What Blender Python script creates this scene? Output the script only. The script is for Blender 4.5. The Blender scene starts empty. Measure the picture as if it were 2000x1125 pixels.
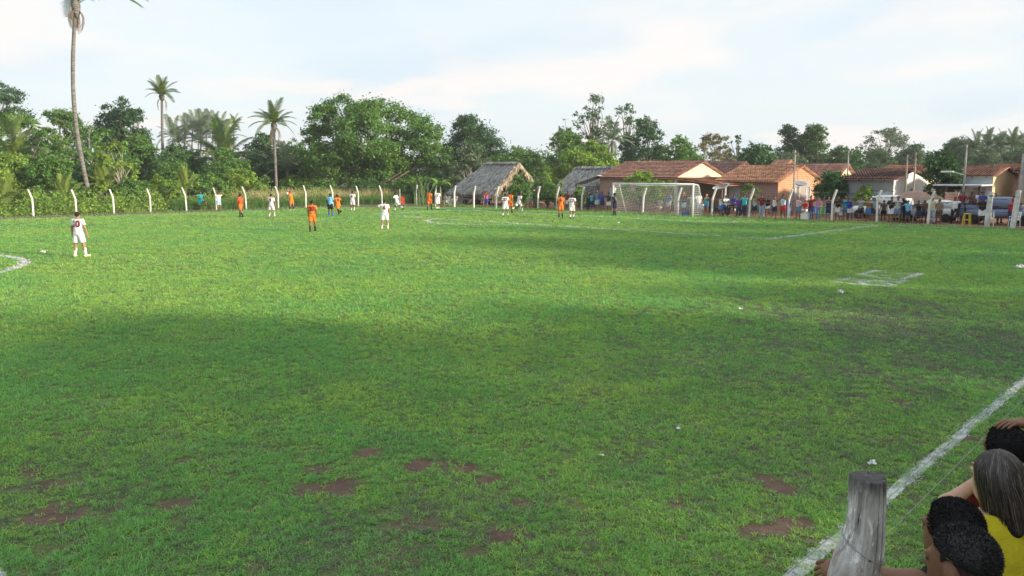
import bpy, math, random
import numpy as np
from mathutils import Vector, Matrix

S = bpy.context.scene
COL = S.collection
PI = math.pi
random.seed(7)
RNG = np.random.default_rng(7)

# ------------------------------------------------------------------ camera
FPX, HY, CH = 1520.0, 338.0, 3.26            # focal length and horizon in photo pixels, eye height in m
TH = math.atan((562.5 - HY) / FPX)
cam = bpy.data.cameras.new('camera')
cam_o = bpy.data.objects.new('camera', cam)
COL.objects.link(cam_o)
cam_o.location = (0, 0, CH)
cam_o.rotation_euler = (PI / 2 - TH, 0, 0)
cam.sensor_width = 36.0
cam.lens = 36.0 * FPX / 2000.0
cam.clip_start = 0.05
cam.clip_end = 3000
S.camera = cam_o

# ------------------------------------------------------------------ world, sun, exposure
SUN_EL, SUN_AZ = 16.0, 112.0                  # azimuth clockwise from +Y (the view direction)
world = bpy.data.worlds.new('World')
S.world = world
world.use_nodes = True
wn = world.node_tree
wn.nodes.clear()
def wnode(t, **kw):
    n = wn.nodes.new(t)
    for k, v in kw.items(): setattr(n, k, v)
    return n
out = wnode('ShaderNodeOutputWorld')
bg = wnode('ShaderNodeBackground')
bg.inputs['Strength'].default_value = 0.1
wn.links.new(bg.outputs[0], out.inputs[0])
sky = wnode('ShaderNodeTexSky', sky_type='NISHITA', sun_disc=False)
sky.sun_elevation = math.radians(SUN_EL)
sky.sun_rotation = math.radians(SUN_AZ)
sky.air_density = 1.0; sky.dust_density = 2.0
tc = wnode('ShaderNodeTexCoord')
sep = wnode('ShaderNodeSeparateXYZ')
wn.links.new(tc.outputs['Generated'], sep.inputs[0])
def wmath(op, a, b=None, clamp=False):
    n = wnode('ShaderNodeMath', operation=op, use_clamp=clamp)
    for i, x in enumerate((a, b)):
        if x is None: continue
        if isinstance(x, (int, float)): n.inputs[i].default_value = x
        else: wn.links.new(x, n.inputs[i])
    return n.outputs[0]
def wmix(fac, a, b):
    n = wnode('ShaderNodeMix', data_type='RGBA')
    if isinstance(fac, (int, float)): n.inputs['Factor'].default_value = fac
    else: wn.links.new(fac, n.inputs['Factor'])
    for nm, x in (('A', a), ('B', b)):
        s = [i for i in n.inputs if i.name == nm and i.type == 'RGBA'][0]
        if isinstance(x, tuple): s.default_value = (*x, 1)
        else: wn.links.new(x, s)
    return [o for o in n.outputs if o.type == 'RGBA'][0]
def wramp(fac, a, b):
    n = wnode('ShaderNodeMapRange', interpolation_type='SMOOTHSTEP')
    wn.links.new(fac, n.inputs['Value'])
    n.inputs['From Min'].default_value = a; n.inputs['From Max'].default_value = b
    return n.outputs['Result']
def wnoise(vec, scale, detail, rough, dist=0.0, off=(0, 0, 0)):
    m = wnode('ShaderNodeMapping'); m.inputs['Location'].default_value = off
    wn.links.new(vec, m.inputs['Vector'])
    n = wnode('ShaderNodeTexNoise')
    n.inputs['Scale'].default_value = scale; n.inputs['Detail'].default_value = detail
    n.inputs['Roughness'].default_value = rough; n.inputs['Distortion'].default_value = dist
    wn.links.new(m.outputs[0], n.inputs['Vector'])
    return n.outputs['Fac']
zc = wmath('MAXIMUM', sep.outputs['Z'], 0.0)
den = wmath('ADD', zc, 0.16)
comb = wnode('ShaderNodeCombineXYZ')
wn.links.new(wmath('DIVIDE', sep.outputs['X'], den), comb.inputs[0])
wn.links.new(wmath('DIVIDE', sep.outputs['Y'], den), comb.inputs[1])
cv = comb.outputs[0]
veil = wmix(0.85, sky.outputs['Color'], (4.15, 4.5, 4.72))            # thin high cloud over the blue
blue = wramp(wnoise(cv, 0.8, 3, 0.5, 0.3, (2.3, 0.4, 0)), 0.47, 0.68)
c1 = wmix(wmath('MULTIPLY', blue, 0.55), veil, (3.2, 3.85, 4.4))     # thinner, bluer gaps
cum = wramp(wnoise(cv, 1.0, 7, 0.52, 0.4, (5.1, 1.9, 0)), 0.46, 0.68)
c2 = wmix(wmath('MULTIPLY', cum, 0.85), c1, (4.8, 4.5, 4.3))       # warm lit cumulus
wn.links.new(c2, bg.inputs['Color'])

sun = bpy.data.lights.new('sun', 'SUN')
sun_o = bpy.data.objects.new('sun', sun)
COL.objects.link(sun_o)
sun.energy = 3.3; sun.angle = math.radians(3.5); sun.color = (1.0, 0.86, 0.66)
_az, _el = math.radians(SUN_AZ), math.radians(SUN_EL)
TO_SUN = Vector((math.sin(_az) * math.cos(_el), math.cos(_az) * math.cos(_el), math.sin(_el)))
sun_o.rotation_euler = TO_SUN.to_track_quat('Z', 'Y').to_euler()
sun_o.location = (60, -10, 40)
S.view_settings.view_transform = 'Standard'
S.view_settings.look = 'None'
S.view_settings.exposure = 1.15
S.view_settings.gamma = 1.0
S.view_settings.use_curve_mapping = False
S.cycles.max_bounces = 6; S.cycles.diffuse_bounces = 3; S.cycles.glossy_bounces = 2
S.cycles.transmission_bounces = 3; S.cycles.transparent_max_bounces = 4
S.cycles.caustics_reflective = False; S.cycles.caustics_refractive = False

# ------------------------------------------------------------------ pixel <-> place
_Fw = np.array([0, math.cos(TH), -math.sin(TH)]); _Up = np.array([0, math.sin(TH), math.cos(TH)]); _Rt = np.array([1.0, 0, 0])
ANG = math.radians(44)                       # the touchline runs 44 degrees right of the view
EU = np.array([math.sin(ANG), math.cos(ANG)]); EV = np.array([-math.cos(ANG), math.sin(ANG)])
def ray(x, y): return (x - 1000.0) * _Rt + (562.5 - y) * _Up + FPX * _Fw
def G(x, y, z=0.0):                          # pixel -> point on the level z
    r = ray(x, y); t = (z - CH) / r[2]
    return np.array([r[0] * t, r[1] * t])
def AT(x, y, d):                             # pixel -> point at forward distance d
    r = ray(x, y); t = d / r[1]
    return np.array([r[0] * t, d, CH + r[2] * t])
def W(u, v, z=0.0):
    p = u * EU + v * EV
    return (float(p[0]), float(p[1]), z)
def UV(p): p = np.asarray(p)[:2]; return float(p @ EU), float(p @ EV)
QROT = -ANG                                  # village frame: local x = towards image right along the goal line, y = away
def on_b(px, b):                             # column px meets the plane u=b -> a=-v
    k = (px - 1000.0) / FPX / 1.0
    # direction in plan of the column near the horizon
    d = np.array([(px - 1000.0), FPX / math.cos(TH)]); t = b / (d @ EU)
    return -float((d * t) @ EV)
def on_a(px, a):
    d = np.array([(px - 1000.0), FPX / math.cos(TH)]); t = -a / (d @ EV)
    return float((d * t) @ EU)
def zt(a, b, y):
    Y = (b * EU + (-a) * EV)[1]
    r = ray(1000, y)
    return CH + r[2] * Y / r[1]
def QW(a, b, z=0.0): return W(b, -a, z)

# ------------------------------------------------------------------ node materials
def _nt(name):
    m = bpy.data.materials.new(name); m.use_nodes = True
    nt = m.node_tree; nt.nodes.clear()
    return m, nt
class NB:                                    # tiny node builder
    def __init__(s, nt): s.nt = nt
    def n(s, t, **kw):
        n = s.nt.nodes.new(t)
        for k, v in kw.items(): setattr(n, k, v)
        return n
    def l(s, a, b): s.nt.links.new(a, b)
    def put(s, sock, x):
        if x is None: return
        if isinstance(x, (int, float)): sock.default_value = x
        elif isinstance(x, tuple): sock.default_value = (*x, 1) if len(x) == 3 and sock.type == 'RGBA' else x
        else: s.l(x, sock)
    def math(s, op, a, b=None, clamp=False):
        n = s.n('ShaderNodeMath', operation=op, use_clamp=clamp)
        s.put(n.inputs[0], a); s.put(n.inputs[1], b); return n.outputs[0]
    def mix(s, f, a, b, blend='MIX'):
        n = s.n('ShaderNodeMix', data_type='RGBA', blend_type=blend)
        s.put(n.inputs['Factor'], f)
        A = [i for i in n.inputs if i.type == 'RGBA']
        s.put(A[0], a); s.put(A[1], b)
        return [o for o in n.outputs if o.type == 'RGBA'][0]
    def noise(s, vec, scale, detail=3, rough=.5, dist=0, sc3=None):
        if sc3 is not None:
            m = s.n('ShaderNodeMapping'); m.inputs['Scale'].default_value = sc3
            s.l(vec, m.inputs['Vector']); vec = m.outputs[0]
        n = s.n('ShaderNodeTexNoise'); s.l(vec, n.inputs['Vector'])
        n.inputs['Scale'].default_value = scale; n.inputs['Detail'].default_value = detail
        n.inputs['Roughness'].default_value = rough; n.inputs['Distortion'].default_value = dist
        return n.outputs['Fac']
    def ramp(s, f, a, b):
        n = s.n('ShaderNodeMapRange', interpolation_type='SMOOTHSTEP')
        s.l(f, n.inputs['Value']); n.inputs['From Min'].default_value = a; n.inputs['From Max'].default_value = b
        return n.outputs['Result']
    def bump(s, h, strength, dist):
        n = s.n('ShaderNodeBump'); n.inputs['Strength'].default_value = strength; n.inputs['Distance'].default_value = dist
        s.l(h, n.inputs['Height']); return n.outputs[0]
    def obj(s): return s.n('ShaderNodeTexCoord').outputs['Object']
    def pos(s): return s.n('ShaderNodeNewGeometry').outputs['Position']
    def island(s): return s.n('ShaderNodeNewGeometry').outputs['Random Per Island']
    def attr(s, name): return s.n('ShaderNodeAttribute', attribute_name=name).outputs['Fac']
    def out(s, sh): s.l(sh, s.n('ShaderNodeOutputMaterial').inputs[0])
    def princ(s, col, rough=.8, normal=None, spec=.3, metal=0):
        p = s.n('ShaderNodeBsdfPrincipled')
        s.put(p.inputs['Base Color'], col); s.put(p.inputs['Roughness'], rough)
        p.inputs['Specular IOR Level'].default_value = spec; p.inputs['Metallic'].default_value = metal
        if normal is not None: s.l(normal, p.inputs['Normal'])
        return p.outputs[0]
_MC = {}
def mul(c, k): return tuple(min(1.0, x * k) for x in c)
def M(name, col, rough=.8, var=.25, scale=6.0, bump=0.3, bscale=40.0, bdist=.01, spec=.3, metal=0, alt=None, sc3=None):
    if name in _MC: return _MC[name]
    m, nt = _nt(name); b = NB(nt); o = b.obj()
    f = b.ramp(b.noise(o, scale, 5, .6, 0, sc3), .3, .7)
    c = b.mix(f, mul(col, 1 - var), alt if alt else mul(col, 1 + var * .6))
    nm = b.bump(b.noise(o, bscale, 4, .6, 0, sc3), bump, bdist) if bump else None
    b.out(b.princ(c, rough, nm, spec, metal))
    _MC[name] = m; return m
def leafmat(name, c1, c2, trans=.35, nscale=.5):
    if name in _MC: return _MC[name]
    m, nt = _nt(name); b = NB(nt)
    f = b.ramp(b.noise(b.pos(), nscale, 3, .6), .35, .65)
    col = b.mix(f, c1, c2)
    h = b.n('ShaderNodeHueSaturation')
    b.put(h.inputs['Value'], b.math('ADD', b.math('MULTIPLY', b.island(), .8), .6))
    b.put(h.inputs['Hue'], b.math('ADD', b.math('MULTIPLY', b.island(), .05), .475))
    b.l(col, h.inputs['Color'])
    d = b.n('ShaderNodeBsdfPrincipled'); b.l(h.outputs[0], d.inputs['Base Color'])
    d.inputs['Roughness'].default_value = .55; d.inputs['Specular IOR Level'].default_value = .25
    t = b.n('ShaderNodeBsdfTranslucent')
    b.l(b.mix(.5, h.outputs[0], (.25, .4, .03), 'MULTIPLY') if False else h.outputs[0], t.inputs['Color'])
    mx = b.n('ShaderNodeMixShader'); mx.inputs[0].default_value = trans
    b.l(d.outputs[0], mx.inputs[1]); b.l(t.outputs[0], mx.inputs[2])
    b.out(mx.outputs[0]); _MC[name] = m; return m

# ------------------------------------------------------------------ objects
def link(name, data, parent=None):
    o = bpy.data.objects.new(name, data); COL.objects.link(o)
    if parent is not None: o.parent = parent
    return o
def thing(name, label, cat, loc=(0, 0, 0), rotz=0.0, group=None):
    o = link(name, None); o.location = loc; o.rotation_euler = (0, 0, rotz)
    o.empty_display_size = .2
    return tag(o, label, cat, group)
def tag(o, label, cat, group=None):
    o['label'] = label; o['category'] = cat
    if group: o['group'] = group
    return o
def struct(o): o['kind'] = 'structure'; return o
def stuff(o): o['kind'] = 'stuff'; return o
def fast_mesh(name, V, Fc, smooth=False):    # Fc: (m,3) or (m,4) int array
    V = np.asarray(V, np.float32); Fc = np.asarray(Fc, np.int32)
    me = bpy.data.meshes.new(name); n, k = Fc.shape
    me.vertices.add(len(V)); me.vertices.foreach_set('co', V.ravel())
    me.loops.add(n * k); me.loops.foreach_set('vertex_index', Fc.ravel())
    me.polygons.add(n); me.polygons.foreach_set('loop_start', np.arange(0, n * k, k, dtype=np.int32))
    me.update(calc_edges=True)
    if smooth: me.polygons.foreach_set('use_smooth', np.ones(n, bool))
    me.validate(); return me
class MB:                                    # collects shapes, builds ONE mesh
    def __init__(s): s.v = []; s.f = []
    def add(s, V, F):
        o = len(s.v); s.v += [tuple(map(float, p)) for p in V]; s.f += [tuple(int(i) + o for i in f) for f in F]; return s
    def box(s, c, d, rz=0.0, M4=None):
        x, y, z = d[0] / 2, d[1] / 2, d[2] / 2; V = []
        cr, sr = math.cos(rz), math.sin(rz)
        for i in (-1, 1):
            for j in (-1, 1):
                for k in (-1, 1):
                    a, b, e = i * x, j * y, k * z
                    V.append((c[0] + a * cr - b * sr, c[1] + a * sr + b * cr, c[2] + e))
        if M4 is not None: V = [tuple(M4 @ Vector(p)) for p in V]
        return s.add(V, [(0, 1, 3, 2), (4, 6, 7, 5), (0, 4, 5, 1), (2, 3, 7, 6), (0, 2, 6, 4), (1, 5, 7, 3)])
    def tube(s, path, rad, n=6, cap=True):
        P = [Vector(p) for p in path]; R = rad if hasattr(rad, '__len__') else [rad] * len(P)
        V = []; F = []; up = None
        for i, p in enumerate(P):
            t = (P[min(i + 1, len(P) - 1)] - P[max(i - 1, 0)]).normalized()
            if up is None: up = Vector((0, 0, 1)) if abs(t.z) < .9 else Vector((0, 1, 0))
            x = t.cross(up).normalized(); y = x.cross(t).normalized(); up = y if abs(t.dot(y)) < .9 else up
            for k in range(n):
                a = 2 * PI * k / n; V.append(p + (x * math.cos(a) + y * math.sin(a)) * R[i])
        for i in range(len(P) - 1):
            for k in range(n):
                k2 = (k + 1) % n; F.append((i * n + k, i * n + k2, (i + 1) * n + k2, (i + 1) * n + k))
        if cap: F.append(tuple(range(n - 1, -1, -1))); F.append(tuple((len(P) - 1) * n + k for k in range(n)))
        return s.add(V, F)
    def lathe(s, prof, n=12, c=(0, 0, 0), axis='z'):
        V = []; F = []
        for r, z in prof:
            for k in range(n):
                a = 2 * PI * k / n; x, y = r * math.cos(a), r * math.sin(a)
                q = (x, y, z) if axis == 'z' else ((x, z, y) if axis == 'y' else (z, x, y))
                V.append((c[0] + q[0], c[1] + q[1], c[2] + q[2]))
        for i in range(len(prof) - 1):
            for k in range(n):
                k2 = (k + 1) % n; F.append((i * n + k, i * n + k2, (i + 1) * n + k2, (i + 1) * n + k))
        F.append(tuple(range(n - 1, -1, -1))); F.append(tuple((len(prof) - 1) * n + k for k in range(n)))
        return s.add(V, F)
    def prism(s, poly, p0, ex, ey, ez):      # poly in (ex,ey) plane extruded along ez
        p0, ex, ey, ez = map(Vector, (p0, ex, ey, ez)); n = len(poly)
        V = [p0 + ex * a + ey * b for a, b in poly] + [p0 + ex * a + ey * b + ez for a, b in poly]
        F = [tuple(range(n - 1, -1, -1)), tuple(range(n, 2 * n))] + [(i, (i + 1) % n, n + (i + 1) % n, n + i) for i in range(n)]
        return s.add(V, F)
    def quad(s, *p): return s.add(p, [tuple(range(len(p)))])
    def build(s, name, mat, parent=None, smooth=False, bevel=0.0):
        me = bpy.data.meshes.new(name); me.from_pydata(s.v, [], s.f); me.update()
        if smooth: me.polygons.foreach_set('use_smooth', [True] * len(me.polygons))
        me.materials.append(mat)
        o = link(name, me, parent)
        if bevel:
            b = o.modifiers.new('bevel', 'BEVEL'); b.width = bevel; b.segments = 1; b.limit_method = 'ANGLE'
        return o
def vnoise(x, y, seed=0):                    # smooth value noise on arrays
    def h(i, j):
        n = (i.astype(np.int64) * 374761393 + j.astype(np.int64) * 668265263 + seed * 974711) & 0x7fffffff
        n = ((n ^ (n >> 13)) * 1274126177) & 0x7fffffff
        return ((n ^ (n >> 16)) & 0xffff) / 65535.0
    xi, yi = np.floor(x), np.floor(y); fx, fy = x - xi, y - yi
    fx, fy = fx * fx * (3 - 2 * fx), fy * fy * (3 - 2 * fy)
    a, b, c, d = h(xi, yi), h(xi + 1, yi), h(xi, yi + 1), h(xi + 1, yi + 1)
    return (a * (1 - fx) + b * fx) * (1 - fy) + (c * (1 - fx) + d * fx) * fy
def fbm(x, y, seed=0, o=4):
    r = 0; a = .5; t = 0
    for i in range(o): r = r + a * vnoise(x, y, seed + i); t += a; x = x * 2.03; y = y * 2.03; a *= .5
    return r / t
# ================================================================== GROUND, PITCH, MARKINGS, GRASS
soil = M('red_soil', (.30, .165, .115), .95, .3, .8, .6, 14, .02, .1)
def ground_mat():
    m, nt = _nt('scrub_ground'); b = NB(nt); p = b.pos()
    f = b.ramp(b.noise(p, .25, 5, .6), .4, .62)
    c = b.mix(f, (.10, .12, .045), (.22, .15, .085))
    f2 = b.ramp(b.noise(p, 3, 4, .7), .4, .7)
    c = b.mix(b.math('MULTIPLY', f2, .5), c, (.06, .075, .03))
    b.out(b.princ(c, .95, b.bump(b.noise(p, 9, 5, .7), .7, .05), .1)); return m
mb = MB(); mb.quad((-900, -400, -.012), (900, -400, -.012), (900, 1400, -.012), (-900, 1400, -.012))
struct(mb.build('ground', ground_mat()))

# bare patches read off the photograph: centre pixel, half-width, half-height, strength
BARE = [(850, 912, 78, 12, 1), (935, 944, 52, 13, .8), (640, 950, 52, 20, 1), (612, 912, 34, 11, .8), (718, 890, 34, 11, .8),
        (320, 988, 42, 11, .85), (120, 950, 75, 16, .7), (135, 1003, 70, 24, .75), (205, 842, 46, 8, .7), (112, 850, 24, 6, .6),
        (1000, 1047, 60, 20, .95), (1018, 990, 26, 10, .9), (960, 1080, 60, 14, .6), (800, 1030, 95, 20, .62), (1530, 952, 46, 17, .9), (1515, 1030, 84, 17, .9),
        (1560, 1055, 34, 12, .7), (1340, 986, 46, 8, .7), (1325, 1055, 28, 9, .7), (1660, 776, 24, 6, .85), (1765, 785, 28, 6, .8),
        (405, 667, 26, 4, .8), (510, 1110, 46, 14, .75), (700, 1085, 140, 30, .5), (30, 925, 75, 18, .6), (1180, 868, 60, 7, .5),
        (195, 655, 24, 3, .6), (30, 757, 34, 5, .6), (480, 775, 60, 8, .5), (560, 880, 90, 12, .5), (390, 895, 70, 10, .5),
        (1120, 905, 80, 9, .45), (1480, 970, 30, 8, .7), (1250, 975, 80, 10, .4), (1690, 730, 40, 6, .5), (1850, 690, 60, 6, .45), (60, 1080, 80, 18, .55), (300, 1090, 80, 14, .5),
        (1900, 860, 60, 10, .7), (1830, 1010, 60, 14, .7)]
DRY = [(1830, 660, 330, 80, 1), (1500, 720, 300, 60, .45), (800, 1030, 260, 60, .5), (100, 960, 200, 70, .45), (1560, 900, 300, 80, .3)]
def blobs(L, P):
    r = np.zeros(len(P))
    for cx, cy, rx, ry, s in L:
        c = G(cx, cy); dist = c[1] / math.cos(TH); wx = rx / FPX * dist
        wy = abs(G(cx, cy - ry)[1] - G(cx, cy + ry)[1]) / 2
        n1 = (fbm(P[:, 0] * 2.2 + 5, P[:, 1] * 1.6, 11) - .5) * 2.4; n2 = (fbm(P[:, 0] * 2.2, P[:, 1] * 1.6 + 9, 12) - .5) * 2.4
        e = ((P[:, 0] - c[0]) / wx + n1) ** 2 + ((P[:, 1] - c[1]) / wy + n2) ** 2
        r = np.maximum(r, s * np.exp(-e * .8))
    return r
def pitch_mat():
    m, nt = _nt('pitch_turf'); b = NB(nt); p = b.pos()
    bare, dry = b.attr('bare'), b.attr('dry')
    big = b.ramp(b.noise(p, .09, 3, .6), .35, .65)
    mid = b.ramp(b.noise(p, .6, 4, .6), .3, .7)
    c = b.mix(big, (.185, .305, .08), (.27, .365, .09))
    c = b.mix(b.math('MULTIPLY', mid, .45), c, (.11, .215, .062))
    fine = b.ramp(b.noise(p, 7, 4, .75, 0, (1, 1, 1)), .35, .65)
    c = b.mix(b.math('MULTIPLY', fine, .55), c, (.06, .10, .035))
    thin = b.ramp(b.noise(p, 1.7, 5, .7), .38, .62)
    c = b.mix(b.math('ADD', b.math('MULTIPLY', thin, .42), .06), c, (.12, .10, .075))
    c = b.mix(b.math('MULTIPLY', dry, .75), c, (.155, .15, .115))
    c = b.mix(b.math('MULTIPLY', b.ramp(b.noise(p, 45, 3, .7), .5, .68), .6), c, (.21, .19, .14)); c = b.mix(b.math('MULTIPLY', b.ramp(b.noise(p, 28, 3, .7), .52, .66), .7), c, (.05, .045, .032))
    hi = b.noise(p, 5, 5, .7)
    f = b.ramp(b.math('ADD', bare, b.math('MULTIPLY', b.math('SUBTRACT', hi, .5), .5)), .30, .62)
    sc = b.mix(b.ramp(b.noise(p, 3, 5, .65), .35, .65), (.145, .098, .076), (.225, .155, .12)); sc = b.mix(b.math('MULTIPLY', b.ramp(b.noise(p, 38, 4, .75), .5, .66), .6), sc, (.08, .06, .045)); sc = b.mix(b.math('MULTIPLY', b.ramp(b.noise(p, 70, 2, .5), .66, .74), .7), sc, (.36, .30, .25))
    c = b.mix(f, c, sc)
    b.out(b.princ(c, .95, b.bump(b.noise(p, 16, 5, .75), .9, .05), .08)); return m
us = np.r_[np.arange(-34, -8, 1.0), np.arange(-8, 22, .15), np.arange(22, 51.8, .5), 51.8]; vs = np.r_[np.arange(1.8, 24, .15), np.arange(24, 64.6, .6)]
Ug, Vg = np.meshgrid(us, vs, indexing='ij')
PP = (Ug.ravel()[:, None] * EU + Vg.ravel()[:, None] * EV)
nu, nv = len(us), len(vs)
idx = np.arange(nu * nv).reshape(nu, nv)
FF = np.stack([idx[:-1, :-1], idx[1:, :-1], idx[1:, 1:], idx[:-1, 1:]], -1).reshape(-1, 4)
zz = (fbm(PP[:, 0] * .35, PP[:, 1] * .35, 3) - .5) * .03
me = fast_mesh('pitch', np.c_[PP, zz * 0 + .006], FF, True)
for nm, L in (('bare', BARE), ('dry', DRY)):
    at = me.attributes.new(nm, 'FLOAT', 'POINT'); at.data.foreach_set('value', blobs(L, PP).astype(np.float32))
me.materials.append(pitch_mat())
pitch = struct(link('pitch', me))

# dirt street behind the goal and the trodden verges
mb = MB(); A, B_ = 52.3, 64.0
def sheet(name, pts, z, mat):
    mb = MB(); mb.quad(*[(p[0], p[1], z) for p in pts]); return struct(mb.build(name, mat))
sheet('dirt_street', [W(54.2, -40), W(75, -40), W(66, 64), W(53.3, 64)], .0, soil)
verge = M('dry_verge', (.17, .16, .075), .95, .35, 1.2, .8, 12, .04, .1, alt=(.27, .19, .12))
sheet('goal_end_verge', [W(51.6, -10), W(54.9, -10), W(53.6, 60), W(51.3, 64.5)], .0085, verge)
sheet('far_verge', [W(-40, 64.0), W(52, 63.6), W(52, 69), W(-40, 69)], .0085, verge)
# low bank on which the near spectators stand
bankm = M('bank_earth', (.085, .11, .045), .95, .4, 2.0, .8, 12, .04, .1, alt=(.15, .11, .075))
mb = MB()
prof = [(1.75, 0.004), (1.45, .12), (1.2, .27), (.95, .33), (.3, .36), (-2.5, .42), (-14, .5)]
for i in range(len(prof) - 1):
    (v0, z0), (v1, z1) = prof[i], prof[i + 1]
    for k in range(60):
        u0, u1 = -20 + k, -19 + k
        mb.quad(W(u0, v0, z0), W(u1, v0, z0), W(u1, v1, z1), W(u0, v1, z1))
struct(mb.build('bank', bankm))

# ---- painted lines
def paint_mat():
    m, nt = _nt('line_paint'); b = NB(nt); p = b.pos()
    f = b.ramp(b.noise(p, 11, 5, .8), .30, .52)
    f2 = b.ramp(b.noise(p, 1.3, 3, .6), .25, .55)
    c = b.mix(b.math('MULTIPLY', f, f2), (.10, .155, .07), (.70, .73, .73))
    b.out(b.princ(c, .9, b.bump(b.noise(p, 30, 4, .8), .8, .03), .1)); return m
paint = paint_mat()
LINES = []                                   # (polyline in u,v ; half width) also used to whiten blades
def line(name, pts, w, lift=0.0):
    LINES.append((np.array(pts, float), w / 2, name))
    mb = MB(); P = [np.array(p, float) for p in pts]
    for a, b in zip(P[:-1], P[1:]):
        t = b - a; L = np.linalg.norm(t); n = max(1, int(L / .35)); t = t / L; nn = np.array([-t[1], t[0]])
        V = []; k0 = len(mb.v)
        for i in range(n + 1):
            c = a + t * L * i / n; j1, j2 = RNG.uniform(.8, 1.15, 2)
            V += [W(*(c + nn * w / 2 * j1), .0115 + lift), W(*(c - nn * w / 2 * j2), .0115 + lift)]
        mb.add(V, [(2 * i, 2 * i + 1, 2 * i + 3, 2 * i + 2) for i in range(n)])
    return struct(mb.build(name, paint))
CU, CV = 1.4, 34.2
line('touchline', [(-30, 2.45), (50.9, 2.5)], .125)
line('far_touchline', [(-33, 62.6), (48.2, 62.0)], .12)
line('halfway_line', [(1.34, 2.6), (1.4, 62.2)], .12, .001)
line('centre_circle', [(CU + 6.8 * math.cos(t), CV + 6.8 * math.sin(t)) for t in np.linspace(0, 2 * PI, 49)], .22, .002)
line('goal_line', [(48.1, 61.9), (50.6, 45), (50.75, 38), (50.8, 30), (51.4, 17.5), (51.8, 3)], .14, .001)
line('penalty_area_line', [(51.3, 17.5), (36.6, 17.5), (36.6, 50.8), (50.6, 50.8)], .16, .002)
line('goal_area_line', [(50.7, 25.5), (46.6, 25.5), (46.6, 54)], .15, .002)
line('penalty_arc', [(40.2 - 7.0 * math.cos(t), 38.4 + 7.0 * math.sin(t) * .75) for t in np.linspace(-1.02, 1.02, 22)], .18, .003)
# painted letters on the turf (strokes read off the photograph)
LET = [[(1626, 552), (1650, 546), (1672, 545)], [(1648, 546), (1700, 549), (1745, 552), (1757, 554)],
       [(1628, 552), (1680, 556), (1735, 560), (1747, 558), (1733, 554), (1690, 551), (1650, 548)], [(1681, 551), (1692, 557)],
       [(1676, 538), (1700, 541), (1740, 546), (1770, 550)], [(1720, 549), (1752, 552), (1770, 550)], [(1678, 537), (1698, 533), (1710, 530), (1724, 530)],
       [(1692, 538), (1733, 539), (1770, 543)], [(1725, 533), (1776, 537)], [(1764, 546), (1776, 543), (1784, 540)]]
mb = MB()
for st in LET:
    P = [np.array(G(*p)) for p in st]
    for a, b in zip(P[:-1], P[1:]):
        t = (b - a) / np.linalg.norm(b - a); n = np.array([-t[1], t[0]]) * .10; a2, b2 = a - t * .03, b + t * .03
        mb.quad(*[(q[0], q[1], .0115 + .0004 * (len(mb.f) % 7)) for q in (a2 + n, a2 - n, b2 - n, b2 + n)])
    LINES.append((np.array([UV(p) for p in P]), .10, 'letters'))
c = G(1793, 537); LINES.append((np.array([UV(G(1786, 539)), UV(G(1800, 535))]), .14, 'letters'))
a, b = G(1786, 539), G(1800, 535); t = (b - a) / np.linalg.norm(b - a); n = np.array([-t[1], t[0]]) * .14
mb.quad(*[(q[0], q[1], .0145) for q in (a + n, a - n, b - n, b + n)])
struct(mb.build('painted_letters', paint))

# ---- turf blades (instanced tufts)
def blade_mat(name, c1, c2, c3, trans=.35):
    m, nt = _nt(name); b = NB(nt); p = b.pos()
    f = b.ramp(b.noise(p, .12, 3, .6), .35, .65); g = b.ramp(b.noise(p, 1.1, 3, .6), .35, .65)
    c = b.mix(f, c1, c2); c = b.mix(b.math('MULTIPLY', g, .6), c, c3)
    h = b.n('ShaderNodeHueSaturation'); b.l(c, h.inputs['Color'])
    b.put(h.inputs['Value'], b.math('ADD', b.math('MULTIPLY', b.island(), .9), .55))
    b.put(h.inputs['Hue'], b.math('ADD', b.math('MULTIPLY', b.island(), .04), .48))
    d = b.n('ShaderNodeBsdfDiffuse'); t = b.n('ShaderNodeBsdfTranslucent'); mx = b.n('ShaderNodeMixShader')
    b.l(h.outputs[0], d.inputs[0]); b.l(h.outputs[0], t.inputs[0]); mx.inputs[0].default_value = trans
    b.l(d.outputs[0], mx.inputs[1]); b.l(t.outputs[0], mx.inputs[2]); b.out(mx.outputs[0]); return m
BM = [blade_mat('blade_green', (.21, .435, .13), (.32, .49, .12), (.185, .37, .115)),
      blade_mat('blade_lime', (.33, .50, .11), (.39, .52, .12), (.27, .45, .11)),
      blade_mat('blade_dull', (.20, .265, .16), (.25, .27, .18), (.16, .225, .13)),
      blade_mat('blade_painted', (.52, .56, .56), (.62, .64, .64), (.36, .42, .38), .2)]
tcol = bpy.data.collections.new('turf_tufts')
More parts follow.
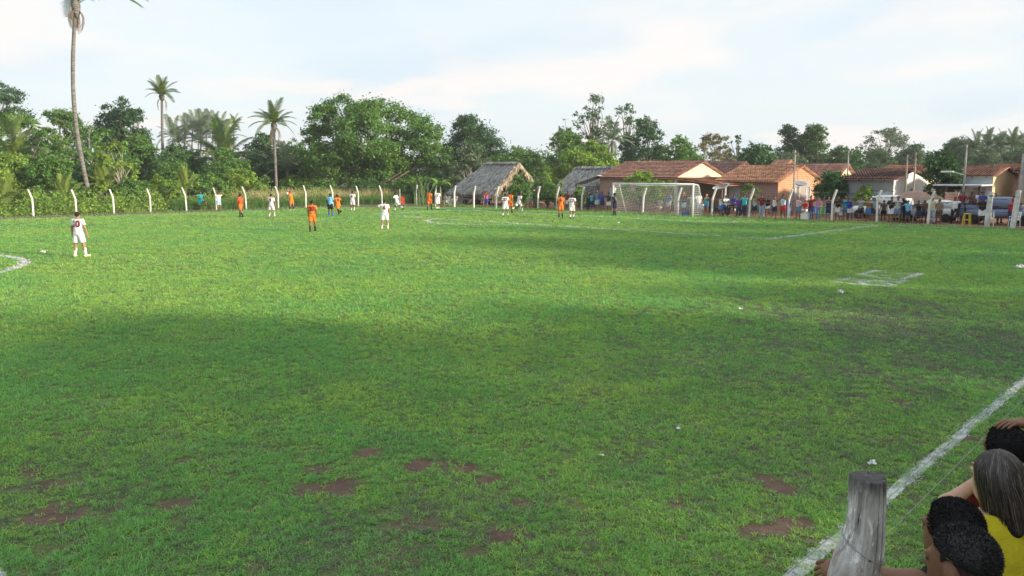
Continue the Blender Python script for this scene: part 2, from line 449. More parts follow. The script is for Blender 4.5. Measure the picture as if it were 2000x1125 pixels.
def tuft(i, mat, nb, rad, hl, seed):
    r = np.random.default_rng(seed); V = []; Fc = []
    for k in range(nb):
        a = r.uniform(0, 2 * PI); rr = rad * math.sqrt(r.uniform()); bx, by = rr * math.cos(a), rr * math.sin(a)
        az = r.uniform(0, 2 * PI); L = hl * r.uniform(.6, 1.25); el = r.uniform(.25, 1.1); w = r.uniform(.0028, .0045)
        dx, dy = math.cos(az), math.sin(az); sx, sy = -dy * w, dx * w
        m = (bx + dx * math.cos(el) * L * .5, by + dy * math.cos(el) * L * .5, math.sin(el) * L * .5)
        e2 = el - .55
        t = (m[0] + dx * math.cos(e2) * L * .5, m[1] + dy * math.cos(e2) * L * .5, max(.004, m[2] + math.sin(e2) * L * .5))
        o = len(V)
        V += [(bx - sx, by - sy, -.004), (bx + sx, by + sy, -.004), (m[0] + sx, m[1] + sy, m[2]), (m[0] - sx, m[1] - sy, m[2]), t]
        Fc += [(o, o + 1, o + 2), (o, o + 2, o + 3), (o + 3, o + 2, o + 4)]
    me = fast_mesh('tuft', V, Fc); me.materials.append(mat)
    ob = bpy.data.objects.new('turf_tuft_%02d' % i, me); tcol.objects.link(ob)
NV = 3
for mi, mt in enumerate(BM):
    for k in range(NV): tuft(mi * NV + k, mt, 17, .062, .062, 100 + mi * 10 + k)
def scatter(d0, d1, dens, margin, scl, seed):
    r = np.random.default_rng(seed)
    n = int((.70 * 2 * margin) * (d1 * d1 - d0 * d0) / 2 * dens) + int(2 * 1.2 * (d1 - d0) * dens)
    y = np.sqrt(r.uniform(d0 * d0, d1 * d1, n)); x = r.uniform(-1, 1, n) * (.70 * margin * y + 1.2)
    P = np.c_[x, y]; u = P @ EU; v = P @ EV
    keep = (u < 51.9) & (v > 1.0) & (v < 64); P, u, v = P[keep], u[keep], v[keep]
    bare = blobs(BARE, P) if d0 < 30 else np.zeros(len(P)); dry = blobs(DRY, P)
    nz = fbm(P[:, 0] * 3.2, P[:, 1] * 3.2, 21, 3); nz2 = fbm(P[:, 0] * .8, P[:, 1] * .8, 22, 3)
    pr = 1 - np.clip((bare + (nz - .5) * .9 - .2) / .5, 0, .97)
    pr *= np.clip((.52 if d0 < 9 else .62 if d0 < 15 else .75) + 1.6 * (nz - .36), .16, 1) * np.clip(1.15 - .62 * dry, 0, 1)
    keep = r.uniform(size=len(P)) < pr
    P, u, v, dry, nz, nz2 = P[keep], u[keep], v[keep], dry[keep], nz[keep], nz2[keep]
    kind = np.where(r.uniform(size=len(P)) < np.clip((.15 if d0 < 9 else .24 if d0 < 15 else .38) + (nz2 - .5) * 1.6, .02, .75), 1, 0)
    kind = np.where(r.uniform(size=len(P)) < np.clip(dry * .8 + .12, 0, .85), 2, kind)
    for pl, hw, nm in LINES:
        if nm in ('far_touchline', 'goal_line'): continue
        for a, b in zip(pl[:-1], pl[1:]):
            t = b - a; L2 = t @ t; h = np.clip(((u - a[0]) * t[0] + (v - a[1]) * t[1]) / L2, 0, 1)
            dd = np.hypot(u - a[0] - h * t[0], v - a[1] - h * t[1])
            hit = dd < hw * (1.0 if d0 < 26 else 1.35) * (1.0 + (nz - .5) * .8)
            kind = np.where(hit & (r.uniform(size=len(P)) < (.8 if d0 < 26 else .96)), 3, kind)
    n = len(P); s = scl * r.uniform(.7, 1.3, n)
    sc = np.c_[s, s, s * r.uniform(.7, 1.25, n) * (.85 if scl > 1.3 else 1) * np.where(kind == 3, .75 if d0 < 26 else 1.25, 1)]
    zb = np.interp(v, [.95, 1.2, 1.45, 1.75, 1.8], [.33, .27, .12, .0, .008])
    return np.c_[P, zb], kind * NV + r.integers(0, NV, n), np.c_[r.normal(0, .12, (n, 2)), r.uniform(0, 2 * PI, n)], sc
PT = [scatter(5.0, 9, 620, 1.15, .72, 1), scatter(9, 15, 400, 1.12, .85, 2), scatter(15, 26, 210, 1.1, 1.1, 3), scatter(26, 46, 80, 1.08, 1.5, 4), scatter(46, 74, 28, 1.06, 2.0, 5)]
co, ii, ro, sc = [np.concatenate([p[k] for p in PT]) for k in range(4)]
me = bpy.data.meshes.new('turf_blades'); me.vertices.add(len(co)); me.vertices.foreach_set('co', co.astype(np.float32).ravel())
at = me.attributes.new('idx', 'INT', 'POINT'); at.data.foreach_set('value', ii.astype(np.int32))
at = me.attributes.new('rot', 'FLOAT_VECTOR', 'POINT'); at.data.foreach_set('vector', ro.astype(np.float32).ravel())
at = me.attributes.new('scl', 'FLOAT_VECTOR', 'POINT'); at.data.foreach_set('vector', sc.astype(np.float32).ravel())
turf = stuff(link('turf_blades', me)); tag(turf, 'short patchy green grass growing over the football pitch', 'grass')
ng = bpy.data.node_groups.new('tuft_scatter', 'GeometryNodeTree')
ng.interface.new_socket('Geometry', in_out='INPUT', socket_type='NodeSocketGeometry')
ng.interface.new_socket('Geometry', in_out='OUTPUT', socket_type='NodeSocketGeometry')
gi, go = ng.nodes.new('NodeGroupInput'), ng.nodes.new('NodeGroupOutput')
iop = ng.nodes.new('GeometryNodeInstanceOnPoints'); ci = ng.nodes.new('GeometryNodeCollectionInfo')
ci.inputs['Collection'].default_value = tcol; ci.inputs['Separate Children'].default_value = True; ci.inputs['Reset Children'].default_value = True
def nattr(nm, t):
    n = ng.nodes.new('GeometryNodeInputNamedAttribute'); n.data_type = t; n.inputs['Name'].default_value = nm
    return n.outputs['Attribute']
e2r = ng.nodes.new('FunctionNodeEulerToRotation')
ng.links.new(nattr('rot', 'FLOAT_VECTOR'), e2r.inputs[0])
ng.links.new(gi.outputs[0], iop.inputs['Points']); ng.links.new(ci.outputs[0], iop.inputs['Instance'])
iop.inputs['Pick Instance'].default_value = True
ng.links.new(nattr('idx', 'INT'), iop.inputs['Instance Index']); ng.links.new(e2r.outputs[0], iop.inputs['Rotation'])
ng.links.new(nattr('scl', 'FLOAT_VECTOR'), iop.inputs['Scale']); ng.links.new(iop.outputs[0], go.inputs[0])
turf.modifiers.new('tufts', 'NODES').node_group = ng
print('tufts', len(co))
# ================================================================== BUILDINGS
def tile_mat(name, c1, c2, c3):
    if name in _MC: return _MC[name]
    m, nt = _nt(name); b = NB(nt); o = b.obj()
    c = b.mix(b.ramp(b.noise(o, 1.2, 5, .7), .3, .7), c1, c2)
    c = b.mix(b.ramp(b.noise(o, 5, 3, .8), .5, .72), c, c3)
    sn = b.n('ShaderNodeVectorMath', operation='SNAP'); b.l(o, sn.inputs[0]); sn.inputs[1].default_value = (.2, .38, 9)
    wnz = b.n('ShaderNodeTexWhiteNoise'); b.l(sn.outputs[0], wnz.inputs['Vector'])
    h = b.n('ShaderNodeHueSaturation'); b.l(c, h.inputs['Color']); b.put(h.inputs['Value'], b.math('ADD', b.math('MULTIPLY', wnz.outputs['Value'], .7), .68))
    b.out(b.princ(h.outputs[0], .9, b.bump(b.noise(o, 25, 3, .6), .4, .02), .15)); _MC[name] = m; return m
def wall_mat(name, col, stain, amount=.5):
    if name in _MC: return _MC[name]
    m, nt = _nt(name); b = NB(nt); o = b.obj()
    f = b.ramp(b.noise(o, .9, 6, .7, .5), .42, .72)
    c = b.mix(b.math('MULTIPLY', f, amount), col, stain)
    c = b.mix(b.math('MULTIPLY', b.ramp(b.noise(o, 9, 5, .7), .4, .75), .3), c, mul(col, .7))
    b.out(b.princ(c, .92, b.bump(b.noise(o, 30, 5, .7), .5, .015), .1)); _MC[name] = m; return m
def brick_mat(name, c1, c2, mortar):
    if name in _MC: return _MC[name]
    m, nt = _nt(name); b = NB(nt); o = b.obj()
    mp = b.n('ShaderNodeMapping'); mp.inputs['Rotation'].default_value = (PI / 2, 0, 0)
    # bricks run along x and up z on both wall directions
    sp = b.n('ShaderNodeSeparateXYZ'); b.l(o, sp.inputs[0])
    cb = b.n('ShaderNodeCombineXYZ'); b.l(b.math('ADD', sp.outputs[0], sp.outputs[1]), cb.inputs[0]); b.l(sp.outputs[2], cb.inputs[1])
    t = b.n('ShaderNodeTexBrick'); b.l(cb.outputs[0], t.inputs['Vector'])
    t.inputs['Color1'].default_value = (*c1, 1); t.inputs['Color2'].default_value = (*c2, 1); t.inputs['Mortar'].default_value = (*mortar, 1)
    t.inputs['Scale'].default_value = 1.0; t.inputs['Brick Width'].default_value = .24; t.inputs['Row Height'].default_value = .17
    t.inputs['Mortar Size'].default_value = .016
    c = b.mix(b.math('MULTIPLY', b.ramp(b.noise(o, 1.5, 5, .7), .45, .7), .5), t.outputs['Color'], mul(c1, .6))
    b.out(b.princ(c, .92, b.bump(t.outputs['Fac'], -.6, .015), .1)); _MC[name] = m; return m
wood = M('weathered_wood', (.22, .19, .16), .9, .4, 3, .6, 30, .01, .1, sc3=(1, 1, .15))
darkwood = M('dark_wood', (.09, .065, .05), .9, .4, 3, .5, 30, .01, .1)
greyshutter = M('grey_shutter', (.42, .45, .47), .7, .2, 4, .3, 30, .005)
darkroom = M('dark_interior', (.02, .018, .018), .95, .3, 2, 0)
concrete = M('white_painted_concrete', (.72, .72, .70), .85, .18, 2.5, .5, 25, .01, .15, alt=(.80, .80, .78))
rawconc = M('raw_concrete', (.34, .33, .31), .9, .3, 2, .5, 30, .01, .15)
steel = M('white_painted_steel', (.74, .75, .74), .5, .15, 5, .15, 30, .004)
wire_m = M('galvanised_wire', (.36, .37, .37), .5, .2, 10, 0, metal=.6)
TILES = dict(brown=tile_mat('roof_tile_brown', (.35, .20, .16), (.27, .145, .115), (.17, .105, .09)),
             orange=tile_mat('roof_tile_orange', (.46, .255, .165), (.38, .195, .125), (.27, .155, .12)),
             dark=tile_mat('roof_tile_dark', (.22, .12, .10), (.14, .085, .08), (.30, .2, .18)),
             red=tile_mat('roof_tile_red', (.40, .19, .14), (.33, .15, .115), (.2, .1, .09)))
def tile_slope(name, a0, a1, P0, P1, mat, parent, seed=0, n=10):
    """rows of curved clay tiles between the eave line P0=(b,z) and the top line P1=(b,z), along a from a0 to a1"""
    r = np.random.default_rng(seed)
    L = math.hypot(P1[0] - P0[0], P1[1] - P0[1]); rows = max(3, int(L / .40)); na = int((a1 - a0) / .045)
    aa = np.linspace(a0, a1, na + 1)
    nb, nz = (P1[0] - P0[0]) / L, (P1[1] - P0[1]) / L; ox, oz = -nz * np.sign(nb) , abs(nb)
    sag = (vnoise(aa * .35, aa * 0 + seed, seed) - .5) * .10
    prof = np.abs(np.sin(aa / .2 * PI)) * .065
    V = []; F = []
    for k in range(rows):
        jit = r.uniform(-.02, .02, na + 1).repeat(1); per = (np.floor(aa / .2)).astype(int); pj = r.uniform(-.025, .025, per.max() - per.min() + 2)[per - per.min()]
        for e, lift in ((0, .075), (1, .0)):
            s = (k + e * 1.08) / rows * L + (pj if e == 0 else 0); s = np.minimum(s, L)
            bb = P0[0] + nb * s + ox * (prof + lift); z = P0[1] + nz * s + oz * (prof + lift) + sag * (s / L) * (1 - .4 * s / L) * 1.2
            V.append(np.c_[aa, bb, z])
        o = k * 2 * (na + 1); i = np.arange(na)
        F.append(np.c_[o + i, o + i + 1, o + na + 1 + i + 1, o + na + 1 + i])
        # riser under the lower edge
    V = np.concatenate(V); F = np.concatenate(F)
    base = len(V); t = .05; u0 = np.array([[a0, P0[0], P0[1] - t], [a1, P0[0], P0[1] - t], [a1, P1[0], P1[1] - t], [a0, P1[0], P1[1] - t],
                                           [a0, P0[0], P0[1] + .0], [a1, P0[0], P0[1] + .0], [a1, P1[0], P1[1] + .0], [a0, P1[0], P1[1] + .0]])
    V = np.r_[V, u0]; F = np.r_[F, base + np.array([[0, 3, 2, 1], [0, 1, 5, 4], [1, 2, 6, 5], [3, 0, 4, 7], [4, 5, 6, 7]])]
    me = fast_mesh(name, V, F); me.materials.append(mat)
    return stuff(link(name, me, parent))
def window(parent, a, b, z0, z1, w, face, shut, dark=darkroom, open_=True):
    """window on the wall facing -b ('f') or +a ('g')"""
    g = link('window', None, parent)
    def bx(c, d): return (c[0], c[1], c[2]), d
    zc, h = (z0 + z1) / 2, z1 - z0
    if face == 'f':
        m = MB().box((a, b - .012, zc), (w, .02, h)); m.build('opening', dark, g)
        for s in (-1, 1):
            mm = MB().box((a + s * (w * (.70 if open_ else .25)), b - .05, zc), (w * .48, .035, h * 1.04)); mm.build('shutter', shut, g)
        MB().box((a, b - .05, z0 - .05), (w * 1.2, .1, .06)).build('sill', rawconc, g)
        MB().box((a, b - .03, z1 + .03), (w * 1.1, .06, .06)).build('frame', wood, g)
    else:
        m = MB().box((a + .012, b, zc), (.02, w, h)); m.build('opening', dark, g)
        for s in (-1, 1):
            mm = MB().box((a + .05, b + s * (w * (.70 if open_ else .25)), zc), (.035, w * .48, h * 1.04)); mm.build('shutter', shut, g)
        MB().box((a + .05, b, z0 - .05), (.1, w * 1.2, .06)).build('sill', rawconc, g)
        MB().box((a + .03, b, z1 + .03), (.06, w * 1.1, .06)).build('frame', wood, g)
    return g
def door(parent, a, b, h, w, face, mat):
    g = link('door', None, parent)
    if face == 'f':
        MB().box((a, b - .03, h / 2), (w, .05, h)).build('leaf', mat, g); MB().box((a, b - .02, h + .05), (w * 1.15, .06, .08)).build('frame', wood, g)
        MB().lathe([(.01, 0), (.03, .01), (.03, .03), (.01, .04)], 8, (a + w * .38, b - .10, h * .48), 'y').build('handle', rawconc, g)
    else:
        MB().box((a + .03, b, h / 2), (.05, w, h)).build('leaf', mat, g); MB().box((a + .02, b, h + .05), (.06, w * 1.15, .08)).build('frame', wood, g)
        MB().lathe([(.01, 0), (.03, .01), (.03, .03), (.01, .04)], 8, (a + .06, b + w * .38, h * .48), 'x').build('handle', rawconc, g)
    return g
def house(name, label, b0, xl, xr, ye, xap, yr, tiles, wmat, gmat=None, seed=1, over=.45, cat='house', group='houses along the dirt street', gover=.3, flat_left=False):
    """front wall on plane u=b0 between pixel columns xl..xr, near corner xr; gable apex column xap"""
    aL, aR = on_b(xl, b0), on_b(xr, b0); ba = on_a(xap, aR); b1 = 2 * ba - b0
    ze, zr = zt(aR, b0, ye), zt(aR, ba, yr)
    h = thing(name, label, cat, W(b0, -aR, 0), QROT, group)
    la = aL - aR; D = b1 - b0; hb = D / 2; ze2 = ze
    # walls (local: x in [la,0], y in [0,D])
    t = .16
    MB().box((la / 2, t / 2, ze / 2), (-la, t, ze)).build('wall', wmat, h)
    MB().box((la / 2, D - t / 2, ze / 2), (-la, t, ze)).build('wall', wmat, h)
    for x in (-t / 2 + .003, la + t / 2 - .003):
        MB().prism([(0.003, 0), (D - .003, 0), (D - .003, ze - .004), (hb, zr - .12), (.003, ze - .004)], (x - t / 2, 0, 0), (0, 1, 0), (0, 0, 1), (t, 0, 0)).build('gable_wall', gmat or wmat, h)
    s = (zr - ze) / hb
    tile_slope('roof_tiles', la - gover, gover, (-over, ze - s * over + .05), (hb, zr + .03), tiles, h, seed)
    tile_slope('roof_tiles', la - gover, gover, (D + over, ze - s * over + .05), (hb, zr + .03), tiles, h, seed + 50)
    mb = MB(); n = max(4, int(-la / .35))
    for i in range(n):
        x = la - gover + (i + .5) * (-la + 2 * gover) / n; mb.tube([(x - .2, hb, zr + .075 + .008 * (i % 2)), (x + .2, hb, zr + .075 + .008 * (i % 2))], .075, 6)
    stuff(mb.build('ridge_cap', tiles, h))
    for i in range(int(-la / .9) + 1):                       # rafter ends under the front eave
        x = la + .1 + i * .9
        if x > 0: break
        M4 = Matrix.Translation((x, -over * .45, ze - s * over * .45 - .03)) @ Matrix.Rotation(math.atan(s), 4, 'X')
        MB().box((0, 0, 0), (.06, over * 1.0, .08), 0, M4).build('rafter', darkwood, h)
    h['_'] = 0; del h['_']
    return h, dict(la=la, D=D, hb=hb, ze=ze, zr=zr, aR=aR, aL=aL, b0=b0, ba=ba)
mud = wall_mat('mud_plaster', (.42, .27, .21), (.30, .19, .15), .6)
cream = wall_mat('cream_plaster', (.72, .62, .45), (.62, .50, .36), .4)
white = wall_mat('white_plaster', (.68, .70, .70), (.5, .5, .48), .5)
bluew = wall_mat('pale_blue_plaster', (.60, .67, .73), (.48, .53, .57), .5)
yellow = wall_mat('pale_yellow_plaster', (.72, .60, .36), (.6, .5, .32), .3)
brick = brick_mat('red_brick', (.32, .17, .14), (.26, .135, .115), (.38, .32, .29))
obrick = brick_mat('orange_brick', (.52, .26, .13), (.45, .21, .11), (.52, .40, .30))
greywall = wall_mat('grey_plaster', (.30, .31, .33), (.22, .22, .23), .6)

# --- house 1: mud house with cream gable and a lean-to porch, straight behind the goal
h1, q1 = house('mud_house', 'long brown mud-walled tiled house with cream gable behind the goal', 58.5, 1172, 1318, 346, 1370, 316, TILES['brown'], mud, cream, 11)
D1, ze1 = q1['D'], q1['ze']
zp = ze1 - .1; zo = 2.25; pw = 5.2                      # porch roof leans out from the gable towards image right
me_p = None
def porch_slope(parent, a_in, a_out, z_in, z_out, b0, b1, mat, seed):
    # slope runs along a; reuse tile_slope in a turned child frame
    e = link('porch_roof', None, parent); e.rotation_euler = (0, 0, PI / 2); e.location = (0, 0, 0)
    # child local x -> parent y, child local y -> -parent x
    return tile_slope('roof_tiles', b0, b1, (-a_out, z_out), (-a_in, z_in), mat, e, seed)
porch_slope(h1, .05, pw, zp, zo, -.5, D1 + .3, TILES['orange'], 31)
for bb in (.0, D1 * .5, D1 - .2):
    MB().tube([(pw - .35, bb, 0), (pw - .35, bb, zo + .02)], .09, 8).build('porch_post', concrete, h1)
MB().box((pw - .35, D1 / 2, zo + .0), (.1, D1, .12)).build('beam', darkwood, h1)
MB().box((.25, -.08, ze1 / 2 - .1), (.28, .2, ze1 - .2)).build('pilaster', bluew, h1)
MB().box((2.9, D1 * .62, 1.05), (2.6, .16, 2.1)).build('porch_wall', white, h1)
door(h1, 0, D1 * .35, 2.0, .9, 'g', M('orange_door', (.55, .28, .12), .7))
window(h1, q1['la'] * .45, 0, 1.0, 1.9, .8, 'f', greyshutter)
window(h1, q1['la'] * .8, 0, 1.0, 1.9, .8, 'f', greyshutter, open_=False)

# --- house 2: brick house with the sunlit orange gable
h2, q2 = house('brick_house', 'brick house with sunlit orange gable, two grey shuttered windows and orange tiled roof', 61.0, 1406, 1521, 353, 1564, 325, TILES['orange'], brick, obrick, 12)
window(h2, 0, q2['hb'] - .6, .9, 2.0, .55, 'g', greyshutter); window(h2, 0, q2['hb'] + 1.6, .9, 2.0, .55, 'g', greyshutter)
door(h2, 0, q2['D'] - .75, 2.15, .8, 'g', darkwood)
MB().box((.028, q2['hb'] + .3, 1.55), (.03, 2.9, 2.2)).build('patched_plaster', wall_mat('grey_patch', (.36, .32, .29), (.28, .24, .22), .5), h2)
window(h2, q2['la'] * .72, 0, 1.1, 2.1, 1.0, 'f', greyshutter, open_=False)
# porch posts along the far gable edge
MB().box((1.4, q2['D'] - .3, 1.1), (.1, .1, 2.2)).build('post', wood, h2)

# --- roofs and houses further back
h3, q3 = house('brown_roof_house', 'dull brown tiled house half hidden behind the brick house', 71, 1520, 1634, 346, 1652, 322, TILES['brown'], mud, cream, 13)
h2c, _ = house('grey_roof_house', 'house with greyish sloping tiled roof behind the orange roof', 74, 1370, 1432, 336, 1452, 317, TILES['dark'], mud, mud, 14)
h2b, _ = house('small_orange_roof_house', 'small orange tiled gable peeking above the brick house ridge', 84, 1506, 1530, 327, 1541, 314, TILES['orange'], brick, obrick, 15, over=.3)
h4, q4 = house('white_gable_house', 'low house with dark mottled tiles and white gable between two bare poles', 60.5, 1656, 1747, 350, 1781, 332, TILES['dark'], greywall, white, 16)
window(h4, q4['la'] * .25, 0, .7, 1.9, 1.6, 'f', M('blue_grey_boards', (.36, .42, .48), .8), open_=False)
door(h4, 0, q4['hb'] + .4, 2.0, .7, 'g', wood)
h4b, _ = house('red_roof_house', 'house with plain reddish roof behind the white gable house', 72, 1722, 1805, 338, 1822, 325, TILES['red'], mud, cream, 17)
h5, q5 = house('pale_blue_house', 'pale blue house with yellow sunlit gable and open porch at the right', 64, 1872, 1941, 343, 1962, 327, TILES['brown'], bluew, yellow, 18)
window(h5, q5['la'] * .35, 0, 1.5, 2.1, .7, 'f', greyshutter, open_=False)
MB().box((-.35 + q5['la'] * .5, -1.6, 2.42), (-q5['la'] + .8, 3.2, .1)).build('porch_slab', M('slab', (.5, .55, .6), .9), h5)
for x in (q5['la'] + .1, q5['la'] * .45, -.1):
    MB().box((x, -3.0, 1.2), (.14, .14, 2.36)).build('porch_post', darkwood, h5)
h6, _ = house('orange_tile_house', 'orange tiled house behind the pale blue house at the right edge', 74, 1925, 2010, 343, 2030, 323, TILES['red'], mud, mud, 19)
h7, q7 = house('dark_eave_house', 'house with dark eave cut by the right edge of the view', 66, 1990, 2060, 334, 2085, 316, TILES['dark'], mud, mud, 20)
# low brick wall left of the pale blue house
bw = thing('brick_wall', 'low bare brick wall beside the pale blue house', 'wall', W(59.5, -on_b(1850, 59.5)), QROT)
a_ = on_b(1872, 59.5) - on_b(1846, 59.5)
mb = MB().box((a_ / 2, 0, .95), (a_, .15, 1.9)); mb.build('masonry', brick_mat('wall_brick', (.45, .24, .17), (.38, .2, .14), (.45, .36, .3)), bw)
MB().box((a_ / 2, 0, 1.93), (a_ + .05, .2, .06)).build('coping', rawconc, bw)

# --- thatched huts
def thatch_mat(name, c1, c2):
    m, nt = _nt(name); b = NB(nt)
    h = b.n('ShaderNodeHueSaturation'); b.l(b.mix(b.ramp(b.noise(b.pos(), 1.1, 4, .6), .35, .65), c1, c2), h.inputs['Color'])
    b.put(h.inputs['Value'], b.math('ADD', b.math('MULTIPLY', b.island(), 1.0), .45))
    b.out(b.princ(h.outputs[0], .95, None, .05)); _MC[name] = m; return m
th_grey = thatch_mat('grey_palm_thatch', (.33, .33, .325), (.42, .415, .40)); th_tan = thatch_mat('tan_palm_thatch', (.34, .29, .215), (.42, .345, .25))
def straw(name, n, fn, L, w, mat, parent, seed):
    """n palm-leaf strips; fn(r) -> points, down-slope directions, normals"""
    r = np.random.default_rng(seed); P, Dn, N = fn(r, n)
    side = np.cross(Dn, N); side /= np.linalg.norm(side, axis=1)[:, None]
    ang = r.normal(0, .35, n)[:, None]; d = Dn * np.cos(ang) + side * np.sin(ang); s2 = np.cross(d, N)
    ll = (L * r.uniform(.6, 1.3, n))[:, None]; ww = (w * r.uniform(.6, 1.4, n))[:, None]; lift = r.uniform(.01, .07, n)[:, None]
    A = P + N * lift * .4; B = P + d * ll * .6 + N * lift; C = P + d * ll + N * (lift * r.uniform(-.4, 1.2, n)[:, None])
    V = np.stack([A - s2 * ww, A + s2 * ww, B + s2 * ww, B - s2 * ww, C + s2 * ww * .2, C - s2 * ww * .2], 1).reshape(-1, 3)
    o = np.arange(n)[:, None] * 6; F = np.concatenate([o + np.array([[0, 1, 2, 3]]), o + np.array([[3, 2, 4, 5]])])
    me = fast_mesh(name, V, F); me.materials.append(mat); return stuff(link(name, me, parent))
def thatch_hut(label, b0, xl, xr, ye, xap, yr, hip, seed, group, tan=True, slab_only=False):
    aL, aR = on_b(xl, b0), on_b(xr, b0); ba = on_a(xap, aR); hb = ba - b0; D = 2 * hb
    ze, zr = zt(aR, b0, ye), zt(aR, ba, yr); la = aL - aR
    h = thing('thatched_hut', label, 'hut', W(b0, -aR, 0), QROT, group)
    E0 = np.array([la, 0, ze]); E1 = np.array([0, 0, ze]); R0 = np.array([la + hip, hb, zr]); R1 = np.array([.0, hb, zr])
    sl = MB().quad(E0, E1, R1, R0); sl.quad((la, D, ze), (la + hip, hb, zr), (0, hb, zr), (0, D, ze)); sl.quad(E0, R0, (la, D, ze))
    o = sl.build('roof_deck', darkwood, h)
    so = o.modifiers.new('s', 'SOLIDIFY'); so.thickness = .12; so.offset = -1
    def slope(A, Bp, C, Dd):
        A, Bp, C, Dd = map(np.array, (A, Bp, C, Dd)); nrm = np.cross(Bp - A, Dd - A); nrm = nrm / np.linalg.norm(nrm); nrm = nrm * np.sign(nrm[2])
        dn = (A + Bp - C - Dd) / 2; dn = dn / np.linalg.norm(dn)
        def fn(r, n):
            s, t = r.uniform(size=(n, 1)), r.uniform(0.0, 1.0, size=(n, 1)); t = np.clip(t * 1.0, 0, 1)
            P = (A * (1 - s) + Bp * s) * (1 - t) + (Dd * (1 - s) + C * s) * t
            return P, np.repeat(dn[None], n, 0), np.repeat(nrm[None], n, 0)
        return fn
    ar = -la * math.hypot(hb, zr - ze)
    straw('thatch', int(ar * 70), slope(E0, E1, R1, R0), .55, .028, th_grey, h, seed)
    straw('thatch', int(ar * 25), slope((0, D, ze), (la, D, ze), R0, R1), .55, .028, th_grey, h, seed + 1)
    straw('thatch', int(hb * 2 * 90), slope((la, D, ze), E0, R0 - [.0, .02, 0], R0 + [0, .02, 0]), .5, .028, th_grey, h, seed + 2)
    def verge(r, n):                                     # cut edge over the gable
        t = r.uniform(size=(n, 1)); sd = r.integers(0, 2, (n, 1))
        P = np.where(sd == 0, E1 * (1 - t) + R1 * t, np.array([0, D, ze]) * (1 - t) + R1 * t) + r.uniform(-.1, .22, (n, 1)) * np.array([1.0, 0, 0]) + np.array([0, 0, .04])
        return P, np.repeat(np.array([[.35, -.25, -.9]]) / 1.0, n, 0), np.repeat(np.array([[.93, -.1, .35]]), n, 0)
    straw('verge_thatch', int(D * 110), verge, .5, .03, th_tan if tan else th_grey, h, seed + 3)
    def ridge(r, n):
        t = r.uniform(size=(n, 1)); P = R0 * (1 - t) + R1 * t + np.array([0, 0, .09]); sg = np.where(r.uniform(size=(n, 1)) < .5, -1.0, 1.0)
        k = np.array([[0, 1.0, 0]]) * sg * .9 + np.array([[0, 0, -.35]])
        return P, k, np.repeat(np.array([[0, .05, 1.0]]), n, 0)
    straw('ridge_thatch', int(-la * 90), ridge, .6, .03, th_grey, h, seed + 4)
    for x in np.linspace(la + .4, -.5, 5):
        for y in (.45, D - .45): MB().tube([(x, y, 0), (x + .03, y, ze * .55), (x, y, ze + .2 + .0)], [.07, .06, .055], 7).build('post', wood, h)
    MB().tube([(la + .2, .45, ze + .12), (-.2, .45, ze + .12)], .05, 6).build('eave_beam', wood, h)
    return h, dict(la=la, D=D, hb=hb, ze=ze, zr=zr, aR=aR, b0=b0)
t1, qt1 = thatch_hut('open thatched hut with grey palm roof and tan straw gable edge left of the goal', 54.6, 872, 966, 377, 1012, 318, 2.6, 41, 'thatched huts beyond the goal line')
# boards closing the upper gable and the left end
for i in range(26):
    y = qt1['hb'] * .55 + i * .17
    if y > qt1['D'] - .3: break
    zt_ = qt1['ze'] + (qt1['zr'] - qt1['ze']) * (1 - abs(y - qt1['hb']) / qt1['hb']) - .25
    MB().box((-.25, y, (qt1['ze'] - .1 + zt_) / 2), (.03, .14, max(.1, zt_ - qt1['ze'] + .1))).build('plank', wood, t1)
for i in range(8):
    MB().box((qt1['la'] + .75 + i * .17, .7, .95), (.14, .03, 1.85 + .05 * (i % 3))).build('plank', M('pale_plank', (.33, .32, .30), .9, .3, 3, .4, 30), t1)
t2, qt2 = thatch_hut('second thatched hut with grey sagging roof beside the mud house', 58.6, 1072, 1158, 377, 1204, 327, .5, 61, 'thatched huts beyond the goal line', tan=False)
MB().box((.4, .9, 1.0), (3.4, .12, 2.0)).build('dark_screen', M('blue_black_sheet', (.03, .035, .06), .6), t2)
M4 = Matrix.Translation((-.2, -.1, 2.62)) @ Matrix.Rotation(-.28, 4, 'Y')
MB().box((0, 0, 0), (3.0, 1.6, .05), 0, M4).build('tin_sheet', M('tin_sheet', (.42, .43, .44), .5, .2, 3, .2, 20, metal=.4), t2)
for x in (-1.4, 1.1): MB().box((x, -.75, 1.2), (.1, .1, 2.4)).build('post', wood, t2)
# ================================================================== FENCES, GOAL, POLES
def fence_post(parent, p, face, h=2.05, lean=0.0, w=.112, dirt=False):
    """concrete post whose top third bends outwards along the plan direction face"""
    f = Vector((face[0], face[1], 0)).normalized(); s = Vector((-f.y, f.x, 0))
    hk = h * .68; o = Vector((p[0], p[1], 0))
    path = [(0, -.0), (0, hk - .08), (.02, hk), (.17 * (h - hk) / .65 + .03, h - .06), (.21 * (h - hk) / .65 + .03, h)]
    V = []; F = []
    for i, (k, z) in enumerate(path):
        ww = w * (1.0 if i < 3 else .92) / 2
        c = o + f * (k + lean * z) + s * (lean * .5 * z)
        tz = 0.0
        for sx, sy in ((-1, -1), (1, -1), (1, 1), (-1, 1)):
            V.append(c + s * (sx * ww) + f * (sy * ww * 1.0) + Vector((0, 0, z + (-sy * ww * .5 if i >= 3 else 0))))
    for i in range(len(path) - 1):
        for k in range(4): F.append((i * 4 + k, i * 4 + (k + 1) % 4, i * 4 + 4 + (k + 1) % 4, i * 4 + 4 + k))
    F += [(3, 2, 1, 0), tuple(4 * (len(path) - 1) + k for k in range(4))]
    m = MB().add(V, F); ob = m.build('post', concrete, parent, False, .012)
    return o + f * .0
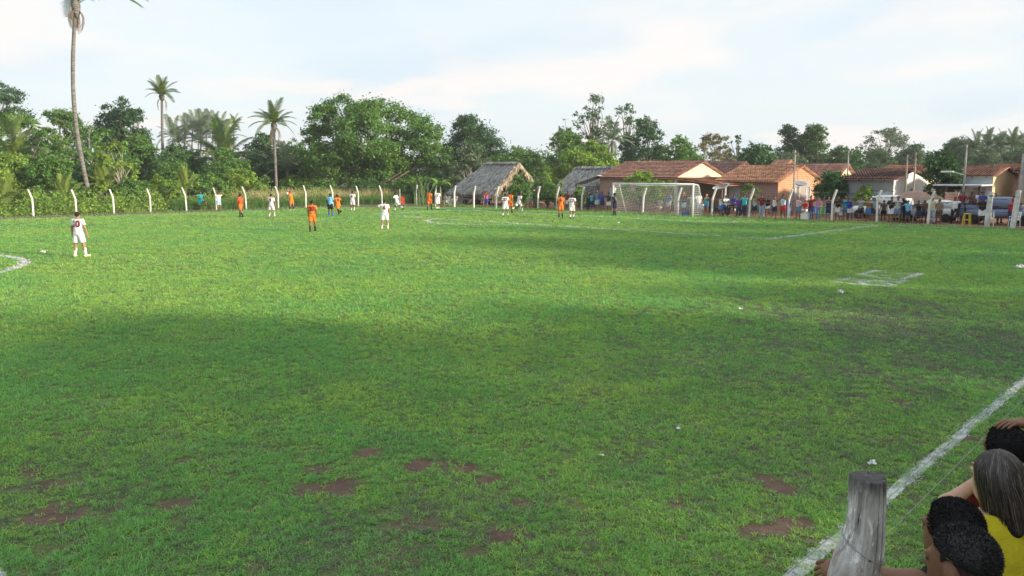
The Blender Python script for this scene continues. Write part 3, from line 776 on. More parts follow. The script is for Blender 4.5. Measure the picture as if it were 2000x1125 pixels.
def wires(parent, pts, zs, r=.003, sag=.03):
    for z in zs:
        P = []
        for a, b in zip(pts[:-1], pts[1:]):
            a, b = Vector((a[0], a[1], z)), Vector((b[0], b[1], z)); P += [a, (a + b) / 2 - Vector((0, 0, sag * random.uniform(.3, 1.2)))]
        P.append(Vector((pts[-1][0], pts[-1][1], z)))
        MB().tube(P, r, 4, False).build('wire', wire_m, parent)
FL = [52, 137, 211, 283, 352, 411, 470, 533, 587, 640, 690, 737]
fl = thing('wire_fence', 'fence of bent white concrete posts and wire along the far bushes', 'fence', W(30, 66.6), 0, 'white concrete post fences round the pitch')
def col_on_v(px, v): return W(on_a(px, -v), v)
def col_on_u(px, u): return W(u, -on_b(px, u))
_fv = [66.4, 66.5, 66.6, 66.7, 66.8, 66.2, 66.0, 65.9, 65.7, 65.4, 65.0, 64.5]
pl = []
base = Vector(fl.location)
for px, v in zip([-75, -20] + FL, [66.2, 66.3] + _fv):
    p = col_on_v(px + (8 if px > 300 else 6), v); pl.append(p)
    fence_post(fl, (p[0] - base.x, p[1] - base.y), tuple(-EU * .72 + EV * .35), random.uniform(1.98, 2.1), random.uniform(-.035, .03))
wires(fl, [(p[0] - base.x, p[1] - base.y) for p in pl], (.35, .75, 1.15, 1.38, 1.75, 1.95))
FR = [(816, 50.6), (853, 50.5), (890, 50.5), (928, 50.5), (972, 50.6), (1019, 51.5), (1054, 53.2), (1091, 53.2), (1140, 53.2), (1203, 53.1), (1260, 53.3), (1329, 53.3), (1396, 53.2), (1470, 53.6), (1547, 53.8), (1633, 54.4), (1722, 54.9), (1823, 54.6)]
fr = thing('wire_fence', 'fence of bent white concrete posts behind the goal with spectators leaning on it', 'fence', W(53, 35), 0, 'white concrete post fences round the pitch')
base = Vector(fr.location); pr = []
for px, u in FR:
    p = col_on_u(px - 3, u); pr.append(p)
    fence_post(fr, (p[0] - base.x, p[1] - base.y), tuple(-EV), 2.12 if px > 1300 else 2.05, random.uniform(-.035, .035), .125)
wires(fr, [(p[0] - base.x, p[1] - base.y) for p in pr], (.35, .8, 1.2, 1.38, 1.7, 1.95))
# two thick leaning posts of the gate at the right
def gate_post(label, xb, yb, xt, yt, w):
    b = G(xb, yb); t = AT(xt, yt, b[1] + .05)
    m = MB(); ex = Vector((EV[0], EV[1], 0)); ey = Vector((EU[0], EU[1], 0)); V = []
    for k, (c, s) in enumerate([((b[0], b[1], 0), 1), ((b[0] * .35 + t[0] * .65, b[1] * .35 + t[1] * .65, t[2] * .65), 1), (tuple(t), .95)]):
        for sx, sy in ((-1, -1), (1, -1), (1, 1), (-1, 1)): V.append(Vector(c) + ex * sx * w / 2 * s + ey * sy * w / 2 * s)
    m.add(V, [(i * 4 + k, i * 4 + (k + 1) % 4, i * 4 + 4 + (k + 1) % 4, i * 4 + 4 + k) for i in range(2) for k in range(4)] + [(3, 2, 1, 0), (8, 9, 10, 11)])
    o = m.build('gate_post', M('worn_white_post', (.62, .63, .62), .9, .35, 2.2, .6, 20, .01, .1), None, False, .015)
    return tag(o, label, 'post', 'thick gate posts at the pitch corner'), b, t
gp1, gb1, gt1 = gate_post('thick worn white gate post left of the opening, dark-shirted man beside it', 1927, 444, 1936, 375, .26)
gp2, gb2, gt2 = gate_post('thick white gate post leaning right beside the man in red', 1977, 447, 1990, 372, .26)
bar = thing('gate_rail', 'dark horizontal rail between the two thick gate posts', 'rail', (gb1[0], gb1[1], 0))
a, b = Vector((0, 0, 1.9)), Vector((gb2[0] - gb1[0], gb2[1] - gb1[1], 1.9))
MB().tube([a, b], .035, 6).build('rail', darkwood, bar); MB().tube([a - Vector((0, 0, .95)), b - Vector((0, 0, .95))], .02, 6).build('rail', darkwood, bar)

# ---- corner flag pole with red flag
cf = thing('corner_post', 'grey corner post with a red cloth hanging from it', 'post', (*G(781, 404), 0))
MB().tube([(0, 0, 0), (0, 0, 1.72)], .07, 8).build('pole', rawconc, cf)
mb = MB(); V = []; 
for i in range(9):
    for j in range(5):
        x = .08 + .09 * j * (1 + .5 * i / 8); V.append((x * .9, .05 * math.sin(i * 1.1 + j), 1.0 - i * .09 + .02 * math.sin(j * 2)))
mb.add(V, [(i * 5 + j, i * 5 + j + 1, i * 5 + j + 6, i * 5 + j + 5) for i in range(8) for j in range(4)])
mb.build('flag', M('red_cloth', (.55, .08, .05), .85), cf, True)

# ---- goal
gL, gR = np.array(G(1197, 419)), np.array(G(1352, 425))
goal = thing('football_goal', 'white steel football goal with sagging white net', 'goal', (gL[0], gL[1], 0), math.atan2(gR[1] - gL[1], gR[0] - gL[0]))
GW = float(np.linalg.norm(gR - gL)); GH, GD = 2.44, 2.0
for x in (0, GW):
    MB().tube([(x, 0, 0), (x, 0, GH)], .07, 12).build('goalpost', steel, goal, True)
    MB().tube([(x, .02, GH), (x, .75, GH - .03), (x, .95, GH - .18), (x, GD, .05)], .03, 8).build('stanchion', steel, goal, True)
MB().tube([(-.07, 0, GH), (GW + .07, 0, GH)], .07, 12).build('crossbar', steel, goal, True)
MB().tube([(0, GD, .04), (GW, GD, .04)], .025, 8).build('ground_bar', steel, goal, True)
netm = M('white_net_cord', (.78, .79, .78), .9, .1, 20, 0)
def netgrid(f, nu, nv, r):
    mb = MB(); P = [[Vector(f(i / nu, j / nv)) for j in range(nv + 1)] for i in range(nu + 1)]
    for i in range(nu + 1): mb.tube([P[i][j] for j in range(nv + 1)], r, 3, False)
    for j in range(nv + 1): mb.tube([P[i][j] for i in range(nu + 1)], r, 3, False)
    return mb
def prof(t):                                             # side profile of the net: y,z
    L = [(.02, GH), (.75, GH - .03), (.95, GH - .18), (GD, .03)]; seg = [math.dist(L[i], L[i + 1]) for i in range(3)]; s = t * sum(seg)
    for i in range(3):
        if s <= seg[i] or i == 2: k = min(1, s / seg[i]); return (L[i][0] + (L[i + 1][0] - L[i][0]) * k, L[i][1] + (L[i + 1][1] - L[i][1]) * k)
        s -= seg[i]
def back(a, t):
    y, z = prof(t); s = math.sin(PI * a) ** .5; bag = math.sin(PI * t) * .25 * s + .05 * math.sin(a * 19 + t * 7)
    return (a * GW, y + bag * .6 + .02, max(.02, z - bag * .55 - .04 * s))
netgrid(back, 48, 24, .007).build('net', netm, goal)
def side(x):
    def f(a, t):
        y, z = prof(t); return (x + .06 * math.sin(PI * a) * math.sin(5 * t), y * a + .03, z * (1 - .0 * a))
    return f
for x in (0, GW): netgrid(side(x), 9, 20, .007).build('net', netm, goal)

# ---- utility poles
def upole(label, px, ytop, u, kind='pole', r=.075, lamp=False, wood_=False):
    a = on_b(px, u); p = W(u, -a); h = zt(a, u, ytop)
    t = thing('utility_pole', label, 'pole', p, QROT, 'poles along the street')
    MB().tube([(0, 0, 0), (.02, 0, h * .5), (0, 0, h)], [r, r * .85, r * .65], 9).build('shaft', M('pole_wood', (.30, .25, .20), .9, .3, 3, .4, 30, sc3=(1, 1, .1)) if wood_ else rawconc, t, True)
    MB().box((0, 0, h - .25), (.5, .07, .07)).build('crossarm', wood, t)
    if lamp:
        MB().tube([(0, 0, h * .62), (-.7, -.1, h * .66)], .03, 6).build('lamp_arm', steel, t)
        m = MB().box((-1.0, -.1, h * .66), (.75, .3, .12)); m.build('lamp_head', steel, t, False, .04)
    return t, h, p
P1 = upole('thin concrete pole in front of the sunlit orange gable', 1551, 293, 58.6)
P2 = upole('thin pole rising behind the round dark tree', 1655, 294, 66)
P3 = upole('left one of two bare wooden poles before the white gable', 1770, 302, 57.5, wood_=True)
P4 = upole('right one of two bare wooden poles before the white gable', 1786, 298, 59, wood_=True)
P5 = upole('tall lamp pole with white lamp arm before the pale blue house', 1884, 283, 57.5, lamp=True)
P6 = upole('thick pale pole cut by the right edge of the view', 1997, 300, 57, r=.16)
ln = thing('power_line', 'thin power line hung between the street poles', 'cable', P5[2])
for k, (A_, B_) in enumerate(((P5, P6), (P4, P5), (P1, P2))):
    a = Vector((A_[2][0], A_[2][1], A_[1] - .15)) - Vector(P5[2]); b = Vector((B_[2][0], B_[2][1], B_[1] - .15)) - Vector(P5[2])
    MB().tube([a + (b - a) * (i / 8) - Vector((0, 0, .5 * math.sin(PI * i / 8))) for i in range(9)], .012, 4, False).build('cable', darkwood, ln)
def dish(label, px, py, u, r, tilt=.9, yaw=.6):
    a = on_b(px, u); z = zt(a, u, py); t = thing('satellite_dish', label, 'satellite dish', W(u, -a), QROT + yaw, 'satellite dishes')
    MB().tube([(0, 0, 0), (0, 0, z)], .03, 6).build('mast', rawconc, t)
    mb = MB(); prof_ = [(r * k / 6, .35 * r * (k / 6) ** 2) for k in range(7)]
    V = []; n = 20; R = Matrix.Translation((0, -.05, z)) @ Matrix.Rotation(tilt, 4, 'X')
    for rr, zz_ in prof_:
        for k in range(n): V.append(R @ Vector((rr * math.cos(2 * PI * k / n), rr * math.sin(2 * PI * k / n), zz_)))
    mb.add(V, [(i * n + k, i * n + (k + 1) % n, (i + 1) * n + (k + 1) % n, (i + 1) * n + k) for i in range(6) for k in range(n)])
    d = mb.build('reflector', M('dish_grey', (.55, .56, .56), .6, .15, 5, .1), t, True)
    MB().tube([R @ Vector((r * .9, 0, .3 * r)), R @ Vector((0, 0, r * .8)), R @ Vector((-r * .9, 0, .3 * r))], .012, 5).build('feed_arm', steel, t)
    return t
dish('grey mesh satellite dish in front of the orange brick gable', 1562, 362, 59.3, .55, .3, .9)
dish('flat white satellite dish under the orange porch roof', 1412, 369, 57.8, .7, .35, -.3)

# ---- near fence: weathered trunk post, wire and white post at the right edge
def old_post():
    D = 2.45
    sec = [(930, 1695, 35), (934, 1694.5, 35.5), (985, 1693, 36), (1030, 1690, 37.5), (1060, 1684, 42), (1090, 1675, 47), (1125, 1667, 49), (1200, 1655, 50), (1330, 1648, 52), (1500, 1645, 53)]
    rows = 90; n = 168; V = []; CRACK_SHADE = []
    ys = np.concatenate([np.linspace(930, 1125, 75), np.linspace(1130, 1500, 16)])
    pc = np.interp(ys, [s[0] for s in sec], [s[1] for s in sec]); pw = np.interp(ys, [s[0] for s in sec], [s[2] for s in sec])
    g0 = AT(1645, 1500, D); base = (float(g0[0]), D, .3)
    th_ = np.linspace(0, 2 * PI, n, endpoint=False)
    for i, y in enumerate(ys):
        c = AT(pc[i], y, D); r = pw[i] / FPX * D
        gro = fbm(th_ * 4.5 + 50, np.full(n, c[2] * 1.2), 31, 4) - .5; gro2 = vnoise(th_ * 11 + 9, np.full(n, c[2] * 2.5), 33) - .5
        crack = -np.maximum(0, .5 - np.abs(((th_ * 3.0 + .35 * np.sin(c[2] * 6) + 1.1) % 2.3) - 1.1) * 6) * .012 / .04 * .02
        fib = fbm(th_ * 16 + 3, np.full(n, c[2] * .9), 35, 3) - .5; zz_ = c[2]
        crack = 0
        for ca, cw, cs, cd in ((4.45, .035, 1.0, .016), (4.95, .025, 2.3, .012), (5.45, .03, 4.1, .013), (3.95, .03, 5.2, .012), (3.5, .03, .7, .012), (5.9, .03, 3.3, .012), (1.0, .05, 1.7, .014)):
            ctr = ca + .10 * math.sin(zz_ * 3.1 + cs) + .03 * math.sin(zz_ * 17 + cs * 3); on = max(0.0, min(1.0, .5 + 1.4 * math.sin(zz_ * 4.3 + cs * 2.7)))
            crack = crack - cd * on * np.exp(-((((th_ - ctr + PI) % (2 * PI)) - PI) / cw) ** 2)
        CRACK_SHADE.append(np.clip(-crack / .010 + np.maximum(0, -fib - .14) * 2 , 0, 1) * np.ones(n))
        rr = r * (1 + gro * .16 + gro2 * .05 + fib * .03) + crack
        if i == 0: rr = rr * .97
        zt_ = c[2] + (.004 * np.sin(th_ * 2 + 1) if i == 0 else 0)
        V.append(np.c_[c[0] + rr * np.cos(th_) - base[0], D + rr * np.sin(th_) - base[1], np.full(n, 0) + zt_ - base[2]])
    V = np.concatenate(V); F = []
    for i in range(len(ys) - 1):
        for k in range(n): F.append((i * n + k, (i + 1) * n + k, (i + 1) * n + (k + 1) % n, i * n + (k + 1) % n))
    top = V[:n].mean(0); V = np.r_[V, (V[:n] - top) * .55 + top - [0, 0, .004], top[None] - [0, 0, .006]]
    o = len(ys) * n
    for k in range(n): F.append((k, (k + 1) % n, o + (k + 1) % n, o + k))
    tri = [(o + k, o + (k + 1) % n, o + n, o + n) for k in range(n)]
    F += [(a, b, c, a)[:3] for a, b, c, _ in tri]
    t = thing('wooden_post', 'weathered grey trunk fence post with wire tied round it', 'post', base)
    m, nt = _nt('old_grey_wood'); b = NB(nt); ob = b.obj()
    f = b.noise(ob, 1, 6, .7, .8, (15, 15, 4.0)); f2 = b.noise(ob, 1, 6, .75, .5, (38, 38, 11)); f3 = b.noise(ob, 5, 4, .6)
    c = b.mix(b.ramp(f, .36, .62), (.30, .29, .28), (.56, .555, .55))
    c = b.mix(b.ramp(f2, .53, .62), c, (.80, .80, .81))
    c = b.mix(b.ramp(f, .40, .30), c, (.045, .04, .038))
    sp = b.n('ShaderNodeSeparateXYZ'); b.l(ob, sp.inputs[0])
    ztop = float(V[:n, 2].mean())
    c = b.mix(b.math('MULTIPLY', b.ramp(b.math('ADD', sp.outputs[2], b.math('MULTIPLY', f3, .2)), ztop + .0, ztop + .10), .85), c, (.06, .056, .055))
    c = b.mix(b.math('MULTIPLY', b.math('MULTIPLY', b.ramp(f3, .52, .6), b.ramp(sp.outputs[2], ztop - .22, ztop - .36)), .6), c, (.36, .26, .20))
    c = b.mix(b.math('MULTIPLY', b.attr('crack'), .9), c, (.03, .027, .025))  # shade of the cracks painted into the wood colour, along with their dirt
    b.out(b.princ(c, .92, b.bump(b.math('ADD', f, b.math('MULTIPLY', f2, .6)), .9, .015), .12))
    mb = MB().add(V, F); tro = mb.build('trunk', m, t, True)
    crack_shade = np.concatenate(CRACK_SHADE + [np.zeros(n + 1)]); at_ = tro.data.attributes.new('crack', 'FLOAT', 'POINT'); at_.data.foreach_set('value', crack_shade.astype(np.float32))
    # tie wire: a sloping loop
    loop = []
    for k in range(41):
        a = 2 * PI * k / 40; yy = 1052 + 30 * (.5 + .5 * math.cos(a)) if False else 1066 + 17 * math.cos(a)
        yy = 1064 + 18 * math.cos(a) - 8 * math.sin(a)
        cx = np.interp(yy, ys, pc); rr = np.interp(yy, ys, pw) / FPX * D * 1.09; c = AT(cx, yy, D)
        loop.append((c[0] + rr * math.cos(a) - base[0], rr * math.sin(a), c[2] - base[2]))
    MB().tube(loop, .002, 5, False).build('tie_wire', wire_m, t)
    c0 = AT(float(np.interp(1075, ys, pc)), 1075, D); rr_ = float(np.interp(1075, ys, pw)) / FPX * D
    MB().tube([(c0[0] - base[0], -rr_ * 1.06, c0[2] - base[2]), (c0[0] - base[0], -rr_ * .8, c0[2] - base[2])], .003, 6).build('nail', darkwood, t)
    return t, base
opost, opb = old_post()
nf = thing('wire_strand', 'thin wires of the near fence running right from the weathered post', 'wire', opb)
w0 = Vector(W(*UV((opb[0], opb[1])), 0)); u0, v0 = UV(opb[:2])
u1 = u0 + 4.4
pe = W(u1, v0 + .02, .3)
for zz0 in (float(AT(1725, 1022, 2.43)[2]), float(AT(1715, 1102, 2.43)[2]), 1.05):
    z = zz0 - opb[2]; e = Vector(pe) - Vector(opb)
    MB().tube([Vector((.07, .06, z)), Vector((e.x / 2, e.y / 2 + .03, z - .012)), Vector((e.x, e.y, z + .005))], .0015, 5, False).build('wire', wire_m, nf)
    e2 = Vector(W(u0 - 3.5, v0, .3)) - Vector(opb)
    MB().tube([Vector((-.08, -.05, z)), Vector((e2.x, e2.y, z))], .0015, 5, False).build('wire', wire_m, nf)
np_ = thing('fence_post', 'white post of the near fence at the right edge above the dark-haired head', 'post', (pe[0], pe[1], .3))
fence_post(np_, (0, 0), tuple(-EV), 1.75)

# ---- litter on the pitch
def litter(label, px, py, s, seed, col=(.82, .83, .84)):
    r = np.random.default_rng(seed); p = G(px, py); n = 6; V = []
    for i in range(n):
        for j in range(n):
            x, y = (i / (n - 1) - .5) * s, (j / (n - 1) - .5) * s * .7
            V.append((x + r.normal(0, s * .06), y + r.normal(0, s * .06), .03 + abs(r.normal(0, s * .28))))
    mb = MB().add(V, [(i * n + j, i * n + j + 1, i * n + n + j + 1, i * n + n + j) for i in range(n - 1) for j in range(n - 1)])
    o = mb.build('paper_scrap', M('litter_white', col, .8, .1, 10, .0)); o.location = (p[0], p[1], 0)
    so = o.modifiers.new('s', 'SOLIDIFY'); so.thickness = .003
    return tag(o, label, 'litter', 'white litter on the pitch')
for i, (x, y, s, l) in enumerate([(1702, 911, .085, 'crumpled white paper scrap on the grass just above the weathered post'), (85, 495, .16, 'white scrap lying left of player number ten'),
        (1643, 575, .18, 'white scrap below the painted letters'), (1447, 607, .09, 'small white scrap in the middle of the shaded grass'), (1993, 525, .25, 'white scrap near the right edge beyond the letters'),
        (1175, 895, .05, 'tiny pale scrap in the near grass right of the bare patch'), (1325, 842, .045, 'tiny pale leaf scrap in the near grass, right of centre'), (1208, 437, .13, 'white scrap on the grass inside the penalty area')]):
    litter(l, x, y, s, 300 + i)
# ================================================================== VEGETATION
bark = M('grey_bark', (.20, .17, .14), .95, .35, 3, .7, 18, .03, .1, sc3=(1, 1, .3))
palebark = M('pale_bark', (.42, .38, .32), .9, .3, 3, .5, 18, .02, .1)
palmbark = M('palm_bark', (.15, .14, .132), .95, .3, 5, .8, 12, .03, .1, sc3=(.4, .4, 2.0), alt=(.25, .24, .225))
LM = dict(dark=leafmat('leaf_dark', (.060, .145, .048), (.095, .195, .055)), mid=leafmat('leaf_mid', (.10, .215, .05), (.155, .28, .06)),
          light=leafmat('leaf_light', (.17, .30, .05), (.26, .38, .06)), grey=leafmat('leaf_greygreen', (.12, .18, .10), (.165, .23, .12)),
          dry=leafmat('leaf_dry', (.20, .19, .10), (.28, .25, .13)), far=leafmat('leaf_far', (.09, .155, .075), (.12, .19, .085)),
          deep=leafmat('leaf_deep', (.046, .115, .048), (.075, .16, .055)), straw=leafmat('leaf_straw', (.50, .42, .22), (.38, .34, .16), .2),
          palm=leafmat('palm_leaf', (.075, .15, .04), (.14, .215, .05)), palmy=leafmat('palm_leaf_yellow', (.22, .28, .05), (.16, .24, .05)),
          dead=leafmat('palm_leaf_dead', (.22, .17, .11), (.30, .24, .17), .15))
def leaf_cloud(C, N, size, r, asp=.55, up=.35):
    """rhombic leaves at centres C with outward directions N"""
    n = len(C); nr = N * .55 + r.normal(0, .6, (n, 3)) + np.array([0, 0, up]); nr /= np.linalg.norm(nr, axis=1)[:, None] + 1e-9
    t = r.normal(0, 1, (n, 3)); t -= nr * (t * nr).sum(1)[:, None]; t /= np.linalg.norm(t, axis=1)[:, None] + 1e-9
    s = np.cross(nr, t); L = (size * r.uniform(.6, 1.35, n))[:, None]
    A, B, D, E_ = C - t * L * .5, C + s * L * asp * .5 + nr * L * .06, C + t * L * .55 - nr * L * .1, C - s * L * asp * .5 + nr * L * .06
    V = np.stack([A, B, D, E_], 1).reshape(-1, 3); F = np.arange(n * 4).reshape(n, 4)
    return V, F
def crown_points(lobes, per_area, r, clump=.2, shell=(.72, 1.05), gap=0.0):
    Cs, Ns, hubs = [], [], []
    for (c, rad) in lobes:
        c, rad = np.array(c), np.array(rad); ar = 4 * PI * (rad.prod()) ** (2 / 3)
        k = max(6, int(ar * 1.1 / max(.25, (clump * rad.mean() * 2.2) ** 2 * 3)))
        d = r.normal(0, 1, (k, 3)); d[:, 2] += .25; d /= np.linalg.norm(d, axis=1)[:, None]
        if gap: keep = r.uniform(size=k) > gap; d = d[keep]; k = len(d)
        if k == 0: continue
        h = c + d * rad * r.uniform(*shell, (k, 1)); hubs.append(h)
        n = int(ar * per_area); w = r.integers(0, k, n)
        off = r.normal(0, 1, (n, 3)) * rad.mean() * clump * r.uniform(.5, 1.2, (n, 1)); off[:, 2] *= .7
        Cs.append(h[w] + off); Ns.append(d[w])
    return np.concatenate(Cs), np.concatenate(Ns), np.concatenate(hubs)
def limb(mb, a, b, r0, r1, r, bend=.12, n=5, sides=6):
    a, b = np.array(a, float), np.array(b, float); L = np.linalg.norm(b - a); w = r.normal(0, bend * L, 3)
    P = [a + (b - a) * t + w * math.sin(PI * t) * .5 + np.array([0, 0, .12 * L * math.sin(PI * t)]) for t in np.linspace(0, 1, n)]
    mb.tube(P, list(np.linspace(r0, r1, n)), sides)
TREES = 0
def tree(name, label, x0, x1, ytop, dist, kind, leaf='mid', group=None, cb=.25, base_y=None, lobes_n=None, leaf_size=None, dens=1.0, trunk=None, lim=None, shape=None, cat='tree', ground=None):
    global TREES
    TREES += 1; r = np.random.default_rng(1000 + TREES)
    xc = (x0 + x1) / 2; g = AT(xc, 380, dist); Wd = (x1 - x0) / FPX * dist / math.cos(TH) ; H = float(AT(xc, ytop, dist)[2])
    if ground is not None: g = np.array([ground[0], ground[1], 0])
    rx = Wd / 2; z0 = H * cb; rz = (H - z0) / 2; zc = (H + z0) / 2; depth = min(rx, 1.15 * max(rz, rx * .7))
    K = dict(dense=dict(n=16, lr=(.36, .5), per=90, clump=.20, gap=0), broad=dict(n=18, lr=(.26, .42), per=95, clump=.22, gap=.12),
             airy=dict(n=16, lr=(.14, .26), per=42, clump=.34, gap=.25), layered=dict(n=16, lr=(.22, .4), per=85, clump=.22, gap=.15),
             bush=dict(n=12, lr=(.32, .5), per=85, clump=.22, gap=.05))[kind]
    lobes = []
    n = lobes_n or K['n']
    if shape: 
        for (lx, lz, lr) in shape:                            # lobes drawn as fractions of width and height
            lobes.append(((lx * rx, r.uniform(-.35, .35) * depth, lz * H), (lr * rx * r.uniform(.95, 1.05), lr * rx, lr * rx * r.uniform(.8, .95))))
    else:
        for i in range(n):
            lr = r.uniform(*K['lr']); a = r.uniform(0, 2 * PI); q = r.uniform(-.95, 1)
            if i == 0: q, a = 1.0, 0
            if i in (1, 2): q, a = r.uniform(-.5, .1), (0 if i == 1 else PI)
            if i == 3: q, a = r.uniform(-.2, .3), -PI / 2
            rr = math.sqrt(max(0, 1 - q * q)) if q > 0 else math.sqrt(max(0, 1 - .5 * q * q))
            flat = .55 if kind == 'layered' else .85
            rad = np.array([lr * rx, lr * depth, min(lr * rx, lr * rz * 1.3) * flat])
            c = (rr * (rx - rad[0]) * math.cos(a), rr * (depth - rad[1]) * math.sin(a), zc + q * (rz - rad[2]))
            lobes.append((c, tuple(rad)))
        if kind in ('dense', 'bush', 'broad'): lobes.append(((0, 0, zc), (rx * .62, depth * .62, rz * .7)))
    size = leaf_size or (.30 if dist > 75 else .24)
    per = K['per'] * dens * (.26 / size) ** 1.6 * (.42 if dist > 95 else .55 if dist > 80 else .7)
    C, N, hubs = crown_points(lobes, per, r, K['clump'], gap=K['gap'])
    C[:, 2] = np.maximum(C[:, 2], .12)
    V, F = leaf_cloud(C, N, size, r)
    t = thing(name, label, cat, (float(g[0]), float(g[1]), 0), r.uniform(-.1, .1), group)
    me = fast_mesh('crown', V, F); me.materials.append(LM[leaf]); link('crown', me, t)
    mb = MB(); tr = trunk or max(.05, H * (.012 if kind == 'airy' else .022))
    fork = z0 + rz * (.15 if kind != 'bush' else -.3); fork = max(.25, min(fork, H * .6)); off = r.normal(0, .04 * H, 2) if kind != 'bush' else (0, 0)
    mb.tube([(0, 0, -.05), (off[0] * .4, off[1] * .4, fork * .5), (off[0], off[1], fork)], [tr * 1.25, tr, tr * .85], 9)
    bm_ = palebark if (lim == 'pale') else bark
    mb.build('trunk', bm_, t, True)
    mb = MB()
    for c, rad in lobes: limb(mb, (off[0], off[1], fork * r.uniform(.8, 1)), c, tr * .5, tr * .14, r)
    if kind == 'airy' or lim:
        sel = hubs if len(hubs) < 160 else hubs[r.choice(len(hubs), 160, False)]
        lc = np.array([l[0] for l in lobes])
        for h in sel:
            j = np.argmin(((lc - h) ** 2).sum(1)); limb(mb, lc[j], h, tr * .16, tr * .06, r, .15, 4, 4)
    mb.build('limbs', bm_, t, True)
    return t
WOODS = 'trees of the woods beyond the far fence'; VIL = 'trees behind the village houses'
# ---- left woods
tree('broad_tree', 'tall dark flat-topped tree at the far left edge', -75, 72, 150, 104, 'layered', 'deep', WOODS, .45, lobes_n=22)
tree('broad_tree', 'spreading green tree below the flat-topped one at the left edge', -60, 135, 224, 90, 'layered', 'mid', WOODS, .12, lobes_n=24)
tree('broad_tree', 'wide green crown just left of the tall palm trunk', 55, 188, 214, 96, 'layered', 'mid', WOODS, .2, lobes_n=20)
tree('dark_tree', 'dark rounded tree rising against the sky between the two left palms', 200, 304, 190, 102, 'broad', 'deep', WOODS, .3)
tree('bare_limbed_tree', 'thin-leaved tree with pale bare limbs behind the tall palm', 95, 275, 246, 84, 'airy', 'mid', WOODS, .25, lim='pale', dens=1.5, lobes_n=22)
tree('feathery_tree', 'light yellow-green feathery tree with pale forked trunk right of the tall palm', 188, 274, 274, 76, 'airy', 'light', WOODS, .2, lim='pale', dens=2.6, lobes_n=20, trunk=.1)
tree('broad_tree', 'green tree crown between the feathery tree and the second palm', 225, 325, 262, 92, 'broad', 'mid', WOODS, .1)
tree('dark_tree', 'dark green tree mass right below the second palm', 290, 405, 284, 90, 'dense', 'dark', WOODS, .05)
tree('broad_tree', 'mid green tree left of the slender third palm', 395, 492, 288, 88, 'broad', 'mid', WOODS, .05)
tree('dark_tree', 'dark tree with pointed top left of the third palm trunk', 470, 562, 260, 108, 'broad', 'deep', WOODS, .1)
tree('dark_tree', 'dark tree between the third palm and the great tree', 538, 622, 272, 106, 'dense', 'dark', WOODS, .05)
tree('dark_tree', 'dark low crown behind the third palm trunk', 490, 610, 305, 94, 'dense', 'deep', WOODS, .02)
SHP = [(-.82, .62, .22), (-.7, .80, .24), (-.45, .88, .26), (-.1, .87, .27), (.22, .86, .26), (.5, .76, .26), (.74, .62, .25), (.9, .45, .2), (-.9, .42, .22), (-.55, .55, .34), (0, .6, .42), (.42, .5, .36),
       (-.3, .34, .32), (.3, .3, .32), (.72, .3, .28), (-.75, .24, .26), (.02, .18, .28), (-.2, .72, .3), (.15, .42, .34), (-.6, .4, .3)]
tree('great_tree', 'great bright green spreading tree in the middle of the woods', 600, 868, 198, 92, 'broad', 'mid', WOODS, .05, shape=SHP, leaf_size=.30, dens=1.15, trunk=.42)
tree('dark_tree', 'dark domed tree right of the great tree', 858, 986, 226, 107, 'broad', 'deep', WOODS, .15)
tree('grey_tree', 'grey-green airy tree with pale stems behind the thatched hut', 868, 965, 284, 92, 'airy', 'grey', WOODS, .15, lim='pale', dens=2.6, lobes_n=22)
tree('broad_tree', 'green tree directly behind the thatched hut ridge', 950, 1065, 288, 104, 'dense', 'mid', WOODS, .1)
# ---- village backdrop
tree('broad_tree', 'rounded green tree behind the gap between the two huts', 1058, 1145, 250, 108, 'broad', 'mid', VIL, .15)
tree('sparse_tree', 'small wispy tree top poking above the rounded tree', 1083, 1122, 230, 114, 'airy', 'deep', VIL, .6, lobes_n=8)
tree('sparse_tree', 'tallest airy tree with open see-through crown above the mud house', 1118, 1196, 185, 122, 'airy', 'dark', VIL, .50, lobes_n=22, dens=1.2)
tree('sparse_tree', 'second airy tree right of the tallest one', 1186, 1252, 202, 124, 'airy', 'dark', VIL, .5, lobes_n=18, dens=1.3)
tree('dark_tree', 'compact dark tree below the tallest airy tree', 1134, 1184, 246, 112, 'broad', 'deep', VIL, .3)
tree('dark_tree', 'big dark tree with lobed top behind the mud house roof', 1206, 1302, 226, 106, 'broad', 'deep', VIL, .12)
tree('yellow_green_tree', 'yellow-green tree left of the mud house ridge', 1076, 1222, 278, 94, 'broad', 'light', VIL, .08)
tree('broad_tree', 'green tree behind the middle of the mud house roof', 1280, 1368, 264, 99, 'broad', 'mid', VIL, .1)
tree('dry_tree', 'pale dry half-bare tree behind the cream gable', 1346, 1432, 262, 112, 'airy', 'dry', VIL, .2, dens=3.0, lobes_n=24, lim='pale')
tree('sparse_tree', 'small flat-topped tree right of the pale dry tree', 1415, 1456, 264, 118, 'layered', 'dark', VIL, .5)
tree('dense_tree', 'dense round tree behind the orange tiled roof', 1432, 1514, 279, 92, 'dense', 'dark', VIL, .1)
tree('grey_tree', 'dull green tree behind the orange gable house', 1490, 1580, 296, 96, 'broad', 'grey', VIL, .1)
tree('dark_tree', 'left dome of the double-topped dark tree', 1498, 1562, 243, 112, 'dense', 'deep', VIL, .1)
tree('dark_tree', 'right dome of the double-topped dark tree', 1545, 1622, 241, 110, 'dense', 'dark', VIL, .1)
tree('broad_tree', 'green tree right of the double-topped tree', 1596, 1684, 286, 106, 'broad', 'dark', VIL, .1)
tree('sparse_tree', 'airy dome-crowned tree standing alone against the sky at the right', 1676, 1774, 249, 138, 'airy', 'grey', VIL, .4, lobes_n=26, dens=1.2)
tree('broad_tree', 'hazy green tree below the airy dome, left part', 1664, 1752, 292, 118, 'broad', 'far', VIL, .1)
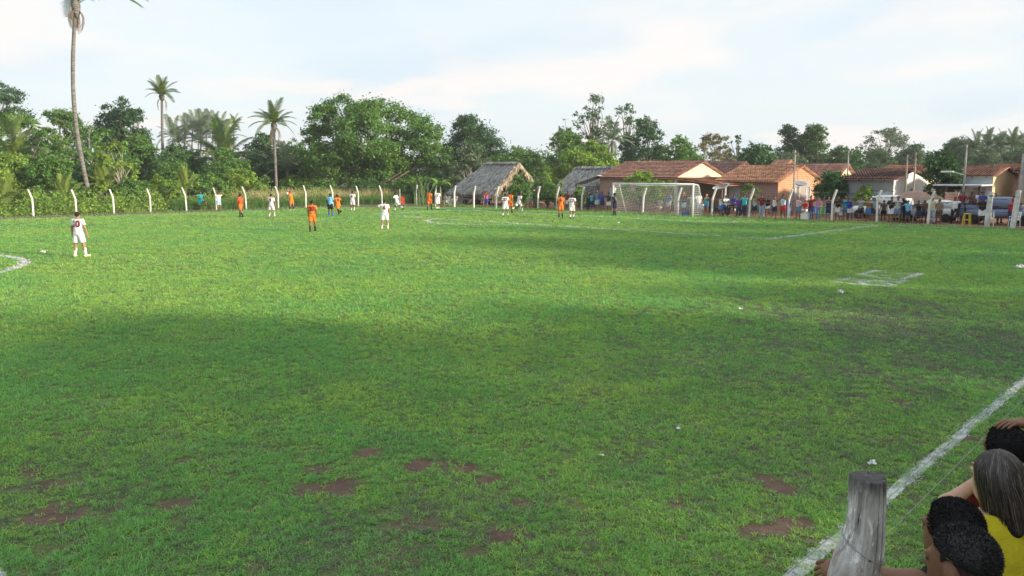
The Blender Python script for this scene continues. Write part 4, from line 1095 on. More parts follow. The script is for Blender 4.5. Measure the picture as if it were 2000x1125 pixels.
tree('broad_tree', 'hazy green tree above the two bare poles', 1740, 1830, 284, 120, 'broad', 'far', VIL, .1)
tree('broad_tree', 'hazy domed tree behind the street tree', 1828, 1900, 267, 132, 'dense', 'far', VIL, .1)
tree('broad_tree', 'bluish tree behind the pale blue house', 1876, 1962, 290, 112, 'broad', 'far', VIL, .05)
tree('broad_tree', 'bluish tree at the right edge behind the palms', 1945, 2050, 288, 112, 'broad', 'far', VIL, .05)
# ---- village street trees and shrubs
tree('street_tree', 'dark bushy street tree between the white gable house and the pale blue house', 1800, 1874, 290, 57.5, 'dense', 'deep', 'trees on the street', .28, leaf_size=.2)
tree('street_tree', 'round dark clipped tree between brick house and white gable house', 1588, 1662, 334, 60.5, 'dense', 'dark', 'trees on the street', .22, leaf_size=.16)
tree('shrub', 'light green shrub in front of the grey wall right of the round tree', 1668, 1714, 361, 58, 'bush', 'light', 'shrubs in the village', .02, leaf_size=.14, cat='shrub')
tree('shrub', 'feathery dark shrub before the brick wall behind bent post', 1442, 1492, 357, 59, 'airy', 'mid', 'shrubs in the village', .05, dens=6, leaf_size=.12, cat='shrub')
tree('shrub', 'tall yellow-green shrub behind the goal net', 1202, 1296, 334, 66.5, 'airy', 'light', 'shrubs in the village', .08, dens=5.5, lobes_n=26, leaf_size=.17, cat='shrub')
tree('shrub', 'small light shrub near the right goalpost before the mud wall', 1292, 1322, 352, 64.5, 'airy', 'light', 'shrubs in the village', .2, leaf_size=.15, dens=4, cat='shrub')
tree('shrub', 'leafy shrub covering the hut gable corner', 986, 1036, 336, 67.5, 'bush', 'mid', 'shrubs in the village', .05, leaf_size=.18, cat='shrub')
tree('shrub', 'slim tall shrub standing between the two thatched huts', 1056, 1082, 322, 74, 'bush', 'light', 'shrubs in the village', .1, leaf_size=.17, cat='shrub')
tree('shrub', 'wide shrub below the slim shrub between the huts', 1038, 1104, 356, 73, 'bush', 'mid', 'shrubs in the village', .02, leaf_size=.17, cat='shrub')
tree('shrub', 'yellow-green shrub left of the dark lean-to', 1082, 1112, 356, 71.5, 'airy', 'light', 'shrubs in the village', .1, dens=5, leaf_size=.15, cat='shrub')
tree('shrub', 'low green shrub before the dark lean-to at the bent post', 1116, 1150, 364, 70, 'bush', 'light', 'shrubs in the village', .02, leaf_size=.16, cat='shrub')
tree('shrub', 'green bush below the eave of the house at the right edge', 1950, 2004, 344, 72, 'bush', 'mid', 'shrubs in the village', .1, leaf_size=.18, cat='shrub')
# ---- understory behind the far fence
UND = 'bushes along the far fence'
BU = [(-40, 78, 297, 71, 'bush', 'light', 'round glossy light green bush at the left edge'), (62, 152, 304, 71, 'bush', 'mid', 'rounded green bush left of the tall palm foot'),
      (-30, 40, 372, 68.5, 'bush', 'mid', 'low bush at the left edge behind the first posts'), (30, 110, 366, 69, 'bush', 'light', 'low pale bush between first and second bent post'),
      (100, 185, 355, 70, 'bush', 'mid', 'bush under the tall palm trunk'), (160, 240, 358, 71, 'airy', 'light', 'loose bush behind the third bent post'),
      (215, 300, 350, 73, 'bush', 'mid', 'bush behind the fourth bent post'), (275, 350, 345, 75, 'bush', 'light', 'pale bush left of the fifth bent post'), (330, 400, 352, 76, 'airy', 'light', 'loose yellow-green bush behind the spectator in teal'),
      (375, 450, 340, 78, 'bush', 'mid', 'bush between fifth and seventh bent posts'), (430, 520, 330, 82, 'bush', 'light', 'lime bush in front of the dark woods'), (480, 560, 345, 86, 'airy', 'mid', 'loose bush at the third palm foot'),
      (540, 610, 342, 90, 'bush', 'light', 'bush right of the third palm foot'), (290, 400, 318, 84, 'bush', 'mid', 'broad bush below the dark tree mass'), (400, 500, 315, 86, 'bush', 'mid', 'broad bush under the young babassu palm'),
      (-20, 70, 330, 76, 'bush', 'dark', 'dark bush behind the glossy bush'), (120, 210, 320, 78, 'bush', 'dark', 'dark bush behind the tall palm trunk'), (590, 680, 352, 88, 'bush', 'mid', 'bush under the great tree, left side'),
      (670, 770, 350, 88, 'bush', 'dark', 'dark bush under the great tree'), (760, 860, 345, 88, 'bush', 'mid', 'bush under the great tree, right side'), (800, 880, 350, 86, 'bush', 'dark', 'dark bush behind the banana plant')]
for x0, x1, yt, d, k, lf, lab in BU:
    tree('bush', lab, x0, x1, yt, d, k, lf, UND, .02, leaf_size=.22, dens=1.0 if k == 'bush' else 5, cat='bush')
# knee-high weeds right behind the fence
r = np.random.default_rng(77); Cw = []; 
n = 30000; uu = r.uniform(-12, 48, n); vv = 67.0 + r.uniform(0, 4.5, n); hh = .15 + 1.5 * np.clip(fbm(uu * .9, vv * .9, 5, 3) - .3, 0, 1) * 1.6
keep = (uu < 30) | (r.uniform(size=n) < .5); uu, hh, vv = uu[keep], hh[keep], vv[keep]
zz = r.uniform(0, 1, len(uu)) ** .8 * hh * 1.5; zz *= np.clip((vv - 66.6) / 1.5, .25, 1)
C = np.c_[uu[:, None] * EU + vv[:, None] * EV, zz]; N = r.normal(0, 1, (len(uu), 3)) * .3 + np.array([0, -.3, .6])
V, F = leaf_cloud(C, N, .22, r, .5); me = fast_mesh('weeds', V, F); me.materials.append(LM['light'])
tag(stuff(link('weeds', me)), 'low green weeds growing along the far fence', 'weeds')
# tall dry grass behind the fence, from the throw-in player to the corner
def grass_band(name, label, u0, u1, v0, v1, n, h, mats, seed, w=.018):
    r = np.random.default_rng(seed); u = r.uniform(u0, u1, n); v = r.uniform(v0, v1, n)
    cl = fbm(u * .8, v * .8, seed, 3); L = h * (.55 + .8 * cl) * r.uniform(.6, 1.2, n); az = r.uniform(0, 2 * PI, n); ln = r.uniform(.05, .9, n)
    P = np.c_[u[:, None] * EU + v[:, None] * EV, np.zeros(n)]; d = np.c_[np.cos(az), np.sin(az), np.zeros(n)]; s = np.c_[-np.sin(az), np.cos(az), np.zeros(n)] * w
    Md = P + d * (L * ln * .3)[:, None] + np.array([0, 0, 1]) * (L * .6)[:, None]; T = P + d * (L * ln)[:, None] + np.array([0, 0, 1]) * L[:, None]
    V = np.stack([P - s, P + s, Md + s, Md - s, T + s * .3, T - s * .3], 1).reshape(-1, 3); o = np.arange(n)[:, None] * 6
    F = np.concatenate([o + np.array([[0, 1, 2, 3]]), o + np.array([[3, 2, 4, 5]])]); me = fast_mesh(name, V, F); me.materials.append(mats)
    return tag(stuff(link(name, me)), label, 'grass')
grass_band('dry_grass', 'tall straw-coloured grass behind the fence at the corner', 37, 57, 68.5, 77, 15000, 1.35, LM['straw'], 81, .012)
grass_band('tall_grass', 'tall green-grey grass in front of the dry grass', 28, 56, 66.9, 69.8, 18000, .9, LM['mid'], 82, .012)
grass_band('verge_grass', 'rough grass fringe at the foot of the goal end fence', 51.5, 53.4, 10, 62, 6000, .16, BM[0], 83, .012)
grass_band('verge_grass', 'rough grass fringe at the foot of the far fence', -10, 50, 64.3, 66.8, 7000, .16, BM[2], 84, .012)
# far woods that close the horizon
def far_woods():
    r = np.random.default_rng(91); lob = []
    for i in range(150):
        x = r.uniform(-170, 170); y = 150 + abs(r.normal(0, 14)) - .12 * abs(x); h = r.uniform(5.0, 8.5) if x > -70 else r.uniform(7, 11); w = r.uniform(4, 7)
        lob.append(((x, y, h - w * .55), (w, w, w * .6))); lob.append(((x + r.normal(0, 3), y, h * .4), (w, w, h * .5)))
    C, N, _ = crown_points(lob, .95, r, .2); C[:, 2] = np.maximum(C[:, 2], .3); V, F = leaf_cloud(C, N, .85, r); me = fast_mesh('distant_woods', V, F); me.materials.append(LM['far'])
    tag(stuff(link('distant_woods', me)), 'distant band of woods closing the horizon', 'woods')
far_woods()

# ---- palms
def frond_mesh(L, nl, droop, r, wl, upw=.25, fold=.5):
    V = []; F = []
    def q(t):                                               # rachis: leaves the trunk up and out, then arches over
        return np.array([L * (t - .18 * droop * t * t), 0, L * (upw * t * 1.6 - droop * t * t)])
    P = [q(t) for t in np.linspace(0, 1, 9)]
    for i in range(8):
        a, b = P[i], P[i + 1]; w = .035 * (1 - i / 9) * L / 4; o = len(V)
        V += [a + [0, w, 0], a - [0, w, 0], b - [0, w * .9, 0], b + [0, w * .9, 0]]; F.append((o, o + 1, o + 2, o + 3))
    for k in range(nl):
        t = .12 + .88 * k / nl; c = q(t); tg = q(min(1, t + .02)) - q(t - .02); tg /= np.linalg.norm(tg)
        ll = wl * math.sin(PI * (.12 + .82 * t)) ** .6 * r.uniform(.85, 1.1)
        for s in (-1, 1):
            d = np.array([tg[0] * .62, s * .8, tg[2] * .5 + fold * .35]); d /= np.linalg.norm(d); e = d + np.array([0, 0, -.75 * r.uniform(.6, 1.2)]); e /= np.linalg.norm(e)
            m = c + d * ll * .5; tip = m + e * ll * .5; w = tg * .022 * L / 4 * 1.5; o = len(V)
            V += [c - w, c + w, m + w, m - w, tip]; F += [(o, o + 1, o + 2, o + 3), (o + 3, o + 2, o + 4, o + 4)]
    V = np.array(V); F = [f if len(set(f)) == 4 else f[:3] for f in F]
    me = bpy.data.meshes.new('frond'); me.from_pydata([tuple(v) for v in V], [], F); me.update(); return me
_r = np.random.default_rng(5)
FRONDS = [frond_mesh(1.0 * 4, 42, dr, _r, .95, up) for dr, up in ((.42, .30), (.62, .30), (.85, .26), (.3, .42))]
def palm(label, base, top, nfr, size, leaf='palm', trunk_r=.16, dead=5, bend=0.0, group='palms', seed=1, tilt=(.0, 1.3), name='palm_tree', skirt=True, lean=(0, 0), dsz=1.0, extra=()):
    r = np.random.default_rng(seed); base = Vector(base); tp = Vector(top) - base
    t = thing(name, label, 'palm', base, 0, group)
    n = 14; P = []; R = []
    for i in range(n):
        k = i / (n - 1); P.append(Vector((tp.x * k ** 1.2 + bend * math.sin(PI * k), tp.y * k, tp.z * k))); R.append(trunk_r * (1.15 - .35 * k) * (1 + .04 * math.sin(i * 2.1)))
    R[0] *= 1.25
    if tp.z > .6: MB().tube(P, R, 10).build('trunk', palmbark, t, True)
    if skirt:
        MB().lathe([(trunk_r * .8, -size * .22), (trunk_r * 1.7, -size * .12), (trunk_r * 2.1, 0), (trunk_r * 1.4, size * .1), (.03, size * .16)], 9, tuple(tp)).build('crownshaft', palmbark, t, True)
    for i in range(nfr):
        m = FRONDS[[3, 0, 0, 1, 1, 2][min(5, int(6 * i / nfr))]]
        me = m
        o = link('frond', me, t); o.location = tp
        if not len(me.materials): me.materials.append(LM['palm'])
        o.material_slots[0].link = 'OBJECT'; o.material_slots[0].material = LM[leaf if i % 5 else 'palmy' if leaf == 'palm' else leaf]
        az = i * 2.399 + r.uniform(-.25, .25); el = tilt[1] - (tilt[1] - tilt[0]) * (i / nfr) + r.uniform(-.1, .1)
        o.rotation_euler = (r.uniform(-.3, .3), -el * .7, az); s = size / 4 * r.uniform(.85, 1.12); o.scale = (s, s, s)
    for az, el in extra:
        o = link('frond', FRONDS[1], t); o.location = tp; o.material_slots[0].link = 'OBJECT'; o.material_slots[0].material = LM['palm']; s = size / 4 * 1.25; o.rotation_euler = (0, -el, az); o.scale = (s, s, s)
    for i in range(dead):
        o = link('dead_frond', FRONDS[2], t); o.location = tp - Vector((0, 0, size * .06)); o.material_slots[0].link = 'OBJECT'; o.material_slots[0].material = LM['dead']
        az = i * 2.1 + r.uniform(-.3, .3); s = size / 4 * r.uniform(.55, .8) * dsz; o.rotation_euler = (0, r.uniform(.75, 1.0), az); o.scale = (s, s * .5, s)
    return t
def palm_px(label, xb, xt, yt, d, nfr, size, **kw):
    b = AT(xb, 400, d); tp = AT(xt, yt, d); return palm(label, (b[0], d, 0), tuple(tp), nfr, size, **kw)
PG = 'tall palms in the woods'
palm_px('tallest palm with curved grey trunk whose crown leaves the top of the picture', 180, 148, 10, 72, 16, 5.2, trunk_r=.185, dead=14, bend=-.9, group=PG, seed=3, tilt=(.45, 1.4), dsz=.55, extra=((.0, .12), (.35, .3), (2.9, .5)))
palm_px('second palm with upright green crown left of centre woods', 321, 316, 188, 96, 20, 2.5, trunk_r=.17, dead=5, group=PG, seed=4, tilt=(.25, 1.5))
palm_px('third slender palm with drooping crown left of the great tree', 541, 535, 244, 88, 22, 2.9, trunk_r=.16, dead=5, group=PG, seed=5, tilt=(-.25, 1.4))
palm_px('small far palm silhouetted on the sky right of the distant palm grove', 457, 457, 243, 190, 12, 3.0, trunk_r=.14, dead=0, group=PG, seed=6, tilt=(-.3, 1.2), skirt=False)
GL = ['%s palm of the distant grove counted from the second palm' % o for o in ('leftmost', 'third', 'fourth', 'sixth', 'seventh', 'eighth', 'ninth')] + ['low second palm of the distant grove under the leftmost one', 'low fifth palm in the middle of the distant grove', 'rightmost palm of the distant grove']
for i, (x, y) in enumerate([(338, 268), (362, 262), (376, 256), (393, 252), (404, 258), (416, 254), (428, 262), (350, 282), (388, 276), (440, 272)]):
    palm_px(GL[i], x, x, y, 165 + 8 * (i % 3), 13, 4.6, leaf='grey', trunk_r=.2, dead=1, group='palms of the distant grove', seed=20 + i, tilt=(-.2, 1.35), skirt=False, name='grove_palm')
palm_px('young babassu palm with arching fronds below the distant grove', 438, 438, 322, 92, 20, 5.0, leaf='palm', trunk_r=.3, dead=3, group='young palms in the bushes', seed=41, tilt=(.15, 1.4), skirt=False)
palm_px('young palm with long fronds at the left edge', 30, 30, 306, 80, 18, 4.0, leaf='palm', trunk_r=.3, dead=3, group='young palms in the bushes', seed=42, tilt=(.0, 1.35), skirt=False)
palm_px('small yellow-green palm sprout at the left edge by the first post', 8, 8, 412, 66.8, 9, 3.0, leaf='palmy', trunk_r=.1, dead=0, group='young palms in the bushes', seed=43, tilt=(.55, 1.5), skirt=False)
palm_px('small yellow palm sprout at the tall palm foot', 205, 205, 372, 74, 8, 3.0, leaf='palmy', trunk_r=.1, dead=0, group='young palms in the bushes', seed=44, tilt=(.6, 1.5), skirt=False)
palm_px('yellow palm sprout among the bushes left of the teal spectator', 362, 362, 376, 73, 8, 2.4, leaf='palmy', trunk_r=.1, dead=0, group='young palms in the bushes', seed=45, tilt=(.6, 1.5), skirt=False)
palm_px('pale palm sprout behind the second bent post', 128, 128, 395, 68.2, 7, 2.4, leaf='palmy', trunk_r=.1, dead=0, group='young palms in the bushes', seed=46, tilt=(.6, 1.5), skirt=False)
palm_px('low palm beside the third palm trunk', 562, 562, 335, 91, 14, 3.4, leaf='grey', trunk_r=.2, dead=1, group='young palms in the bushes', seed=47, tilt=(.1, 1.4), skirt=False)
palm_px('drooping palm crown behind the mud house', 1195, 1195, 276, 99, 16, 3.0, leaf='grey', trunk_r=.2, dead=6, group='palms behind the village', seed=48, tilt=(-.5, 1.3), skirt=False)
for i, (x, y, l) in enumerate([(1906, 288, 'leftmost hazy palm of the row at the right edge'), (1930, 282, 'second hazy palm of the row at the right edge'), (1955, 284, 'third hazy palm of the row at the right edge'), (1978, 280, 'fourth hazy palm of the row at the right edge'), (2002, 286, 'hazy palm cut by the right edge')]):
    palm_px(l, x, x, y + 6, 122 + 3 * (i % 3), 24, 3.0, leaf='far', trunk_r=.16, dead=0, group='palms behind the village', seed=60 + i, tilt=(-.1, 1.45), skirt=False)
# ---- banana plant and cane clump by the corner
def banana(label, px, d, seed):
    r = np.random.default_rng(seed); g = AT(px, 400, d); t = thing('banana_plant', label, 'plant', (g[0], d, 0))
    MB().tube([(0, 0, 0), (.03, 0, 1.2), (.0, 0, 2.0)], [.12, .1, .06], 8).build('stem', M('banana_stem', (.2, .24, .1), .7), t, True)
    for i in range(8):
        az = i * 2.4; L = r.uniform(1.5, 2.1); V = []; F = []; n = 9
        for k in range(n):
            s = k / (n - 1); x = L * (.75 * s); z = 1.9 + L * (.85 * s - .75 * s * s * (.5 + .1 * i)); w = .25 * math.sin(PI * (.08 + .9 * s)) ** .7
            for q in (-1, 0, 1): V.append((x * math.cos(az) - q * w * math.sin(az), x * math.sin(az) + q * w * math.cos(az), z + abs(q) * w * .35))
        for k in range(n - 1):
            for q in range(2): F.append((k * 3 + q, k * 3 + q + 1, k * 3 + q + 4, k * 3 + q + 3))
        MB().add(V, F).build('leaf', LM['light'] if i % 2 else LM['mid'], t, True)
banana('banana plant with broad bright leaves left of the thatched hut', 860, 77.5, 1)
banana('smaller banana plant among shrubs between the huts', 1046, 74.5, 2)
banana('banana plant behind the mud house ridge, left', 1100, 92, 3)
cn = thing('cane_clump', 'clump of tall cane stalks left of the banana plant', 'plant', (*AT(823, 400, 80)[:2], 0)); r = np.random.default_rng(4)
for i in range(26):
    a, l, h = r.uniform(0, 2 * PI), r.uniform(.2, .9), r.uniform(1.8, 3.1); x, y = r.normal(0, .35, 2)
    MB().tube([(x, y, 0), (x + .3 * l * math.cos(a), y + .3 * l * math.sin(a), h * .6), (x + l * math.cos(a), y + l * math.sin(a), h)], [.03, .025, .008], 4).build('stalk', LM['grey'] if i % 3 else LM['light'], cn)
# ---- trees standing out of the picture at the right, whose shade lies on the near half of the pitch
SH = 'shade trees beyond the right end of the near touchline'
ST = [(*W(u, v)[:2], h, w, o) for u, v, h, w, o in [(1, -8, 9.5, 8, 'first'), (8, -9, 9.8, 8.5, 'second'), (15, -8, 9.0, 8, 'third'), (21.5, -8, 6.8, 6, 'fourth, lowest'), (27.5, -9, 6.6, 6, 'fifth'), (34, -8, 9.2, 6, 'sixth'),
      (41, -9, 13, 8, 'seventh'), (48.5, -9, 13.5, 8.5, 'eighth'), (57, -10, 13, 9, 'ninth'), (65, -11, 12, 9, 'tenth')]]
for x, y, h, w, o in ST:
    TREES += 1; r = np.random.default_rng(4000 + TREES); lob = []
    for i in range(16):
        a = r.uniform(0, 2 * PI); q = r.uniform(-.9, 1); rr = math.sqrt(1 - q * q); lr = r.uniform(.3, .42)
        lob.append((((w / 2) * (1 - lr) * rr * math.cos(a), (w / 2) * (1 - lr) * rr * math.sin(a), h * .56 + q * h * .42 * (1 - lr)), (lr * w / 2 * 1.1, lr * w / 2 * 1.1, lr * h * .42)))
    lob.append(((0, 0, h * .55), (w * .33, w * .33, h * .3)))
    C, N, _ = crown_points(lob, 12, r, .24); V, F = leaf_cloud(C, N, .42, r)
    t = thing('shade_tree', o + ' of the leafy trees in the row behind the near touchline, counted rightwards', 'tree', (x, y, 0), 0, SH)
    me = fast_mesh('crown', V, F); me.materials.append(LM['dark']); link('crown', me, t)
    mb = MB(); mb.tube([(0, 0, 0), (.1, 0, h * .25), (0, 0, h * .5)], [.35, .28, .2], 9); mb.build('trunk', bark, t, True)
    mb = MB(); [limb(mb, (0, 0, h * .4), c, .12, .04, r) for c, _ in lob]; mb.build('limbs', bark, t, True)
# ================================================================== SHAPES FROM DISTANCE FIELDS (people)
def surf_nets(fn, lo, hi, h):
    lo, hi = np.array(lo, float), np.array(hi, float); n = np.maximum(4, np.ceil((hi - lo) / h).astype(int) + 1)
    ax = [lo[i] + np.arange(n[i]) * h for i in range(3)]
    X, Y, Z = np.meshgrid(*ax, indexing='ij', sparse=False)
    D = fn(np.stack([X, Y, Z], -1).reshape(-1, 3)).reshape(n)
    ins = D < 0; c = np.zeros(n - 1, int)
    for i in (0, 1):
        for j in (0, 1):
            for k in (0, 1): c += ins[i:n[0] - 1 + i, j:n[1] - 1 + j, k:n[2] - 1 + k]
    act = (c > 0) & (c < 8); ids = -np.ones(n - 1, int); cells = np.argwhere(act); ids[act] = np.arange(len(cells))
    acc = np.zeros((len(cells), 3)); cnt = np.zeros(len(cells))
    i0, j0, k0 = cells.T
    for a in range(3):
        o1, o2 = [x for x in range(3) if x != a]
        for p in (0, 1):
            for q in (0, 1):
                s = np.zeros((3,), int); s[o1] = p; s[o2] = q; e = s.copy(); e[a] = 1
                d0 = D[i0 + s[0], j0 + s[1], k0 + s[2]]; d1 = D[i0 + e[0], j0 + e[1], k0 + e[2]]; m = (d0 < 0) != (d1 < 0)
                t = d0[m] / (d0[m] - d1[m]); P = cells[m] + s; P = P.astype(float); P[:, a] += t; acc[m] += P; cnt[m] += 1
    V = lo + acc / cnt[:, None] * h; Q = []
    for a in range(3):
        b, d = (a + 1) % 3, (a + 2) % 3
        sl = [slice(None)] * 3; s2 = [slice(None)] * 3; sl[a] = slice(0, n[a] - 1); s2[a] = slice(1, n[a])
        A, B = ins[tuple(sl)], ins[tuple(s2)]; ed = np.argwhere(A != B); ok = (ed[:, b] > 0) & (ed[:, d] > 0) & (ed[:, b] < n[b] - 1) & (ed[:, d] < n[d] - 1); ed = ed[ok]
        fl = A[tuple(ed.T)]
        def cid(db, dd): e = ed.copy(); e[:, b] += db; e[:, d] += dd; return ids[tuple(e.T)]
        q = np.stack([cid(-1, -1), cid(0, -1), cid(0, 0), cid(-1, 0)], 1); q[~fl] = q[~fl][:, ::-1]; Q.append(q)
    Q = np.concatenate(Q); Q = Q[(Q >= 0).all(1)]
    return V, Q
def cone(a, b, ra, rb):
    a, b = np.array(a, float), np.array(b, float); ba = b - a; l2 = ba @ ba + 1e-12
    def f(p):
        h = np.clip(((p - a) @ ba) / l2, 0, 1); return np.linalg.norm(p - a - h[:, None] * ba, axis=1) - (ra + (rb - ra) * h)
    f.box = (np.minimum(a - ra, b - rb), np.maximum(a + ra, b + rb)); return f
def cutcone(a, b, ra, rb, cap0=False):                     # cone ended by a flat cut at b (and a)
    a, b = np.array(a, float), np.array(b, float); ba = b - a; L = np.linalg.norm(ba); t = ba / L; g = cone(a, b + t * .1, ra, rb + (rb - ra) * .1 / L)
    def f(p):
        d = np.maximum(g(p), (p - b) @ t); return np.maximum(d, (a - p) @ t) if cap0 else d
    f.box = g.box; return f
def ell(c, r, R=None):
    c, r = np.array(c, float), np.array(r, float); R = np.eye(3) if R is None else R
    def f(p):
        q = (p - c) @ R; k0 = np.linalg.norm(q / r, axis=1); k1 = np.linalg.norm(q / r ** 2, axis=1); return k0 * (k0 - 1) / (k1 + 1e-9)
    m = r.max(); f.box = (c - m, c + m); return f
def smin(fs, k):
    def f(p):
        d = fs[0](p)
        for g in fs[1:]:
            e = g(p); h = np.clip(.5 + .5 * (e - d) / k, 0, 1); d = e * (1 - h) + d * h - k * h * (1 - h)
        return d
    f.box = (np.min([g.box[0] for g in fs], 0), np.max([g.box[1] for g in fs], 0)); return f
def cut(f, c, n):                                          # keep the side against n
    c, n = np.array(c, float), np.array(n, float); n = n / np.linalg.norm(n)
    g = lambda p: np.maximum(f(p), (p - c) @ n); g.box = f.box; return g
def sub(f, g0): g = lambda p: np.maximum(f(p), -g0(p)); g.box = f.box; return g
def sdf_mesh(f, h, pad=.03):
    return surf_nets(f, f.box[0] - pad, f.box[1] + pad, h)
def unit(v): v = np.array(v, float); return v / np.linalg.norm(v)
def frame(up, fwd):                                        # columns x(right) y(forward) z(up)
    z = unit(up); x = unit(np.cross(fwd, z)); y = np.cross(z, x); return np.stack([x, y, z], 1)
def head_sdf(c, R, s=1.0):
    """head with brow, nose, mouth, jaw and ears; c centre, R frame, s scale (1 = 1.75 m person)"""
    P = lambda x, y, z: c + R @ np.array([x, y, z]) * s
    cr = ell(P(0, -.012, .028), np.array([.075, .094, .088]) * s, R); face = ell(P(0, .025, -.03), np.array([.062, .072, .088]) * s, R)
    jaw = ell(P(0, .045, -.078), np.array([.042, .045, .035]) * s, R)
    d = smin([cr, face, jaw], .03 * s)
    add = [cone(P(0, .088, .008), P(0, .103, -.024), .009 * s, .0125 * s), cone(P(-.03, .085, .022), P(.03, .085, .022), .012 * s, .012 * s),
           cone(P(-.02, .083, -.057), P(.02, .083, -.057), .009 * s, .009 * s)]
    for sx in (-1, 1): add += [ell(P(sx * .076, -.005, -.012), np.array([.014, .022, .034]) * s, R)]
    d = smin([d] + add, .012 * s)
    for sx in (-1, 1): d = sub(d, ell(P(sx * .03, .100, .004), np.array([.015, .012, .009]) * s, R))
    return d
def hair_sdf(c, R, s=1.0, thick=.012, style='short'):
    P = lambda x, y, z: c + R @ np.array([x, y, z]) * s
    cap = ell(P(0, -.016, .034), np.array([.076 + thick, .093 + thick, .088 + thick]) * s, R)
    cap = cut(cap, P(0, .05, .05), R @ np.array([0, .95, -.45])); cap = cut(cap, P(0, -.02, -.045), R @ np.array([0, .35, -1]))
    if style == 'long':
        cap = smin([cap, cone(P(0, -.07, .02), P(0, -.095, -.2), .07 * s, .05 * s), cone(P(-.05, -.04, 0), P(-.055, -.05, -.14), .035 * s, .025 * s), cone(P(.05, -.04, 0), P(.055, -.05, -.14), .035 * s, .025 * s)], .03 * s)
    if style == 'bun': cap = smin([cap, ell(P(0, -.12, .06), np.array([.04, .04, .04]) * s, R)], .02 * s)
    return cap
def fingers(wr, R, s, curl, side):
    """five tapered fingers on the palm end; R columns: x across the palm (towards the thumb), y palm normal, z towards the fingertips"""
    V = []; F = []
    for k, (off, L, rad) in enumerate([(.032, .072, .0085), (.011, .08, .009), (-.011, .075, .0085), (-.031, .06, .0075), (.042, .055, .010)]):
        if k < 4: base = np.array([off, 0, .085]); d = unit([off * 1.2, 0, 1])
        else: base = np.array([off, .005, .035]); d = unit([.8, .25, .75])
        p = base; path = [p]
        for j in range(3):
            a = curl * (.5 + .45 * j) * (1 if k < 4 else .4); dd = unit([d[0], math.sin(a), d[2] * math.cos(a)]); p = p + dd * L * (.42, .33, .25)[j]; path.append(p)
        pts = [wr + R @ (q * s) for q in path]; m = MB().tube(pts, [rad * s * q for q in (1.05, 1, .9, .6)], 5); o = len(V); V += m.v; F += [tuple(i + o for i in f) for f in m.f]
    return V, F
SK = [M('skin_dark', (.115, .062, .042), .55, .1, 20, .1, 60, .002), M('skin_brown', (.22, .115, .07), .55, .1, 20, .1, 60, .002), M('skin_tan', (.36, .20, .125), .55, .1, 20, .1, 60, .002), M('skin_light', (.50, .31, .22), .55, .1, 20, .1, 60, .002)]
HAIRM = dict(black=M('hair_black', (.012, .011, .012), .7, .3, 60, .5, 120, .004), brown=M('hair_brown', (.06, .035, .02), .7, .3, 60, .5, 120, .004), grey=M('hair_grey', (.42, .40, .38), .8, .3, 60, .5, 120, .004), blond=M('hair_blond', (.38, .26, .12), .7, .3, 60, .5, 120, .004), red=M('hair_auburn', (.20, .07, .035), .7, .3, 60, .5, 120, .004))
eyem = M('eye_dark', (.02, .018, .015), .3, .1, 10, 0)
CL = dict(white=(.78, .78, .80), orange=(.80, .20, .03), darkorange=(.55, .10, .03), black=(.02, .02, .023), navy=(.025, .035, .09), royal=(.03, .06, .42), blue=(.04, .22, .62), sky=(.18, .50, .78), teal=(.02, .30, .33), turq=(.05, .50, .58), aqua=(.03, .45, .50),
          maroon=(.20, .025, .035), red=(.50, .03, .04), pink=(.72, .12, .20), palepink=(.72, .50, .52), rose=(.62, .22, .50), purple=(.13, .05, .30), denim=(.13, .22, .38), jean=(.33, .45, .60), grey=(.32, .33, .33), palegrey=(.55, .57, .58), lightblue=(.50, .66, .78), yellow=(.62, .55, .03),
          mustard=(.50, .30, .06), khaki=(.30, .25, .17), brown=(.13, .075, .05), cream=(.66, .60, .42), greygreen=(.30, .36, .32), socks_blue=(.03, .10, .60))
def cloth(c):
    n = 'cloth_' + c
    if n in _MC: return _MC[n]
    return M(n, CL[c], .85, .16, 7, .5, 14, .02, .15)
def v3(*a): return np.array(a, float)
